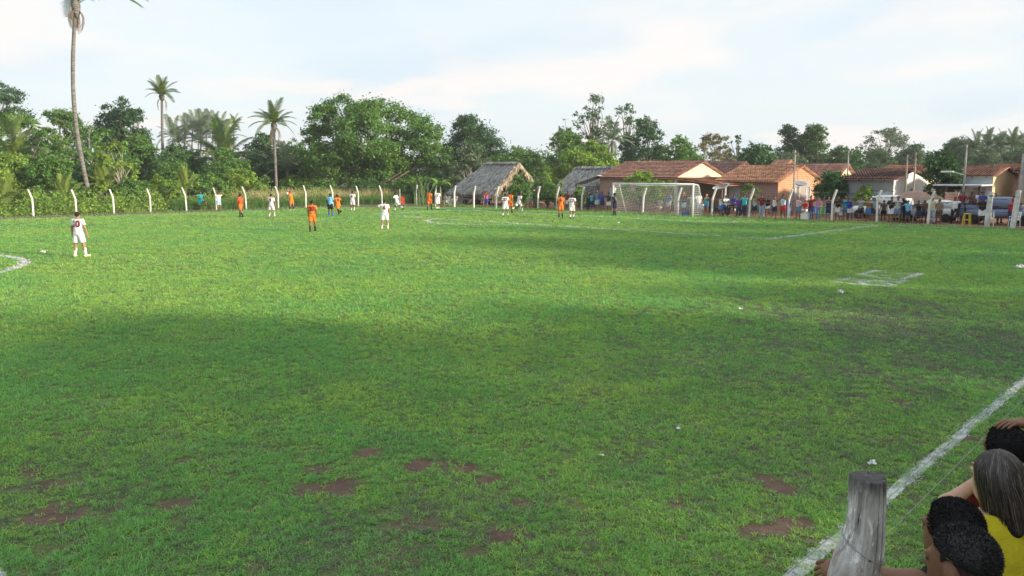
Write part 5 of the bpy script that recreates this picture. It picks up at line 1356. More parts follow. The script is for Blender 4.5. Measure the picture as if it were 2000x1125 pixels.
POSES = {
 'stand': dict(), 'walk': dict(thR=(.03, .42, -1), shR=(0, .0, -1), thL=(-.03, -.18, -1), shL=(0, -.45, -1), uaR=(.2, -.3, -1), faR=(.1, .1, -1), uaL=(-.2, .3, -1), faL=(-.1, .5, -1)),
 'apart': dict(thR=(.16, .1, -1), shR=(.14, 0, -1), thL=(-.16, 0, -1), shL=(-.12, -.05, -1), uaR=(.3, .05, -1), faR=(.15, .2, -1), uaL=(-.3, .0, -1), faL=(-.15, .2, -1)),
 'point': dict(thR=(.12, .05, -1), shR=(.06, -.05, -1), thL=(-.14, 0, -1), shL=(-.1, -.02, -1), uaL=(-.95, .1, -.35), faL=(-.9, .15, -.5), uaR=(.25, .1, -1), faR=(.15, .35, -1)),
 'run': dict(up=(0, .22, 1), thR=(.03, .85, -.75), shR=(0, -.5, -1), thL=(-.03, -.45, -1), shL=(0, -1, -.25), uaR=(.25, -.7, -.7), faR=(.1, .6, -.5), uaL=(-.25, .6, -.8), faL=(-.1, .8, .25)),
 'stride': dict(up=(0, .25, 1), thR=(.03, .7, -.9), shR=(0, .1, -1), thL=(-.03, -.75, -.8), shL=(0, -1, -.55), uaR=(.3, -.5, -.8), faR=(.1, .4, -.8), uaL=(-.3, .5, -.8), faL=(-.1, .8, -.1)),
 'throw': dict(up=(.05, -.12, 1), thR=(.35, .15, -1), shR=(.1, -.25, -1), thL=(-.35, -.05, -1), shL=(-.1, -.2, -1), uaR=(.35, .15, 1), faR=(-.3, -.25, 1), uaL=(-.35, .15, 1), faL=(.3, -.25, 1)),
 'wire': dict(up=(0, .08, 1), uaR=(.6, .5, -.45), faR=(.35, .8, .35), uaL=(-.6, .5, -.45), faL=(-.35, .8, .35), thL=(-.05, -.05, -1), shL=(-.03, -.12, -1)),
 'wire2': dict(up=(0, .15, 1), uaR=(.45, .8, -.3), faR=(-.75, .5, .2), uaL=(-.45, .8, -.3), faL=(.75, .5, .15), thR=(.1, .25, -1), shR=(-.15, -.25, -1)),
 'cross': dict(uaR=(.4, .35, -.85), faR=(-.95, .4, .1), uaL=(-.4, .35, -.85), faL=(.95, .45, .2)),
 'headhands': dict(uaR=(.85, .35, .45), faR=(-.75, .15, .65), uaL=(-.85, .35, .45), faL=(.75, .15, .65)),
 'hip': dict(uaR=(.6, -.15, -.8), faR=(-.55, .35, -.7), uaL=(-.6, -.15, -.8), faL=(.55, .35, -.7), thR=(.12, .1, -1), shR=(.05, -.1, -1)),
 'cam': dict(uaR=(.3, .6, -.55), faR=(-.25, .55, .85), uaL=(-.3, .6, -.55), faL=(.25, .55, .85)),
 'legup': dict(up=(0, .05, 1), thL=(-.35, .9, .12), shL=(-.15, .05, -1), uaR=(.85, .4, -.25), faR=(.6, .7, .1), uaL=(-.85, .45, -.2), faL=(-.6, .7, .1)),
 'lean': dict(up=(.15, .3, 1), uaR=(.6, .7, -.2), faR=(.5, .85, .1), uaL=(-.6, .7, -.2), faL=(-.5, .85, .1), thR=(.05, .1, -1), shR=(.0, -.1, -1)),
 'sit': dict(up=(0, .12, 1), thR=(.18, 1, -.05), shR=(.05, .05, -1), thL=(-.18, 1, -.05), shL=(-.05, .05, -1), uaR=(.25, .35, -.85), faR=(-.25, .9, -.2), uaL=(-.25, .35, -.85), faL=(.25, .9, -.2)),
 'squat': dict(up=(0, .35, 1), thR=(.35, 1, .25), shR=(.05, -.55, -1), thL=(-.35, 1, .25), shL=(-.05, -.55, -1), uaR=(.3, .8, -.4), faR=(-.4, .8, .1), uaL=(-.3, .8, -.4), faL=(.4, .8, .1)),
}
BASE = dict(up=(0, .03, 1), thR=(.07, .03, -1), shR=(.03, -.04, -1), thL=(-.07, .02, -1), shL=(-.03, -.04, -1), uaR=(.22, .02, -1), faR=(.1, .25, -1), uaL=(-.22, .02, -1), faL=(-.1, .25, -1))
def person(label, loc, yaw, H=1.72, pose='stand', skin=1, top=('tee', 'white'), low=('shorts', 'navy'), hair='black', hstyle='short', socks=None, shoes='black', vox=.024, z=0.0, group=None, number=None, ncol='maroon', headdir=None, cap=None, over=None, girl=False, fat=1.0, hands=True, place=None, targets=None):
    p = dict(BASE); p.update(POSES[pose]); 
    if over: p.update(over)
    s = H; X = v3(1, 0, 0); T = unit(p['up']); R = frame(T, (0, 1, 0)); sw = (.098 if girl else .107)
    P0 = v3(0, 0, 0); N = P0 + T * .30 * s; Sh = {k: P0 + T * .282 * s + R[:, 0] * q * sw * s for k, q in (('R', 1), ('L', -1))}
    Hp = {k: P0 + R[:, 0] * q * .05 * s - T * .01 * s for k, q in (('R', 1), ('L', -1))}
    El, Wr, Kn, An, fdir = {}, {}, {}, {}, {}
    for k in 'RL':
        El[k] = Sh[k] + unit(p['ua' + k]) * .168 * s; Wr[k] = El[k] + unit(p['fa' + k]) * .148 * s
        Kn[k] = Hp[k] + unit(p['th' + k]) * .243 * s; An[k] = Kn[k] + unit(p['sh' + k]) * .238 * s
        sd = unit(p['sh' + k]); fw = v3(0.15 if k == 'R' else -.15, 1, 0); f = fw - sd * (fw @ sd) * .9; fdir[k] = unit(f)
    foot = min((An[k] + fdir[k] * .1 * s)[2] for k in 'RL'); foot = min(foot, min(An[k][2] for k in 'RL')) - .035 * s
    sh = v3(0, 0, -foot)
    for D_ in (Sh, Hp, El, Wr, Kn, An):
        for k in D_: D_[k] = D_[k] + sh
    P0 = P0 + sh; N = N + sh
    hd = unit(p.get('hd', T * .7 + v3(0, 0, .3))); HR = frame(hd, p.get('look', (0, 1, 0))); Hc = N + hd * .098 * s + HR[:, 1] * .008 * s; hs = s / 1.75
    if place is not None:                                    # put the head over a point, then reach for the targets
        ca, sa = math.cos(yaw), math.sin(yaw); Rz = np.array([[ca, -sa, 0], [sa, ca, 0], [0, 0, 1]]); c = Rz @ Hc; loc = (place[0] - c[0], place[1] - c[1])
        for k, (tw, pole) in (targets or {}).items():
            tl = Rz.T @ (np.array(tw) - v3(loc[0], loc[1], z)); a, b = .168 * s, .148 * s; dv = tl - Sh[k]; L = np.linalg.norm(dv)
            if L > (a + b) * .985: dv = dv / L * (a + b) * .985; L = (a + b) * .985
            ud = dv / L; ca_ = (a * a + L * L - b * b) / (2 * a * L); po = np.array(pole[:3], float) if len(pole) == 3 else Rz.T @ (np.array(pole[:3]) - v3(loc[0], loc[1], z)) - Sh[k]; po = unit(po - ud * (po @ ud))
            El[k] = Sh[k] + ud * a * ca_ + po * a * math.sqrt(max(0, 1 - ca_ * ca_)); Wr[k] = Sh[k] + dv; p['fa' + k] = tuple(unit(Wr[k] - El[k]))
    fb = fat
    tor = [ell(P0 + T * .205 * s, v3(.098, .062, .115) * s * v3(fb, fb, 1), R), ell(P0 + T * .09 * s, v3(.080, .056, .10) * s * v3(fb, fb * 1.1, 1), R), ell(P0 + T * .0 * s, v3(.088, .062, .07) * s, R), cone(Sh['R'] - R[:, 0] * .02 * s, Sh['L'] + R[:, 0] * .02 * s, .036 * s, .036 * s)]
    if girl: tor.append(ell(P0 + T * .215 * s + R[:, 1] * .045 * s, v3(.07, .035, .035) * s, R))
    arm = {k: [cone(Sh[k], El[k], .029 * s, .022 * s), cone(El[k], Wr[k], .023 * s, .0145 * s)] for k in 'RL'}
    leg = {k: [cone(Hp[k], Kn[k], .052 * s, .033 * s), cone(Kn[k], An[k], .031 * s, .019 * s), cone(Kn[k] + (An[k] - Kn[k]) * .15 - fdir[k] * .008 * s, Kn[k] + (An[k] - Kn[k]) * .45 - fdir[k] * .012 * s, .027 * s, .027 * s)] for k in 'RL'}
    ft = {k: [cone(An[k] - sh * 0 + unit(p['sh' + k]) * .012 * s - fdir[k] * .02 * s, An[k] + fdir[k] * .10 * s + unit(p['sh' + k]) * .018 * s, .023 * s, .017 * s)] for k in 'RL'}
    neck = cone(N - T * .02 * s, Hc - hd * .03 * s, .034 * s, .030 * s)
    palms = []; fv = []; ff = []
    for k, q in (('R', 1), ('L', -1)):
        d = unit(unit(p['fa' + k]) * .9 + v3(0, .1, -.25)); ax = v3(-q, 0, 0) * .3 + v3(0, 1, 0); ax = unit(ax - d * (ax @ d)); Rh = np.stack([ax, np.cross(d, ax), d], 1)
        palms.append(ell(Wr[k] + d * .05 * hs, v3(.043, .019, .055) * hs, Rh))
        if hands:
            V_, F_ = fingers(Wr[k], Rh, hs, .55, q); o = len(fv); fv += [tuple(x) for x in V_]; ff += [tuple(i + o for i in f) for f in F_]
    body = smin(tor + [neck] + arm['R'] + arm['L'] + leg['R'] + leg['L'] + ft['R'] + ft['L'] + palms, .022 * s)
    hsd = head_sdf(Hc, HR, hs)
    big = vox < .015
    if big:
        V1, F1 = sdf_mesh(body, vox); V2, F2 = sdf_mesh(smin([hsd, cone(N, Hc - hd * .03 * s, .033 * s, .031 * s)], .02 * s), .006)
        V1 = np.r_[V1, V2]; F1 = np.r_[F1, F2 + len(V1) - len(V2)]
    else:
        V1, F1 = sdf_mesh(smin([body, hsd], .012 * s), vox)
    t = thing('person', label, 'person', (loc[0], loc[1], z), yaw, group)
    mb = MB().add(V1, F1); mb.add(fv, ff)
    if not big:                                             # eyes
        for q in (-1, 1): pass
    body_o = mb.build('body', SK[skin], t, True)
    for q in (-1, 1):
        ev = MB(); c = Hc + HR @ v3(q * .03, .084, .004) * hs; ev.lathe([(.002, -.007), (.008, -.004), (.010, 0), (.008, .004), (.002, .007)], 6, tuple(c)); ev.build('eye', eyem, t, True)
    def part(name, f, mat, h=None, smooth=True):
        V_, F_ = sdf_mesh(f, h or vox * 1.05)
        if len(F_) == 0: return None
        me = fast_mesh(name, V_, F_, smooth); me.materials.append(mat); return link(name, me, t)
    # --- upper clothing
    tk, tc = top; off = .0125 * s
    tr_ = [ell(P0 + T * .205 * s, v3(.098, .062, .115) * s * v3(fb, fb, 1) + off, R), ell(P0 + T * .09 * s, v3(.086, .062, .11) * s * v3(fb, fb * 1.1, 1) + off, R), ell(P0 + T * .0 * s, v3(.092, .066, .085) * s + off, R), cone(Sh['R'] - R[:, 0] * .015 * s, Sh['L'] + R[:, 0] * .015 * s, .047 * s, .047 * s)]
    if girl: tr_.append(ell(P0 + T * .215 * s + R[:, 1] * .045 * s, v3(.075, .04, .042) * s, R))
    hem = -.045 if tk != 'tank' else -.03
    if tk == 'tee' or tk == 'long':
        fr_ = .62 if tk == 'tee' else 1.0
        sl = [cutcone(Sh[k], Sh[k] + (El[k] - Sh[k]) * fr_, .042 * s, .038 * s) for k in 'RL']
        if tk == 'long': sl += [cutcone(El[k], El[k] + (Wr[k] - El[k]) * .95, .033 * s, .024 * s) for k in 'RL'] 
        f = smin(tr_, .02 * s); f = cut(f, P0 + T * hem * s, -T); f = smin([f] + sl, .014 * s)
    elif tk == 'dress':
        f = smin(tr_[:3], .02 * s); f = smin([f, cutcone(P0 + T * .02 * s, (Kn['R'] + Kn['L']) / 2 + v3(0, 0, .02 * s), .085 * s, .115 * s)], .03 * s); f = cut(f, P0 + T * .285 * s, T)
    else:
        f = smin(tr_[:3], .02 * s); f = cut(f, P0 + T * hem * s, -T)
        st_ = [cone(P0 + T * .27 * s + R[:, 0] * q * .055 * s + R[:, 1] * w, P0 + T * .312 * s + R[:, 0] * q * .06 * s, .018 * s, .014 * s) for q in (-1, 1) for w in (-.03 * s, .03 * s)]
        f = cut(f, P0 + T * .28 * s, T); f = smin([f] + st_, .01 * s)
    f = cut(f, N + T * .016 * s, T)
    shirt = part('dress' if tk == 'dress' else 'shirt', f, cloth(tc)) if tk != 'none' else None
    if number:
        cu = bpy.data.curves.new('num', 'FONT'); cu.body = number; cu.offset = .012; cu.size = .27 * s / 1.75; cu.align_x = 'CENTER'; cu.align_y = 'CENTER'; cu.resolution_u = 3
        to = bpy.data.objects.new('num', cu); dg = bpy.context.evaluated_depsgraph_get(); nm = bpy.data.meshes.new_from_object(to)
        VV = np.array([v.co[:] for v in nm.vertices]); base_ = P0 + T * .20 * s; W_ = []
        for a, b_, _ in VV * [1.15, 1.25, 1]:
            q = base_ + R[:, 0] * a + T * b_ - R[:, 1] * .3 * s
            for _i in range(40):
                dd = f(q[None])[0]
                if dd < .002: break
                q = q + R[:, 1] * dd * .8
            W_.append(tuple(q - R[:, 1] * .013))
        nm2 = bpy.data.meshes.new('number'); nm2.from_pydata(W_, [], [tuple(pl.vertices) for pl in nm.polygons]); nm2.update(); nm2.materials.append(cloth(ncol)); link('number', nm2, shirt or t)
        bpy.data.objects.remove(to); bpy.data.curves.remove(cu)
        mbt = MB()                                          # small print under the number
    # --- lower clothing
    lk, lc = low; pel = [ell(P0 + T * .0 * s, v3(.090, .066, .078) * s + .012 * s, R)]
    if lk == 'shorts':
        f = smin(pel + [cutcone(Hp[k], Hp[k] + (Kn[k] - Hp[k]) * .80, .067 * s, .064 * s) for k in 'RL'], .02 * s)
    elif lk == 'short':
        f = smin(pel + [cutcone(Hp[k], Hp[k] + (Kn[k] - Hp[k]) * .42, .064 * s, .064 * s) for k in 'RL'], .02 * s)
    elif lk == 'long':
        f = smin(pel + [cone(Hp[k], Kn[k], .062 * s, .044 * s) for k in 'RL'] + [cutcone(Kn[k], Kn[k] + (An[k] - Kn[k]) * .95, .044 * s, .036 * s) for k in 'RL'], .02 * s)
    elif lk == 'skirt':
        f = smin(pel + [cutcone(P0 - T * .0 * s, (Kn['R'] + Kn['L']) / 2 * .8 + P0 * .2, .085 * s, .11 * s)], .02 * s)
    if lk != 'none':
        f = cut(f, P0 + T * .05 * s, T); part({'shorts': 'shorts', 'short': 'shorts', 'long': 'trousers', 'skirt': 'skirt'}[lk], f, cloth(lc))
    for k in 'RL':
        if socks: part('sock', cutcone(Kn[k] + (An[k] - Kn[k]) * .28, An[k], .037 * s, .026 * s, True), cloth(socks))
        if shoes: part('shoe', cone(An[k] + unit(p['sh' + k]) * .010 * s - fdir[k] * .025 * s, An[k] + fdir[k] * .105 * s + unit(p['sh' + k]) * .016 * s, .029 * s, .021 * s), cloth(shoes))
    if hstyle != 'none':
        hf = hair_sdf(Hc, HR, hs, .014 if hstyle != 'long' else .016, hstyle); part('hair', hf, HAIRM[hair], min(vox, .018))
    if cap:
        cf_ = cut(ell(Hc + HR @ v3(0, -.012, .04) * hs, v3(.094, .115, .098) * hs, HR), Hc + HR @ v3(0, 0, .045) * hs, -HR[:, 2])
        cf_ = smin([cf_, ell(Hc + HR @ v3(0, .12, .052) * hs, v3(.065, .075, .012) * hs, HR)], .012); part('cap', cf_, cloth(cap), min(vox, .018))
    return t, dict(Hc=Hc, HR=HR, N=N, P0=P0, hs=hs, Wr=Wr, R=R)
def yaw_of(d): return math.atan2(-d[0], d[1])
# ================================================================== VEHICLES AND FURNITURE
carw = M('white_car_paint', (.74, .75, .76), .25, .05, 1, 0, spec=.5); carb = M('blue_car_paint', (.16, .20, .32), .3, .1, 1, 0, spec=.5)
glass = M('dark_window_glass', (.02, .025, .04), .08, .1, 1, 0, spec=.6); rubber = M('tyre_rubber', (.025, .025, .026), .9, .2, 10, .2, 40); rimm = M('wheel_rim', (.45, .46, .47), .4, .1, 5, 0, metal=.6)
lampm = M('lamp_glass', (.7, .7, .68), .2, .05, 3, 0, spec=.6); redlamp = M('tail_lamp', (.4, .03, .02), .3, .05, 3, 0, spec=.6); plast_dark = M('dark_plastic', (.04, .04, .045), .6, .1, 5, 0)
def loft(secs, n=16, pw=3.2):
    """superellipse sections (x, zlow, zhigh, halfwidth) skinned along x"""
    V = []; F = []
    for x, z0, z1, w in secs:
        for k in range(n):
            a = 2 * PI * (k + .5) / n; c, s_ = math.cos(a), math.sin(a); V.append((x, math.copysign(abs(c) ** (2 / pw), c) * w, (z0 + z1) / 2 + math.copysign(abs(s_) ** (2 / pw), s_) * (z1 - z0) / 2))
    m = len(secs)
    for i in range(m - 1):
        for k in range(n): F.append((i * n + k, i * n + (k + 1) % n, (i + 1) * n + (k + 1) % n, (i + 1) * n + k))
    F += [tuple(range(n - 1, -1, -1)), tuple((m - 1) * n + k for k in range(n))]
    return MB().add(V, F)
def wheel(parent, x, y, r):
    w = link('wheel', None, parent); sg = 1 if y > 0 else -1
    MB().lathe([(r * .6, -.1), (r * .92, -.1), (r, -.07), (r, .07), (r * .92, .1), (r * .6, .1)], 20, (x, y, r), 'y').build('tyre', rubber, w, True)
    MB().lathe([(r * .2, -.095), (r * .62, -.085), (r * .62, .085), (r * .2, .095)], 14, (x, y, r), 'y').build('rim', rimm, w, True)
def car(label, px, u, yaw, paint, kind, group='vehicles parked behind the crowd'):
    a = on_b(px, u); t = thing('parked_car' if kind != 'pickup' else 'pickup_truck', label, 'car' if kind != 'pickup' else 'truck', W(u, -a), QROT + yaw, group)
    # front is +x
    if kind == 'suv':
        low = [(-1.95, .45, .95, .72), (-1.9, .32, 1.05, .8), (-1.2, .28, 1.05, .83), (.3, .28, 1.03, .83), (1.0, .3, 1.0, .82), (1.75, .34, .92, .79), (1.98, .42, .8, .7)]
        cab = [(-1.93, .95, 1.2, .72), (-1.85, .95, 1.62, .70), (-1.2, .95, 1.72, .68), (.2, .95, 1.72, .67), (.62, .95, 1.5, .69), (1.0, .95, 1.06, .72)]; wr, wx = .34, (-1.25, 1.3)
        wins = [(-1.72, -1.2, 1.08, 1.55, .9), (-1.1, -.35, 1.08, 1.56, 1), (-.25, .5, 1.08, 1.56, .55)]
    elif kind == 'hatch':
        low = [(-1.85, .45, .9, .7), (-1.8, .32, .98, .78), (-1.0, .26, .98, .81), (.4, .26, .96, .81), (1.2, .28, .88, .8), (1.8, .36, .74, .72)]
        cab = [(-1.82, .9, 1.05, .7), (-1.5, .9, 1.38, .66), (-.8, .9, 1.48, .63), (.0, .9, 1.46, .63), (.75, .9, 1.1, .67), (1.05, .9, .95, .7)]; wr, wx = .29, (-1.2, 1.15)
        wins = [(-1.45, -.75, 1.0, 1.36, .7), (-.68, .35, 1.0, 1.37, .45)]
    else:
        low = [(-2.4, .5, 1.0, .78), (-2.35, .42, 1.05, .83), (-.4, .42, 1.05, .85), (.9, .42, 1.06, .85), (1.6, .45, 1.02, .83), (2.3, .5, .88, .76)]
        cab = [(-.45, 1.0, 1.1, .78), (-.4, 1.0, 1.74, .72), (.0, 1.0, 1.80, .7), (.6, 1.0, 1.78, .7), (1.25, 1.0, 1.12, .76)]; wr, wx = .38, (-1.5, 1.45)
        wins = [(-.32, .0, 1.12, 1.64, 1), (.06, .78, 1.12, 1.64, .5)]
    loft(low).build('body', paint, t, True); loft(cab, 16, 4).build('cabin', paint, t, True)
    def halfw(x, z):
        xs = [c[0] for c in cab]; w = np.interp(x, xs, [c[3] for c in cab]); zt2 = np.interp(x, xs, [c[2] for c in cab]); k = abs((z - (.95 + zt2) / 2) / ((zt2 - .95) / 2 + 1e-6)); return w * max(0, 1 - min(.999, k) ** 4) ** .25
    for sg in (-1, 1):
        for x0, x1, z0, z1, tf in wins:
            Q = [(x0, z0), (x1, z0), (x0 + (x1 - x0) * (tf if x1 > .2 or tf == 1 else 1), z1), (x0 + (0 if tf == 1 or x1 > -.5 else .12), z1)]
            MB().quad(*[(x, sg * (halfw(x, z) + .008), z) for x, z in (Q if sg < 0 else Q[::-1])]).build('side_window', glass, t)
        y = sg * .72
        wheel(t, wx[0], y, wr); wheel(t, wx[1], y, wr)
        xf = low[-1][0]; MB().box((xf - .12, sg * .55, .72 if kind != 'pickup' else .84), (.14, .28, .14)).build('headlight', lampm, t, False, .02)
        MB().box((low[0][0] + .04, sg * .66, .82), (.08, .12, .24)).build('tail_light', redlamp, t, False, .01)
        MB().box((cab[-2][0] + .05, sg * .88, 1.08), (.1, .14, .12)).build('mirror', paint, t, False, .02)
    c0, c1 = cab[-1], cab[-2]; MB().quad((c0[0] - .06, -.58, c0[2] + .012), (c0[0] - .06, .58, c0[2] + .012), (c1[0] + .04, .54, c1[2] + .0), (c1[0] + .04, -.54, c1[2] + .0)).build('windscreen', glass, t)
    MB().box((low[-1][0] - .02, 0, .5), (.16, 1.3, .16)).build('bumper', plast_dark if kind != 'hatch' else paint, t, False, .03); MB().box((low[0][0] + .02, 0, .5), (.14, 1.35, .16)).build('bumper', plast_dark, t, False, .03)
    if kind == 'pickup':
        for sg in (-1, 1): MB().box((-1.4, sg * .82, 1.14), (1.9, .06, .2)).build('bed_side', paint, t)
        MB().box((-2.36, 0, 1.1), (.06, 1.55, .26)).build('tailgate', paint, t)
        MB().tube([(-.5, -.7, 1.05), (-.5, -.68, 1.95), (-.5, .68, 1.95), (-.5, .7, 1.05)], .035, 6).build('roll_bar', plast_dark, t)
    return t
car('white four wheel drive car with dark windows behind the crowd', 1727, 58.6, PI, carw, 'suv')
car('white small car with sloping dark side glass under the street tree', 1822, 58.2, PI, carw, 'hatch')
pk = car('dark blue pickup truck with people riding in its bed at the right', 1962, 57.6, 0, carb, 'pickup')
car('white car parked in the shade under the thatched hut', 928, 57.4, PI, carw, 'hatch', 'vehicles parked behind the crowd')
def moto(label, px, u, yaw, col, ground=None):
    a = on_b(px, u); t = thing('motorbike', label, 'motorbike', W(u, -a), QROT + yaw, 'motorbikes')
    for x in (-.6, .62):
        w = link('wheel', None, t); MB().lathe([(.22, -.05), (.28, -.05), (.30, 0), (.28, .05), (.22, .05)], 18, (x, 0, .3), 'y').build('tyre', rubber, w, True); MB().lathe([(.03, -.03), (.23, -.015), (.23, .015), (.03, .03)], 12, (x, 0, .3), 'y').build('rim', rimm, w)
    MB().tube([(.62, 0, .3), (.42, 0, .8), (.36, 0, 1.0)], .03, 6).build('fork', rimm, t); MB().tube([(-.6, 0, .3), (-.1, 0, .38), (.3, 0, .45), (.42, 0, .8), (-.05, 0, .68), (-.6, 0, .72)], .03, 6).build('frame', plast_dark, t)
    loft([(-.05, .66, .78, .08), (.1, .62, .88, .13), (.3, .64, .86, .11), (.4, .72, .82, .05)], 10, 2.4).build('tank', M('moto_' + str(col), CL[col], .3, .1, 3, 0, spec=.5), t, True)
    loft([(-.75, .74, .80, .07), (-.6, .70, .80, .12), (-.2, .68, .78, .11), (.0, .68, .76, .07)], 10, 2.6).build('seat', plast_dark, t, True); MB().box((.05, 0, .42), (.36, .2, .26)).build('engine', rimm, t, False, .03)
    MB().tube([(.3, -.34, 1.04), (.36, 0, 1.0), (.3, .34, 1.04)], .016, 6).build('handlebar', plast_dark, t); MB().lathe([(.02, -.05), (.08, -.02), (.085, .03)], 10, (.48, 0, .88), 'x').build('headlight', lampm, t, True)
    MB().tube([(.15, .12, .3), (-.3, .14, .28), (-.75, .14, .36)], .035, 7).build('exhaust', rimm, t, True)
    return t
moto('dark motorbike behind the teal-shirted spectator', 1436, 55.6, 2.9, 'black'); moto('motorbike standing under the thatched hut', 918, 55.6, .4, 'red')
moto('motorbike behind the spectator in blue tee', 1766, 56.6, 2.6, 'black')
def chair(label, px, u, yaw, col, cat='chair'):
    m = M('plastic_' + col, CL[col], .45, .08, 4, 0, spec=.4); a = on_b(px, u); t = thing('plastic_chair', label, cat, W(u, -a), QROT + yaw, 'plastic chairs')
    MB().box((0, 0, .43), (.44, .44, .035)).build('seat', m, t, False, .012)
    M4 = Matrix.Translation((0, .22, .66)) @ Matrix.Rotation(-.18, 4, 'X')
    for x in (-.19, -.065, .065, .19): MB().box((x, 0, 0), (.07, .025, .44), 0, M4).build('back_slat', m, t)
    MB().box((0, 0, .22), (.46, .035, .07), 0, M4).build('back_rail', m, t, False, .01)
    for x in (-.2, .2):
        for y in (-.19, .2): MB().tube([(x * 1.12, y * 1.12, 0), (x, y, .42)], [.022, .028], 6).build('leg', m, t)
        MB().box((x * 1.12, .02, .63), (.045, .4, .03)).build('armrest', m, t, False, .01); MB().tube([(x * 1.1, -.17, .42), (x * 1.12, -.17, .63)], .018, 6).build('arm_post', m, t)
    return t
CL['chairblue'] = (.05, .22, .62); CL['chairgreen'] = (.04, .42, .14); CL['chairyellow'] = (.62, .47, .02); CL['chairwhite'] = (.72, .73, .72)
chair('bright blue plastic chair behind the man in striped maroon', 1594, 54.6, .5, 'chairblue'); chair('green-backed plastic chair left of the woman in navy dress', 1611, 54.7, .3, 'chairgreen')
chair('white plastic chair by the thatched hut, right one', 887, 53.2, .4, 'chairwhite'); chair('white plastic chair by the thatched hut, left one', 873, 53.6, -.3, 'chairwhite')
chair('white plastic chair beyond the gate opening', 1941, 55.6, .2, 'chairwhite'); chair('white plastic chair just right of the red-shirted man', 1990, 55.6, -.6, 'chairwhite')
def stool(label, px, u):
    m = M('plastic_yellow', CL['chairyellow'], .45, .08, 4, 0, spec=.4); t = thing('stool', label, 'stool', W(u, -on_b(px, u)), QROT)
    MB().box((0, 0, .72), (.36, .36, .05)).build('seat', m, t, False, .02)
    for x in (-1, 1):
        for y in (-1, 1): MB().tube([(x * .2, y * .2, 0), (x * .15, y * .15, .70)], [.025, .03], 6).build('leg', m, t)
    for y in (-.17, .17): MB().box((0, y, .35), (.34, .03, .05)).build('rung', m, t)
stool('yellow plastic stool left of the man with white shorts', 1896, 55.3)
t = thing('cooler_box', 'white foam cooler box with carton on top behind the fence', 'box', W(54.2, -on_b(1577, 54.2)), QROT)
MB().box((0, 0, .17), (.52, .36, .34)).build('box', M('foam_white', (.72, .76, .70), .8, .06, 8, .1), t, False, .02); MB().box((0, 0, .37), (.55, .39, .07)).build('lid', M('foam_white', (.72, .76, .70)), t, False, .015); MB().lathe([(.05, 0), (.05, .12), (.02, .17), (.02, .2)], 10, (-.02, 0, .405)).build('bottle', concrete, t)
t = thing('crate', 'bright blue crate on the ground by the right goalpost', 'crate', W(52.6, -on_b(1342, 52.6)), QROT); cb_ = M('crate_blue', (.04, .13, .60), .5, .1, 5, 0)
for x, y, w, d in ((0, -.16, .5, .03), (0, .16, .5, .03), (-.24, 0, .03, .32), (.24, 0, .03, .32)):
    for z in (.06, .17, .28): MB().box((x, y, z), (w, d, .07)).build('slat', cb_, t)
MB().box((0, 0, .015), (.5, .34, .03)).build('base', cb_, t)
t = thing('parasol', 'brown market parasol between the two white cars', 'parasol', W(56.4, -on_b(1790, 56.4)), QROT)
MB().tube([(0, 0, 0), (0, 0, 2.15)], .025, 7).build('pole', steel, t); mb = MB(); n = 10
rim = [(1.25 * math.cos(2 * PI * k / n), 1.25 * math.sin(2 * PI * k / n), 1.62) for k in range(n)]; mid = [(.65 * math.cos(2 * PI * k / n), .65 * math.sin(2 * PI * k / n), 1.98) for k in range(n)]
mb.add(rim + mid + [(0, 0, 2.12)], [(k, (k + 1) % n, n + (k + 1) % n, n + k) for k in range(n)] + [(n + k, n + (k + 1) % n, 2 * n) for k in range(n)]); o = mb.build('canopy', M('brown_canvas', (.34, .22, .17), .9, .15, 4, .2, 30), t)
t = thing('bench', 'rough wooden bench on the bare ground behind the fence', 'bench', W(55.0, -on_b(1428, 55.0)), QROT + .1)
MB().box((0, 0, .72), (1.5, .35, .06)).build('top', wood, t)
for x in (-.6, .6): MB().box((x, 0, .35), (.1, .3, .69)).build('leg', wood, t)
t = thing('yellow_pole', 'long yellow pole lying on the ground behind the crowd', 'pole', W(56, -on_b(1742, 56)), QROT)
MB().tube([(-.9, 0, .28), (.9, .1, .32)], .04, 8).build('shaft', M('yellow_paint', (.6, .5, .06), .6), t)
for x in (-.7, .7): MB().box((x, 0.05, .13), (.12, .2, .26)).build('block', rawconc, t)
for i, (px, h, lab) in enumerate([(1600, 1.5, 'left short fence stake beside the brick house'), (1612, 1.6, 'middle short fence stake beside the brick house'), (1586, 1.6, 'stake at the corner of the brick house')]):
    t = thing('stake', lab, 'stake', W(58.5, -on_b(px, 58.5)), 0, 'short stakes by the brick house'); MB().tube([(0, 0, 0), (.04, 0, h)], [.06, .05], 7).build('shaft', wood, t)
# pale low wall behind the stakes
t = thing('garden_wall', 'low pale sunlit garden wall under the round tree', 'wall', W(62.5, -on_b(1625, 62.5)), QROT)
MB().box((0, 0, .5), (4.6, .14, 1.0)).build('masonry', cream, t); MB().box((0, 0, 1.02), (4.7, .18, .05)).build('coping', rawconc, t)
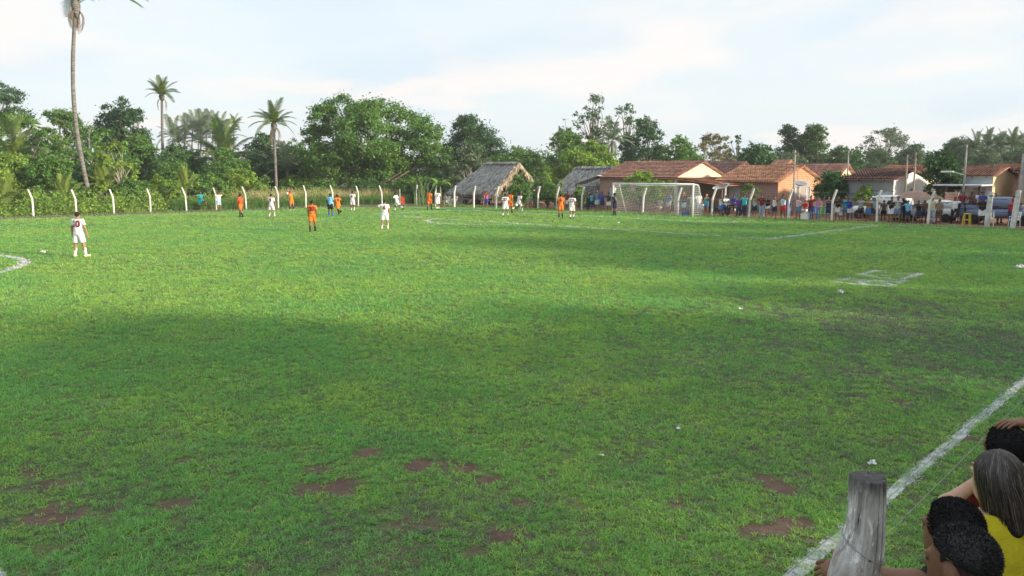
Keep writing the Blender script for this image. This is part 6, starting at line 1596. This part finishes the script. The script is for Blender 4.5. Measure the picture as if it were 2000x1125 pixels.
# ================================================================== PEOPLE
def fu(px): return float(np.interp(px, [f[0] for f in FR], [f[1] for f in FR]))
away = yaw_of(EV * .8 + EU * .5); tog = yaw_of(EU)
PLY = 'football players on the pitch'
def player(label, px, py, yaw, pose, kit, number=None, skin=1, H=1.75, vox=.022, **kw):
    K = dict(w=dict(top=('tee', 'white'), low=('shorts', 'white'), socks='white', shoes='black', ncol='maroon'), o=dict(top=('tee', 'orange'), low=('shorts', 'orange'), socks='black', shoes='black', ncol='maroon'),
             r=dict(top=('tee', 'sky'), low=('shorts', 'black'), socks='socks_blue', shoes='socks_blue', ncol='navy'), k=dict(top=('tee', 'black'), low=('shorts', 'navy'), socks='black', shoes='black', ncol='white'))[kit]
    K = dict(K); K.update(kw); g = G(px, py)
    return person(label, g, yaw, H, pose, skin, number=number, vox=vox, group=PLY, **K)
player('white player number 10 standing with back turned near the centre circle', 157, 502, -.15, 'apart', 'w', '10', 2, 1.78, .013, shoes='cream')
player('orange player number 20 walking away in midfield', 611, 453, .05, 'walk', 'o', '20', 1, 1.74, .015)
player('white player number 6 pointing left with back turned', 752, 449, .1, 'point', 'w', '6', 2, 1.76, .015, shoes='orange')
player('dark orange player standing sideways near the far fence', 471, 425, 1.2, 'walk', 'o', None, 1, top=('tee', 'darkorange'))
player('white player number 9 with back turned left of the thrower', 531, 425, -.25, 'apart', 'w', '9', 2)
player('orange player taking a throw-in with arms raised', 570, 411, yaw_of(-EV + EU * .3), 'throw', 'o', None, 2, 1.72, shoes='cream')
player('referee in sky blue shirt and black shorts', 646, 423, -.1, 'stand', 'r', None, 0)
player('orange player running next to the referee', 661, 420, .7, 'run', 'o', '8', 0)
player('slim white player beyond the referee with back turned', 689, 413, -.2, 'stand', 'w', '4', 1)
player('white player sprinting left by the corner post', 776, 413, 1.2, 'stride', 'w', None, 0)
player('orange player left of the pair near the cane clump', 839, 411, -.3, 'walk', 'o', None, 1)
player('white player right of the pair near the cane clump', 855, 411, .2, 'walk', 'w', '7', 1)
player('white player in front of the thatched hut, back turned', 987, 423, .15, 'apart', 'w', '22', 1)
player('orange player half hidden behind the white player at the hut', 996, 417, -.4, 'walk', 'o', None, 1)
player('white player bending forward into a run by the hut shrub', 1013, 415, -.9, 'stride', 'w', None, 0)
player('orange player standing in the penalty area', 1095, 425, .05, 'stand', 'o', '5', 1)
player('white player number 12 right of the orange one in the penalty area', 1117, 428, -.15, 'walk', 'w', '12', 1)
player('goalkeeper in black beside the left goalpost', 1200, 421, .9, 'stand', 'k', '1', 0)
# ball held above the thrower
g = G(570, 411); b = AT(561, 378, g[1]); mb = MB()
Vb, Fb = surf_nets(ell((0, 0, 0), (.11, .11, .11)), (-.15,) * 3, (.15,) * 3, .03); o = MB().add(Vb, Fb).build('football', M('ball_white', (.78, .78, .78), .5, .3, 9, 0), None, True); o.location = tuple(b); tag(o, 'white football held up by the throw-in taker', 'ball')

SPEC = 'spectators along the fence'
r8 = np.random.default_rng(88)
def spec(label, px, pose, skin, top, low, H=1.7, du=.38, hair='black', yaw=0.0, u=None, **kw):
    uu = (fu(px) + du) if u is None else u; p = W(uu, -on_b(px, uu))
    kw.setdefault('shoes', 'brown'); kw.setdefault('vox', .026)
    return person(label, p, yaw_of(-EU) + yaw + r8.uniform(-.15, .15), H, pose, skin, top, low, hair, group=SPEC, **kw)
# left of the goal and at the huts
def spec_xy(label, px, py, yaw, *a, **k):
    p = G(px, py); k.setdefault('shoes', 'brown'); k.setdefault('vox', .026); return person(label, p, yaw, k.pop('H', 1.68), *a, group=SPEC, **k)
spec_xy('spectator in teal shirt with one leg up on the far fence', 393, 412, yaw_of(-EV), 'legup', 1, ('tee', 'teal'), ('shorts', 'turq'))
spec_xy('spectator in white shirt and denim shorts at the far fence', 428, 413, yaw_of(-EV), 'headhands', 1, ('tee', 'white'), ('shorts', 'jean'))
spec_xy('spectator in pink shirt shading the eyes before the thatched hut', 950, 408, yaw_of(-EU), 'headhands', 1, ('tee', 'pink'), ('shorts', 'royal'))
spec_xy('grey-clad person sitting on a chair left of the hut', 871, 404, yaw_of(-EU), 'sit', 1, ('tee', 'grey'), ('shorts', 'grey'))
spec_xy('spectator in crimson shirt by the shrub right of the hut', 1026, 406, yaw_of(-EU), 'wire2', 1, ('tee', 'maroon'), ('shorts', 'jean'))
spec_xy('spectator in grey top between the crimson shirt and the hat wearer', 1036, 405, yaw_of(-EU), 'cross', 1, ('tee', 'palegrey'), ('shorts', 'grey'))
spec_xy('spectator in white shirt and straw hat right of the hut', 1044, 405, yaw_of(-EU), 'wire', 1, ('tee', 'white'), ('shorts', 'navy'), cap='cream')
spec_xy('spectator in dark red shirt and white shorts behind number 12', 1109, 411, yaw_of(-EU), 'wire', 1, ('tee', 'maroon'), ('shorts', 'white'))
spec('boy in navy hiding behind the post left of the goal', 1149, 'wire2', 1, ('tee', 'navy'), ('long', 'navy'), 1.5, .6)
spec('spectator in teal tank top left of the goal', 1157, 'wire', 1, ('tank', 'aqua'), ('shorts', 'navy'), 1.62)
spec('grey-haired man with hands at his head left of the goal', 1167, 'headhands', 1, ('tee', 'denim'), ('shorts', 'lightblue'), 1.78, .5, 'grey')
spec('spectator in royal blue shirt left of the goal', 1177, 'wire', 1, ('tee', 'royal'), ('shorts', 'navy'), 1.7)
spec('spectator in navy shirt and white shorts next to the left goalpost', 1190, 'wire', 1, ('tee', 'navy'), ('shorts', 'white'), 1.62)
spec('spectator in dark shirt with arm on the post behind the net', 1254, 'wire', 1, ('tee', 'black'), ('shorts', 'navy'), 1.66, .5)
spec('spectator in checked grey shirt sitting behind the net', 1292, 'sit', 1, ('tee', 'grey'), ('shorts', 'palegrey'), 1.7, 1.4)
spec('spectator in blue shirt and pale shorts behind the net', 1308, 'stand', 1, ('tee', 'denim'), ('shorts', 'palegrey'), 1.7, 1.6)
spec('dark-skinned child squatting behind the net', 1318, 'squat', 0, ('tank', 'brown'), ('shorts', 'brown'), 1.4, .7)
spec('spectator with orange cap and dark patterned shirt behind the net', 1338, 'cross', 1, ('tee', 'black'), ('shorts', 'lightblue'), 1.75, .4, cap='orange')
spec('spectator in pale shirt beside the right goalpost', 1354, 'wire2', 2, ('tee', 'palegrey'), ('shorts', 'grey'), 1.66, .6)
spec('spectator in grey-white shirt right of the goal net', 1366, 'stand', 0, ('tee', 'white'), ('shorts', 'denim'), 1.76, 1.0, yaw=.9)
spec('child in white shirt sitting before the porch wall', 1373, 'sit', 0, ('tee', 'white'), ('shorts', 'navy'), 1.35, 2.2)
spec('fair-haired woman in turquoise top and blue shorts', 1382, 'hip', 2, ('tank', 'turq'), ('short', 'blue'), 1.66, .7, 'blond', girl=True, hstyle='bun')
spec('spectator in dark clothes leaning behind the post right of her', 1392, 'lean', 0, ('tee', 'brown'), ('shorts', 'black'), 1.6, .6)
spec('boy in white vest and blue shorts with folded arms on the wire', 1411, 'wire2', 0, ('tank', 'white'), ('shorts', 'blue'), 1.62)
spec('boy in white shirt and dark shorts turned to his neighbour', 1420, 'cross', 0, ('tee', 'white'), ('shorts', 'navy'), 1.6, yaw=.8)
spec('rider in royal blue shirt sitting on the dark motorbike', 1437, 'sit', 1, ('tee', 'royal'), ('long', 'black'), 1.7, 2.0, z=.32)
spec('child in purple shirt left of the teal-shirted man', 1446, 'stand', 1, ('tee', 'purple'), ('long', 'navy'), 1.45, .6)
spec('man in bright teal shirt and crossed dark jeans with arms spread', 1457, 'wire', 1, ('tee', 'turq'), ('long', 'navy'), 1.7, over=dict(thR=(-.05, .1, -1), shR=(-.2, 0, -1)))
spec('spectator in pale shirt just right of the bent post', 1477, 'wire2', 1, ('tank', 'palegrey'), ('shorts', 'navy'), 1.62)
spec('spectator in maroon shirt and light jeans with arms out along the wire', 1491, 'wire', 1, ('tee', 'maroon'), ('long', 'jean'), 1.72)
spec('woman in black top and white shorts with one knee bent', 1503, 'cross', 1, ('tee', 'black'), ('short', 'white'), 1.62, girl=True, hstyle='long', over=dict(thL=(-.2, .35, -1), shL=(-.1, -.7, -1)))
spec('spectator in white vest and navy shorts', 1516, 'cam', 1, ('tank', 'white'), ('shorts', 'navy'), 1.62, hair='brown')
spec('man in pale blue vest and red shorts with arms spread', 1533, 'wire', 0, ('tank', 'lightblue'), ('shorts', 'red'), 1.76)
spec('child in royal blue left of the bent post', 1543, 'stand', 1, ('tee', 'royal'), ('shorts', 'blue'), 1.4, .6)
spec('grey-haired man in pale pink sleeveless shirt and denim shorts', 1563, 'wire', 1, ('tank', 'palepink'), ('shorts', 'denim'), 1.7, hair='grey')
spec('seated child in red and pale blue behind the cooler box', 1577, 'sit', 1, ('tee', 'red'), ('shorts', 'lightblue'), 1.55, 2.0, z=.12)
spec('man in striped maroon shirt stretching an arm forward', 1588, 'lean', 1, ('tee', 'maroon'), ('shorts', 'navy'), 1.68, .5, yaw=.6)
spec('girl in pink top and denim shorts standing far back', 1603, 'stand', 2, ('tank', 'rose'), ('short', 'denim'), 1.5, 2.6, girl=True, hstyle='long', hair='brown')
spec('woman in long navy dress with shoulder strap', 1622, 'stand', 2, ('dress', 'navy'), ('none', 'navy'), 1.66, .4, girl=True, hstyle='bun', yaw=.5)
spec('spectator in black shirt and white shorts right of the bent post', 1641, 'cross', 1, ('tee', 'black'), ('shorts', 'white'), 1.7, .4)
spec('small child in grey in front of the turquoise vest', 1647, 'stand', 1, ('tee', 'greygreen'), ('shorts', 'palegrey'), 1.05, .35)
spec('man in turquoise vest and denim shorts', 1656, 'wire', 1, ('tank', 'turq'), ('shorts', 'denim'), 1.74, .55)
spec('spectator in blue-violet patterned shirt bending over the wire', 1665, 'lean', 0, ('tee', 'royal'), ('shorts', 'palegrey'), 1.6, .4)
spec('woman in grey top and black shorts with arms stretched left', 1686, 'wire', 1, ('tee', 'grey'), ('shorts', 'black'), 1.66, .35, girl=True, hstyle='bun')
spec('spectator in mustard shirt and blue shorts', 1701, 'cross', 1, ('tee', 'mustard'), ('shorts', 'blue'), 1.6, .5)
spec('spectator in pale blue cap and blue shirt behind the mustard shirt', 1709, 'stand', 1, ('tee', 'denim'), ('shorts', 'navy'), 1.7, 1.2, cap='lightblue')
spec('spectator in grey-green shirt bending beside the post', 1716, 'lean', 1, ('tee', 'greygreen'), ('shorts', 'navy'), 1.62, .4)
spec('child in dark shirt right behind the post', 1731, 'stand', 0, ('tee', 'brown'), ('shorts', 'black'), 1.45, .9)
spec('man in black shirt and white shorts with folded arms', 1746, 'cross', 1, ('tee', 'black'), ('shorts', 'white'), 1.72, .35)
spec('man in black-and-white patterned shirt and jeans shorts', 1759, 'wire2', 1, ('tee', 'palegrey'), ('shorts', 'denim'), 1.74, .35)
spec('spectator in black with dark glasses behind the patterned shirt', 1768, 'stand', 1, ('tee', 'black'), ('long', 'black'), 1.74, 1.0)
spec('auburn-haired child in bright blue tee and navy shorts', 1779, 'wire', 1, ('tee', 'sky'), ('shorts', 'navy'), 1.5, .35, 'red')
spec('boy in dark shirt with navy shorts looking down', 1800, 'wire2', 0, ('tee', 'black'), ('shorts', 'navy'), 1.5, .4, 'brown')
spec('small dark figure behind the boy in dark shirt', 1811, 'stand', 0, ('tee', 'brown'), ('shorts', 'navy'), 1.5, 1.0)
spec('man in cream printed shirt behind the leaning post', 1826, 'wire', 1, ('tee', 'cream'), ('long', 'jean'), 1.76, .4, cap='white')
spec('spectator in brown shirt right of the cream shirt', 1840, 'stand', 1, ('tee', 'khaki'), ('shorts', 'brown'), 1.6, 1.0)
def specp(label, px, py, pose, skin, top, low, H=1.7, yaw=0, **kw):
    kw.setdefault('shoes', 'black'); kw.setdefault('vox', .026); hair = kw.pop('hair', 'black')
    return person(label, G(px, py), yaw_of(-EU) + yaw, H, pose, skin, top, low, hair, group=SPEC, **kw)
specp('man in white printed tee and black trousers with one leg up', 1862, 437, 'legup', 0, ('tee', 'white'), ('long', 'black'), 1.74, .1)
specp('fair-haired person in maroon shirt and blue jeans on a seat', 1880, 433, 'sit', 2, ('tee', 'maroon'), ('long', 'jean'), 1.72, hair='blond')
specp('spectator in maroon shirt behind the yellow stool', 1898, 428, 'stand', 1, ('tee', 'maroon'), ('long', 'maroon'), 1.7)
specp('man in dark shirt and white shorts left of the thick gate post', 1916, 439, 'cross', 0, ('tee', 'black'), ('shorts', 'white'), 1.76, .3, fat=1.2)
specp('man in dark shirt and khaki trousers leaning on the gate rail', 1951, 437, 'lean', 1, ('tee', 'black'), ('long', 'khaki'), 1.74, .7)
specp('man in red shirt and red cap with dark jeans at the gate', 1972, 442, 'lean', 0, ('tee', 'red'), ('long', 'navy'), 1.76, 1.0, cap='red')
specp('person in purple and navy cut by the right edge', 1999, 440, 'sit', 1, ('tee', 'purple'), ('long', 'navy'), 1.7, .8)
specp('small child in navy standing before the pale blue porch', 1917, 415, 'stand', 1, ('tee', 'navy'), ('shorts', 'navy'), 1.3)
# riders in the pickup bed
for i, (ox, oy, tp, lab, sk) in enumerate([(-2.15, -.45, 'maroon', 'rider in maroon shirt at the rear of the pickup bed', 1), (-1.65, -.1, 'brown', 'rider in dark shirt in the middle of the pickup bed', 0), (-1.05, -.3, 'royal', 'rider in blue shirt nearest the pickup cab', 1), (-1.35, .45, 'white', 'rider in white shirt sitting low in the pickup bed', 1)]):
    wp = pk.matrix_basis @ Vector((ox, oy, 0)); person(lab, (wp.x, wp.y), yaw_of(-EU) + (.3, -.5, .6, 0)[i], 1.7, 'sit', sk, ('tee', tp), ('long', 'navy'), 'black', z=.78, vox=.026, group='riders on the pickup', shoes='black')

# ------------------------------------------------------------------ spectators close to the camera
NEAR = 'spectators close to the camera'
def near(label, px, py_top, d, yaw, H, targets=None, **kw):
    """stand a person on the bank so that the crown of the head falls on the pixel"""
    a = AT(px, py_top, d); bz = .345
    return person(label, (0, 0), yaw, (a[2] - bz) * kw.pop('hk', 1.0), vox=.012, group=NEAR, z=bz, place=(a[0], a[1]), targets=targets, **kw)
def strands(t, q, n, Lr, seed, mat, name='hair_strands', style='long'):
    r = np.random.default_rng(seed); mb = MB(); Hc, HR, hs = q['Hc'], q['HR'], q['hs']
    V = []; F = []
    for i in range(n):
        az = r.uniform(-PI, PI); part_ = r.uniform(-.02, .02)
        # start near the crown, run over the skull, fall behind the shoulders
        d = np.array([math.sin(az), -math.cos(az) * 1.0, 0]);
        if d[1] > .45: continue
        rad = np.array([.098, .120, .112]) * hs * r.uniform(.97, 1.04); L = r.uniform(*Lr) * hs; pts = []
        for k in range(12):
            s = k / 11; th = s * 1.75
            if th < 1.45: p = np.array([d[0] * math.sin(th) * rad[0], d[1] * math.sin(th) * rad[1] - .016 * hs, math.cos(th) * rad[2] + .03 * hs]); last = p
            else: p = last + np.array([d[0] * .01 + .015 * math.sin(i), -.012 - abs(d[1]) * .015, -1.0 * (s - .83) / .17 * L]) * np.array([hs, hs, 1]); 
            pts.append(p * (1 + r.normal(0, .006)) )
        fall = pts[-1] - last; pts = pts[:9] + [last + fall * z + np.array([math.sin(i * 1.7 + z * 3) * .010 + .05 * z * z - .25 * last[0] * z * (1 - .6 * z), -.012 * math.sin(z * 3), 0]) for z in (.25, .5, .75, 1.0)]
        w = r.uniform(.0007, .0016) * hs
        o = len(V)
        for p in pts: 
            P_ = Hc + HR @ p; side = HR @ np.array([math.cos(az), math.sin(az), 0]) * w; V += [P_ - side, P_ + side]
        F += [(o + 2 * k, o + 2 * k + 1, o + 2 * k + 3, o + 2 * k + 2) for k in range(len(pts) - 1)]
    me = fast_mesh(name, np.array(V), np.array(F), True); me.materials.append(mat); return stuff(link(name, me, t))
def streak_mat():
    m, nt = _nt('streaked_hair'); b = NB(nt); i = b.island()
    c = b.mix(b.ramp(i, .3, .9), (.018, .015, .015), (.085, .07, .06)); c = b.mix(b.ramp(i, .86, .95), c, (.17, .145, .12))
    b.out(b.princ(c, .42, None, .5)); return m
def frizz(t, q, n, seed, thick=.016, low=-.05, mat=None, slope=None):
    """short tight hair: thousands of tiny blades standing on the skull"""
    r = np.random.default_rng(seed); Hc, HR, hs = q['Hc'], q['HR'], q['hs']; d = r.normal(0, 1, (n * 2, 3)); d /= np.linalg.norm(d, axis=1)[:, None]
    P = d * np.array([.088, .105, .100]) * hs + np.array([0, -.016, .034]) * hs
    ok = (P[:, 2] > low * hs + (np.maximum(0, P[:, 1]) * .9 if slope is None else np.maximum(P[:, 1], -.13 * hs) * slope)) & (P[:, 2] > -.01 * hs if slope else True) & ((P[:, 1] < .055 * hs) | (P[:, 2] > .09 * hs)); P, d = P[ok][:n], d[ok][:n]; k = len(P)
    tdir = d + r.normal(0, .5, (k, 3)); tdir /= np.linalg.norm(tdir, axis=1)[:, None]; L = thick * hs * r.uniform(.5, 1.2, (k, 1)); s = np.cross(tdir, r.normal(0, 1, (k, 3))); s /= np.linalg.norm(s, axis=1)[:, None]; w = .0016
    W3 = lambda A: Hc + A @ HR.T
    V = np.stack([W3(P - s * w), W3(P + s * w), W3(P + tdir * L + s * w * .3), W3(P + tdir * L - s * w * .3)], 1).reshape(-1, 3); me = fast_mesh('hair_strands', V, np.arange(k * 4).reshape(k, 4)); me.materials.append(mat or HAIRM['black']); return stuff(link('hair_strands', me, t))
lookleft = yaw_of((-.60, .80))
# young man at the bottom right, profile to the left, faded sides
m1, q1_ = near('young man with faded haircut and shaved line at the bottom right corner', 1880, 1030, 2.42, lookleft, 1.75, pose='wire2', skin=1, top=('tee', 'navy'), low=('shorts', 'denim'), hstyle='none', shoes='brown',
                over=dict(up=(0, .12, 1)), targets=dict(L=(AT(1650, 1110, 2.76), (*AT(1805, 1106, 2.62), 1)), R=(AT(1850, 1200, 2.75), (.5, 0, -1))))
f = hair_sdf(q1_['Hc'], q1_['HR'], q1_['hs'], .015); f = cut(f, q1_['Hc'] + q1_['HR'] @ v3(0, 0, .048) * q1_['hs'], q1_['HR'] @ v3(0, .45, -1))
f = cut(f, q1_['Hc'] - q1_['HR'][:, 2] * .012 * q1_['hs'], -q1_['HR'][:, 2])
V_, F_ = sdf_mesh(f, .006); me = fast_mesh('hair', V_, F_, True); hb2 = M('hair_soft_black', (.018, .018, .020), .5, .4, 80, .5, 150, .004, spec=.5); me.materials.append(hb2); link('hair', me, m1); frizz(m1, q1_, 9000, 1, .011, .048, hb2, slope=.45)
def stubble(q):
    m, nt = _nt('faded_stubble'); b = NB(nt); o = b.obj(); sp = b.n('ShaderNodeSeparateXYZ'); b.l(o, sp.inputs[0]); z0 = float(q['Hc'][2]); hs = q['hs']
    f = b.ramp(b.math('ADD', sp.outputs[2], b.math('MULTIPLY', b.noise(o, 120, 2, .5), .012)), z0 - .055 * hs, z0 + .05 * hs)
    c = b.mix(f, (.10, .055, .038), (.02, .017, .017)); b.out(b.princ(c, .6, b.bump(b.noise(o, 400, 2, .6), .3, .002), .25)); return m
fs = hair_sdf(q1_['Hc'], q1_['HR'], q1_['hs'], .0035); P_ = lambda x, y, z: q1_['Hc'] + q1_['HR'] @ v3(x, y, z) * q1_['hs']
fs = cut(fs, P_(0, .035, 0), q1_['HR'] @ v3(0, 1, .1))
for q in (-1, 1): fs = sub(fs, ell(P_(q * .078, .0, -.012), v3(.03, .03, .045) * q1_['hs'], q1_['HR']))
V_, F_ = sdf_mesh(fs, .006); me = fast_mesh('stubble', V_, F_, True); me.materials.append(stubble(q1_)); link('stubble', me, m1)
pts = []
for k in range(9):                                         # parting shaved along the edge of the top hair
    yy_ = .062 - .085 * k / 8; q = np.array([-.16, yy_, .046 + .45 * yy_]); 
    for _i in range(40):
        w_ = P_(*q)[None]; dd = min(f(w_)[0], fs(w_)[0])
        if dd < .001: break
        q[0] += dd * .8 / q1_['hs']
    if q[0] < -.03: pts.append(tuple(P_(q[0] - .006, q[1], q[2])))
MB().tube(pts, .0022, 5).build('shaved_line', SK[2], m1, True)
# man just behind him
m2, q2_ = near('dark-haired man hidden behind the one with the faded haircut', 1862, 976, 2.78, lookleft - .1, 1.75, pose='cross', skin=1, top=('tee', 'black'), low=('shorts', 'black'), shoes='brown')
frizz(m2, q2_, 9000, 2, .009, -.04)
# woman with streaked hair in yellow
m3, q3_ = near('woman with long streaked hair and yellow top leaning on the near fence', 1947, 884, 3.32, yaw_of((-.30, .95)), 1.7, pose='wire2', skin=3, top=('tee', 'yellow'), low=('long', 'denim'), hstyle='long', shoes='brown', girl=True,
                over=dict(up=(0, .12, 1)), targets=dict(L=(AT(1915, 935, 3.62), (-1, .4, -.5)), R=(AT(1960, 940, 3.65), (1, .3, -.6))))
strands(m3, q3_, 6500, (.12, .26), 3, streak_mat())
# dark-haired person beyond her with raised hand
m4, q4_ = near('dark-haired person in red and navy shirt beyond the woman in yellow', 1966, 832, 3.72, yaw_of((-.35, .93)), 1.7, pose='cam', skin=1, top=('tee', 'maroon'), low=('long', 'navy'), shoes='brown', targets=dict(R=(AT(2000, 826, 3.74), (1, 0, -.3)), L=(AT(1975, 960, 3.95), (-.6, 0, -1))))
frizz(m4, q4_, 9000, 4, .010, -.05)
# ================================================================== HAZE
hz_m, hz_nt = _nt('thin_haze'); hb_ = NB(hz_nt); pv = hb_.n('ShaderNodeVolumePrincipled')
pv.inputs['Color'].default_value = (.93, .96, 1, 1); pv.inputs['Density'].default_value = .00045; pv.inputs['Anisotropy'].default_value = .2
hb_.l(pv.outputs[0], hb_.n('ShaderNodeOutputMaterial').inputs['Volume'])
hz = MB().box((0, 80, 10), (460, 400, 26)).build('haze', hz_m); stuff(hz); tag(hz, 'thin pale evening haze hanging over the village and woods', 'haze')
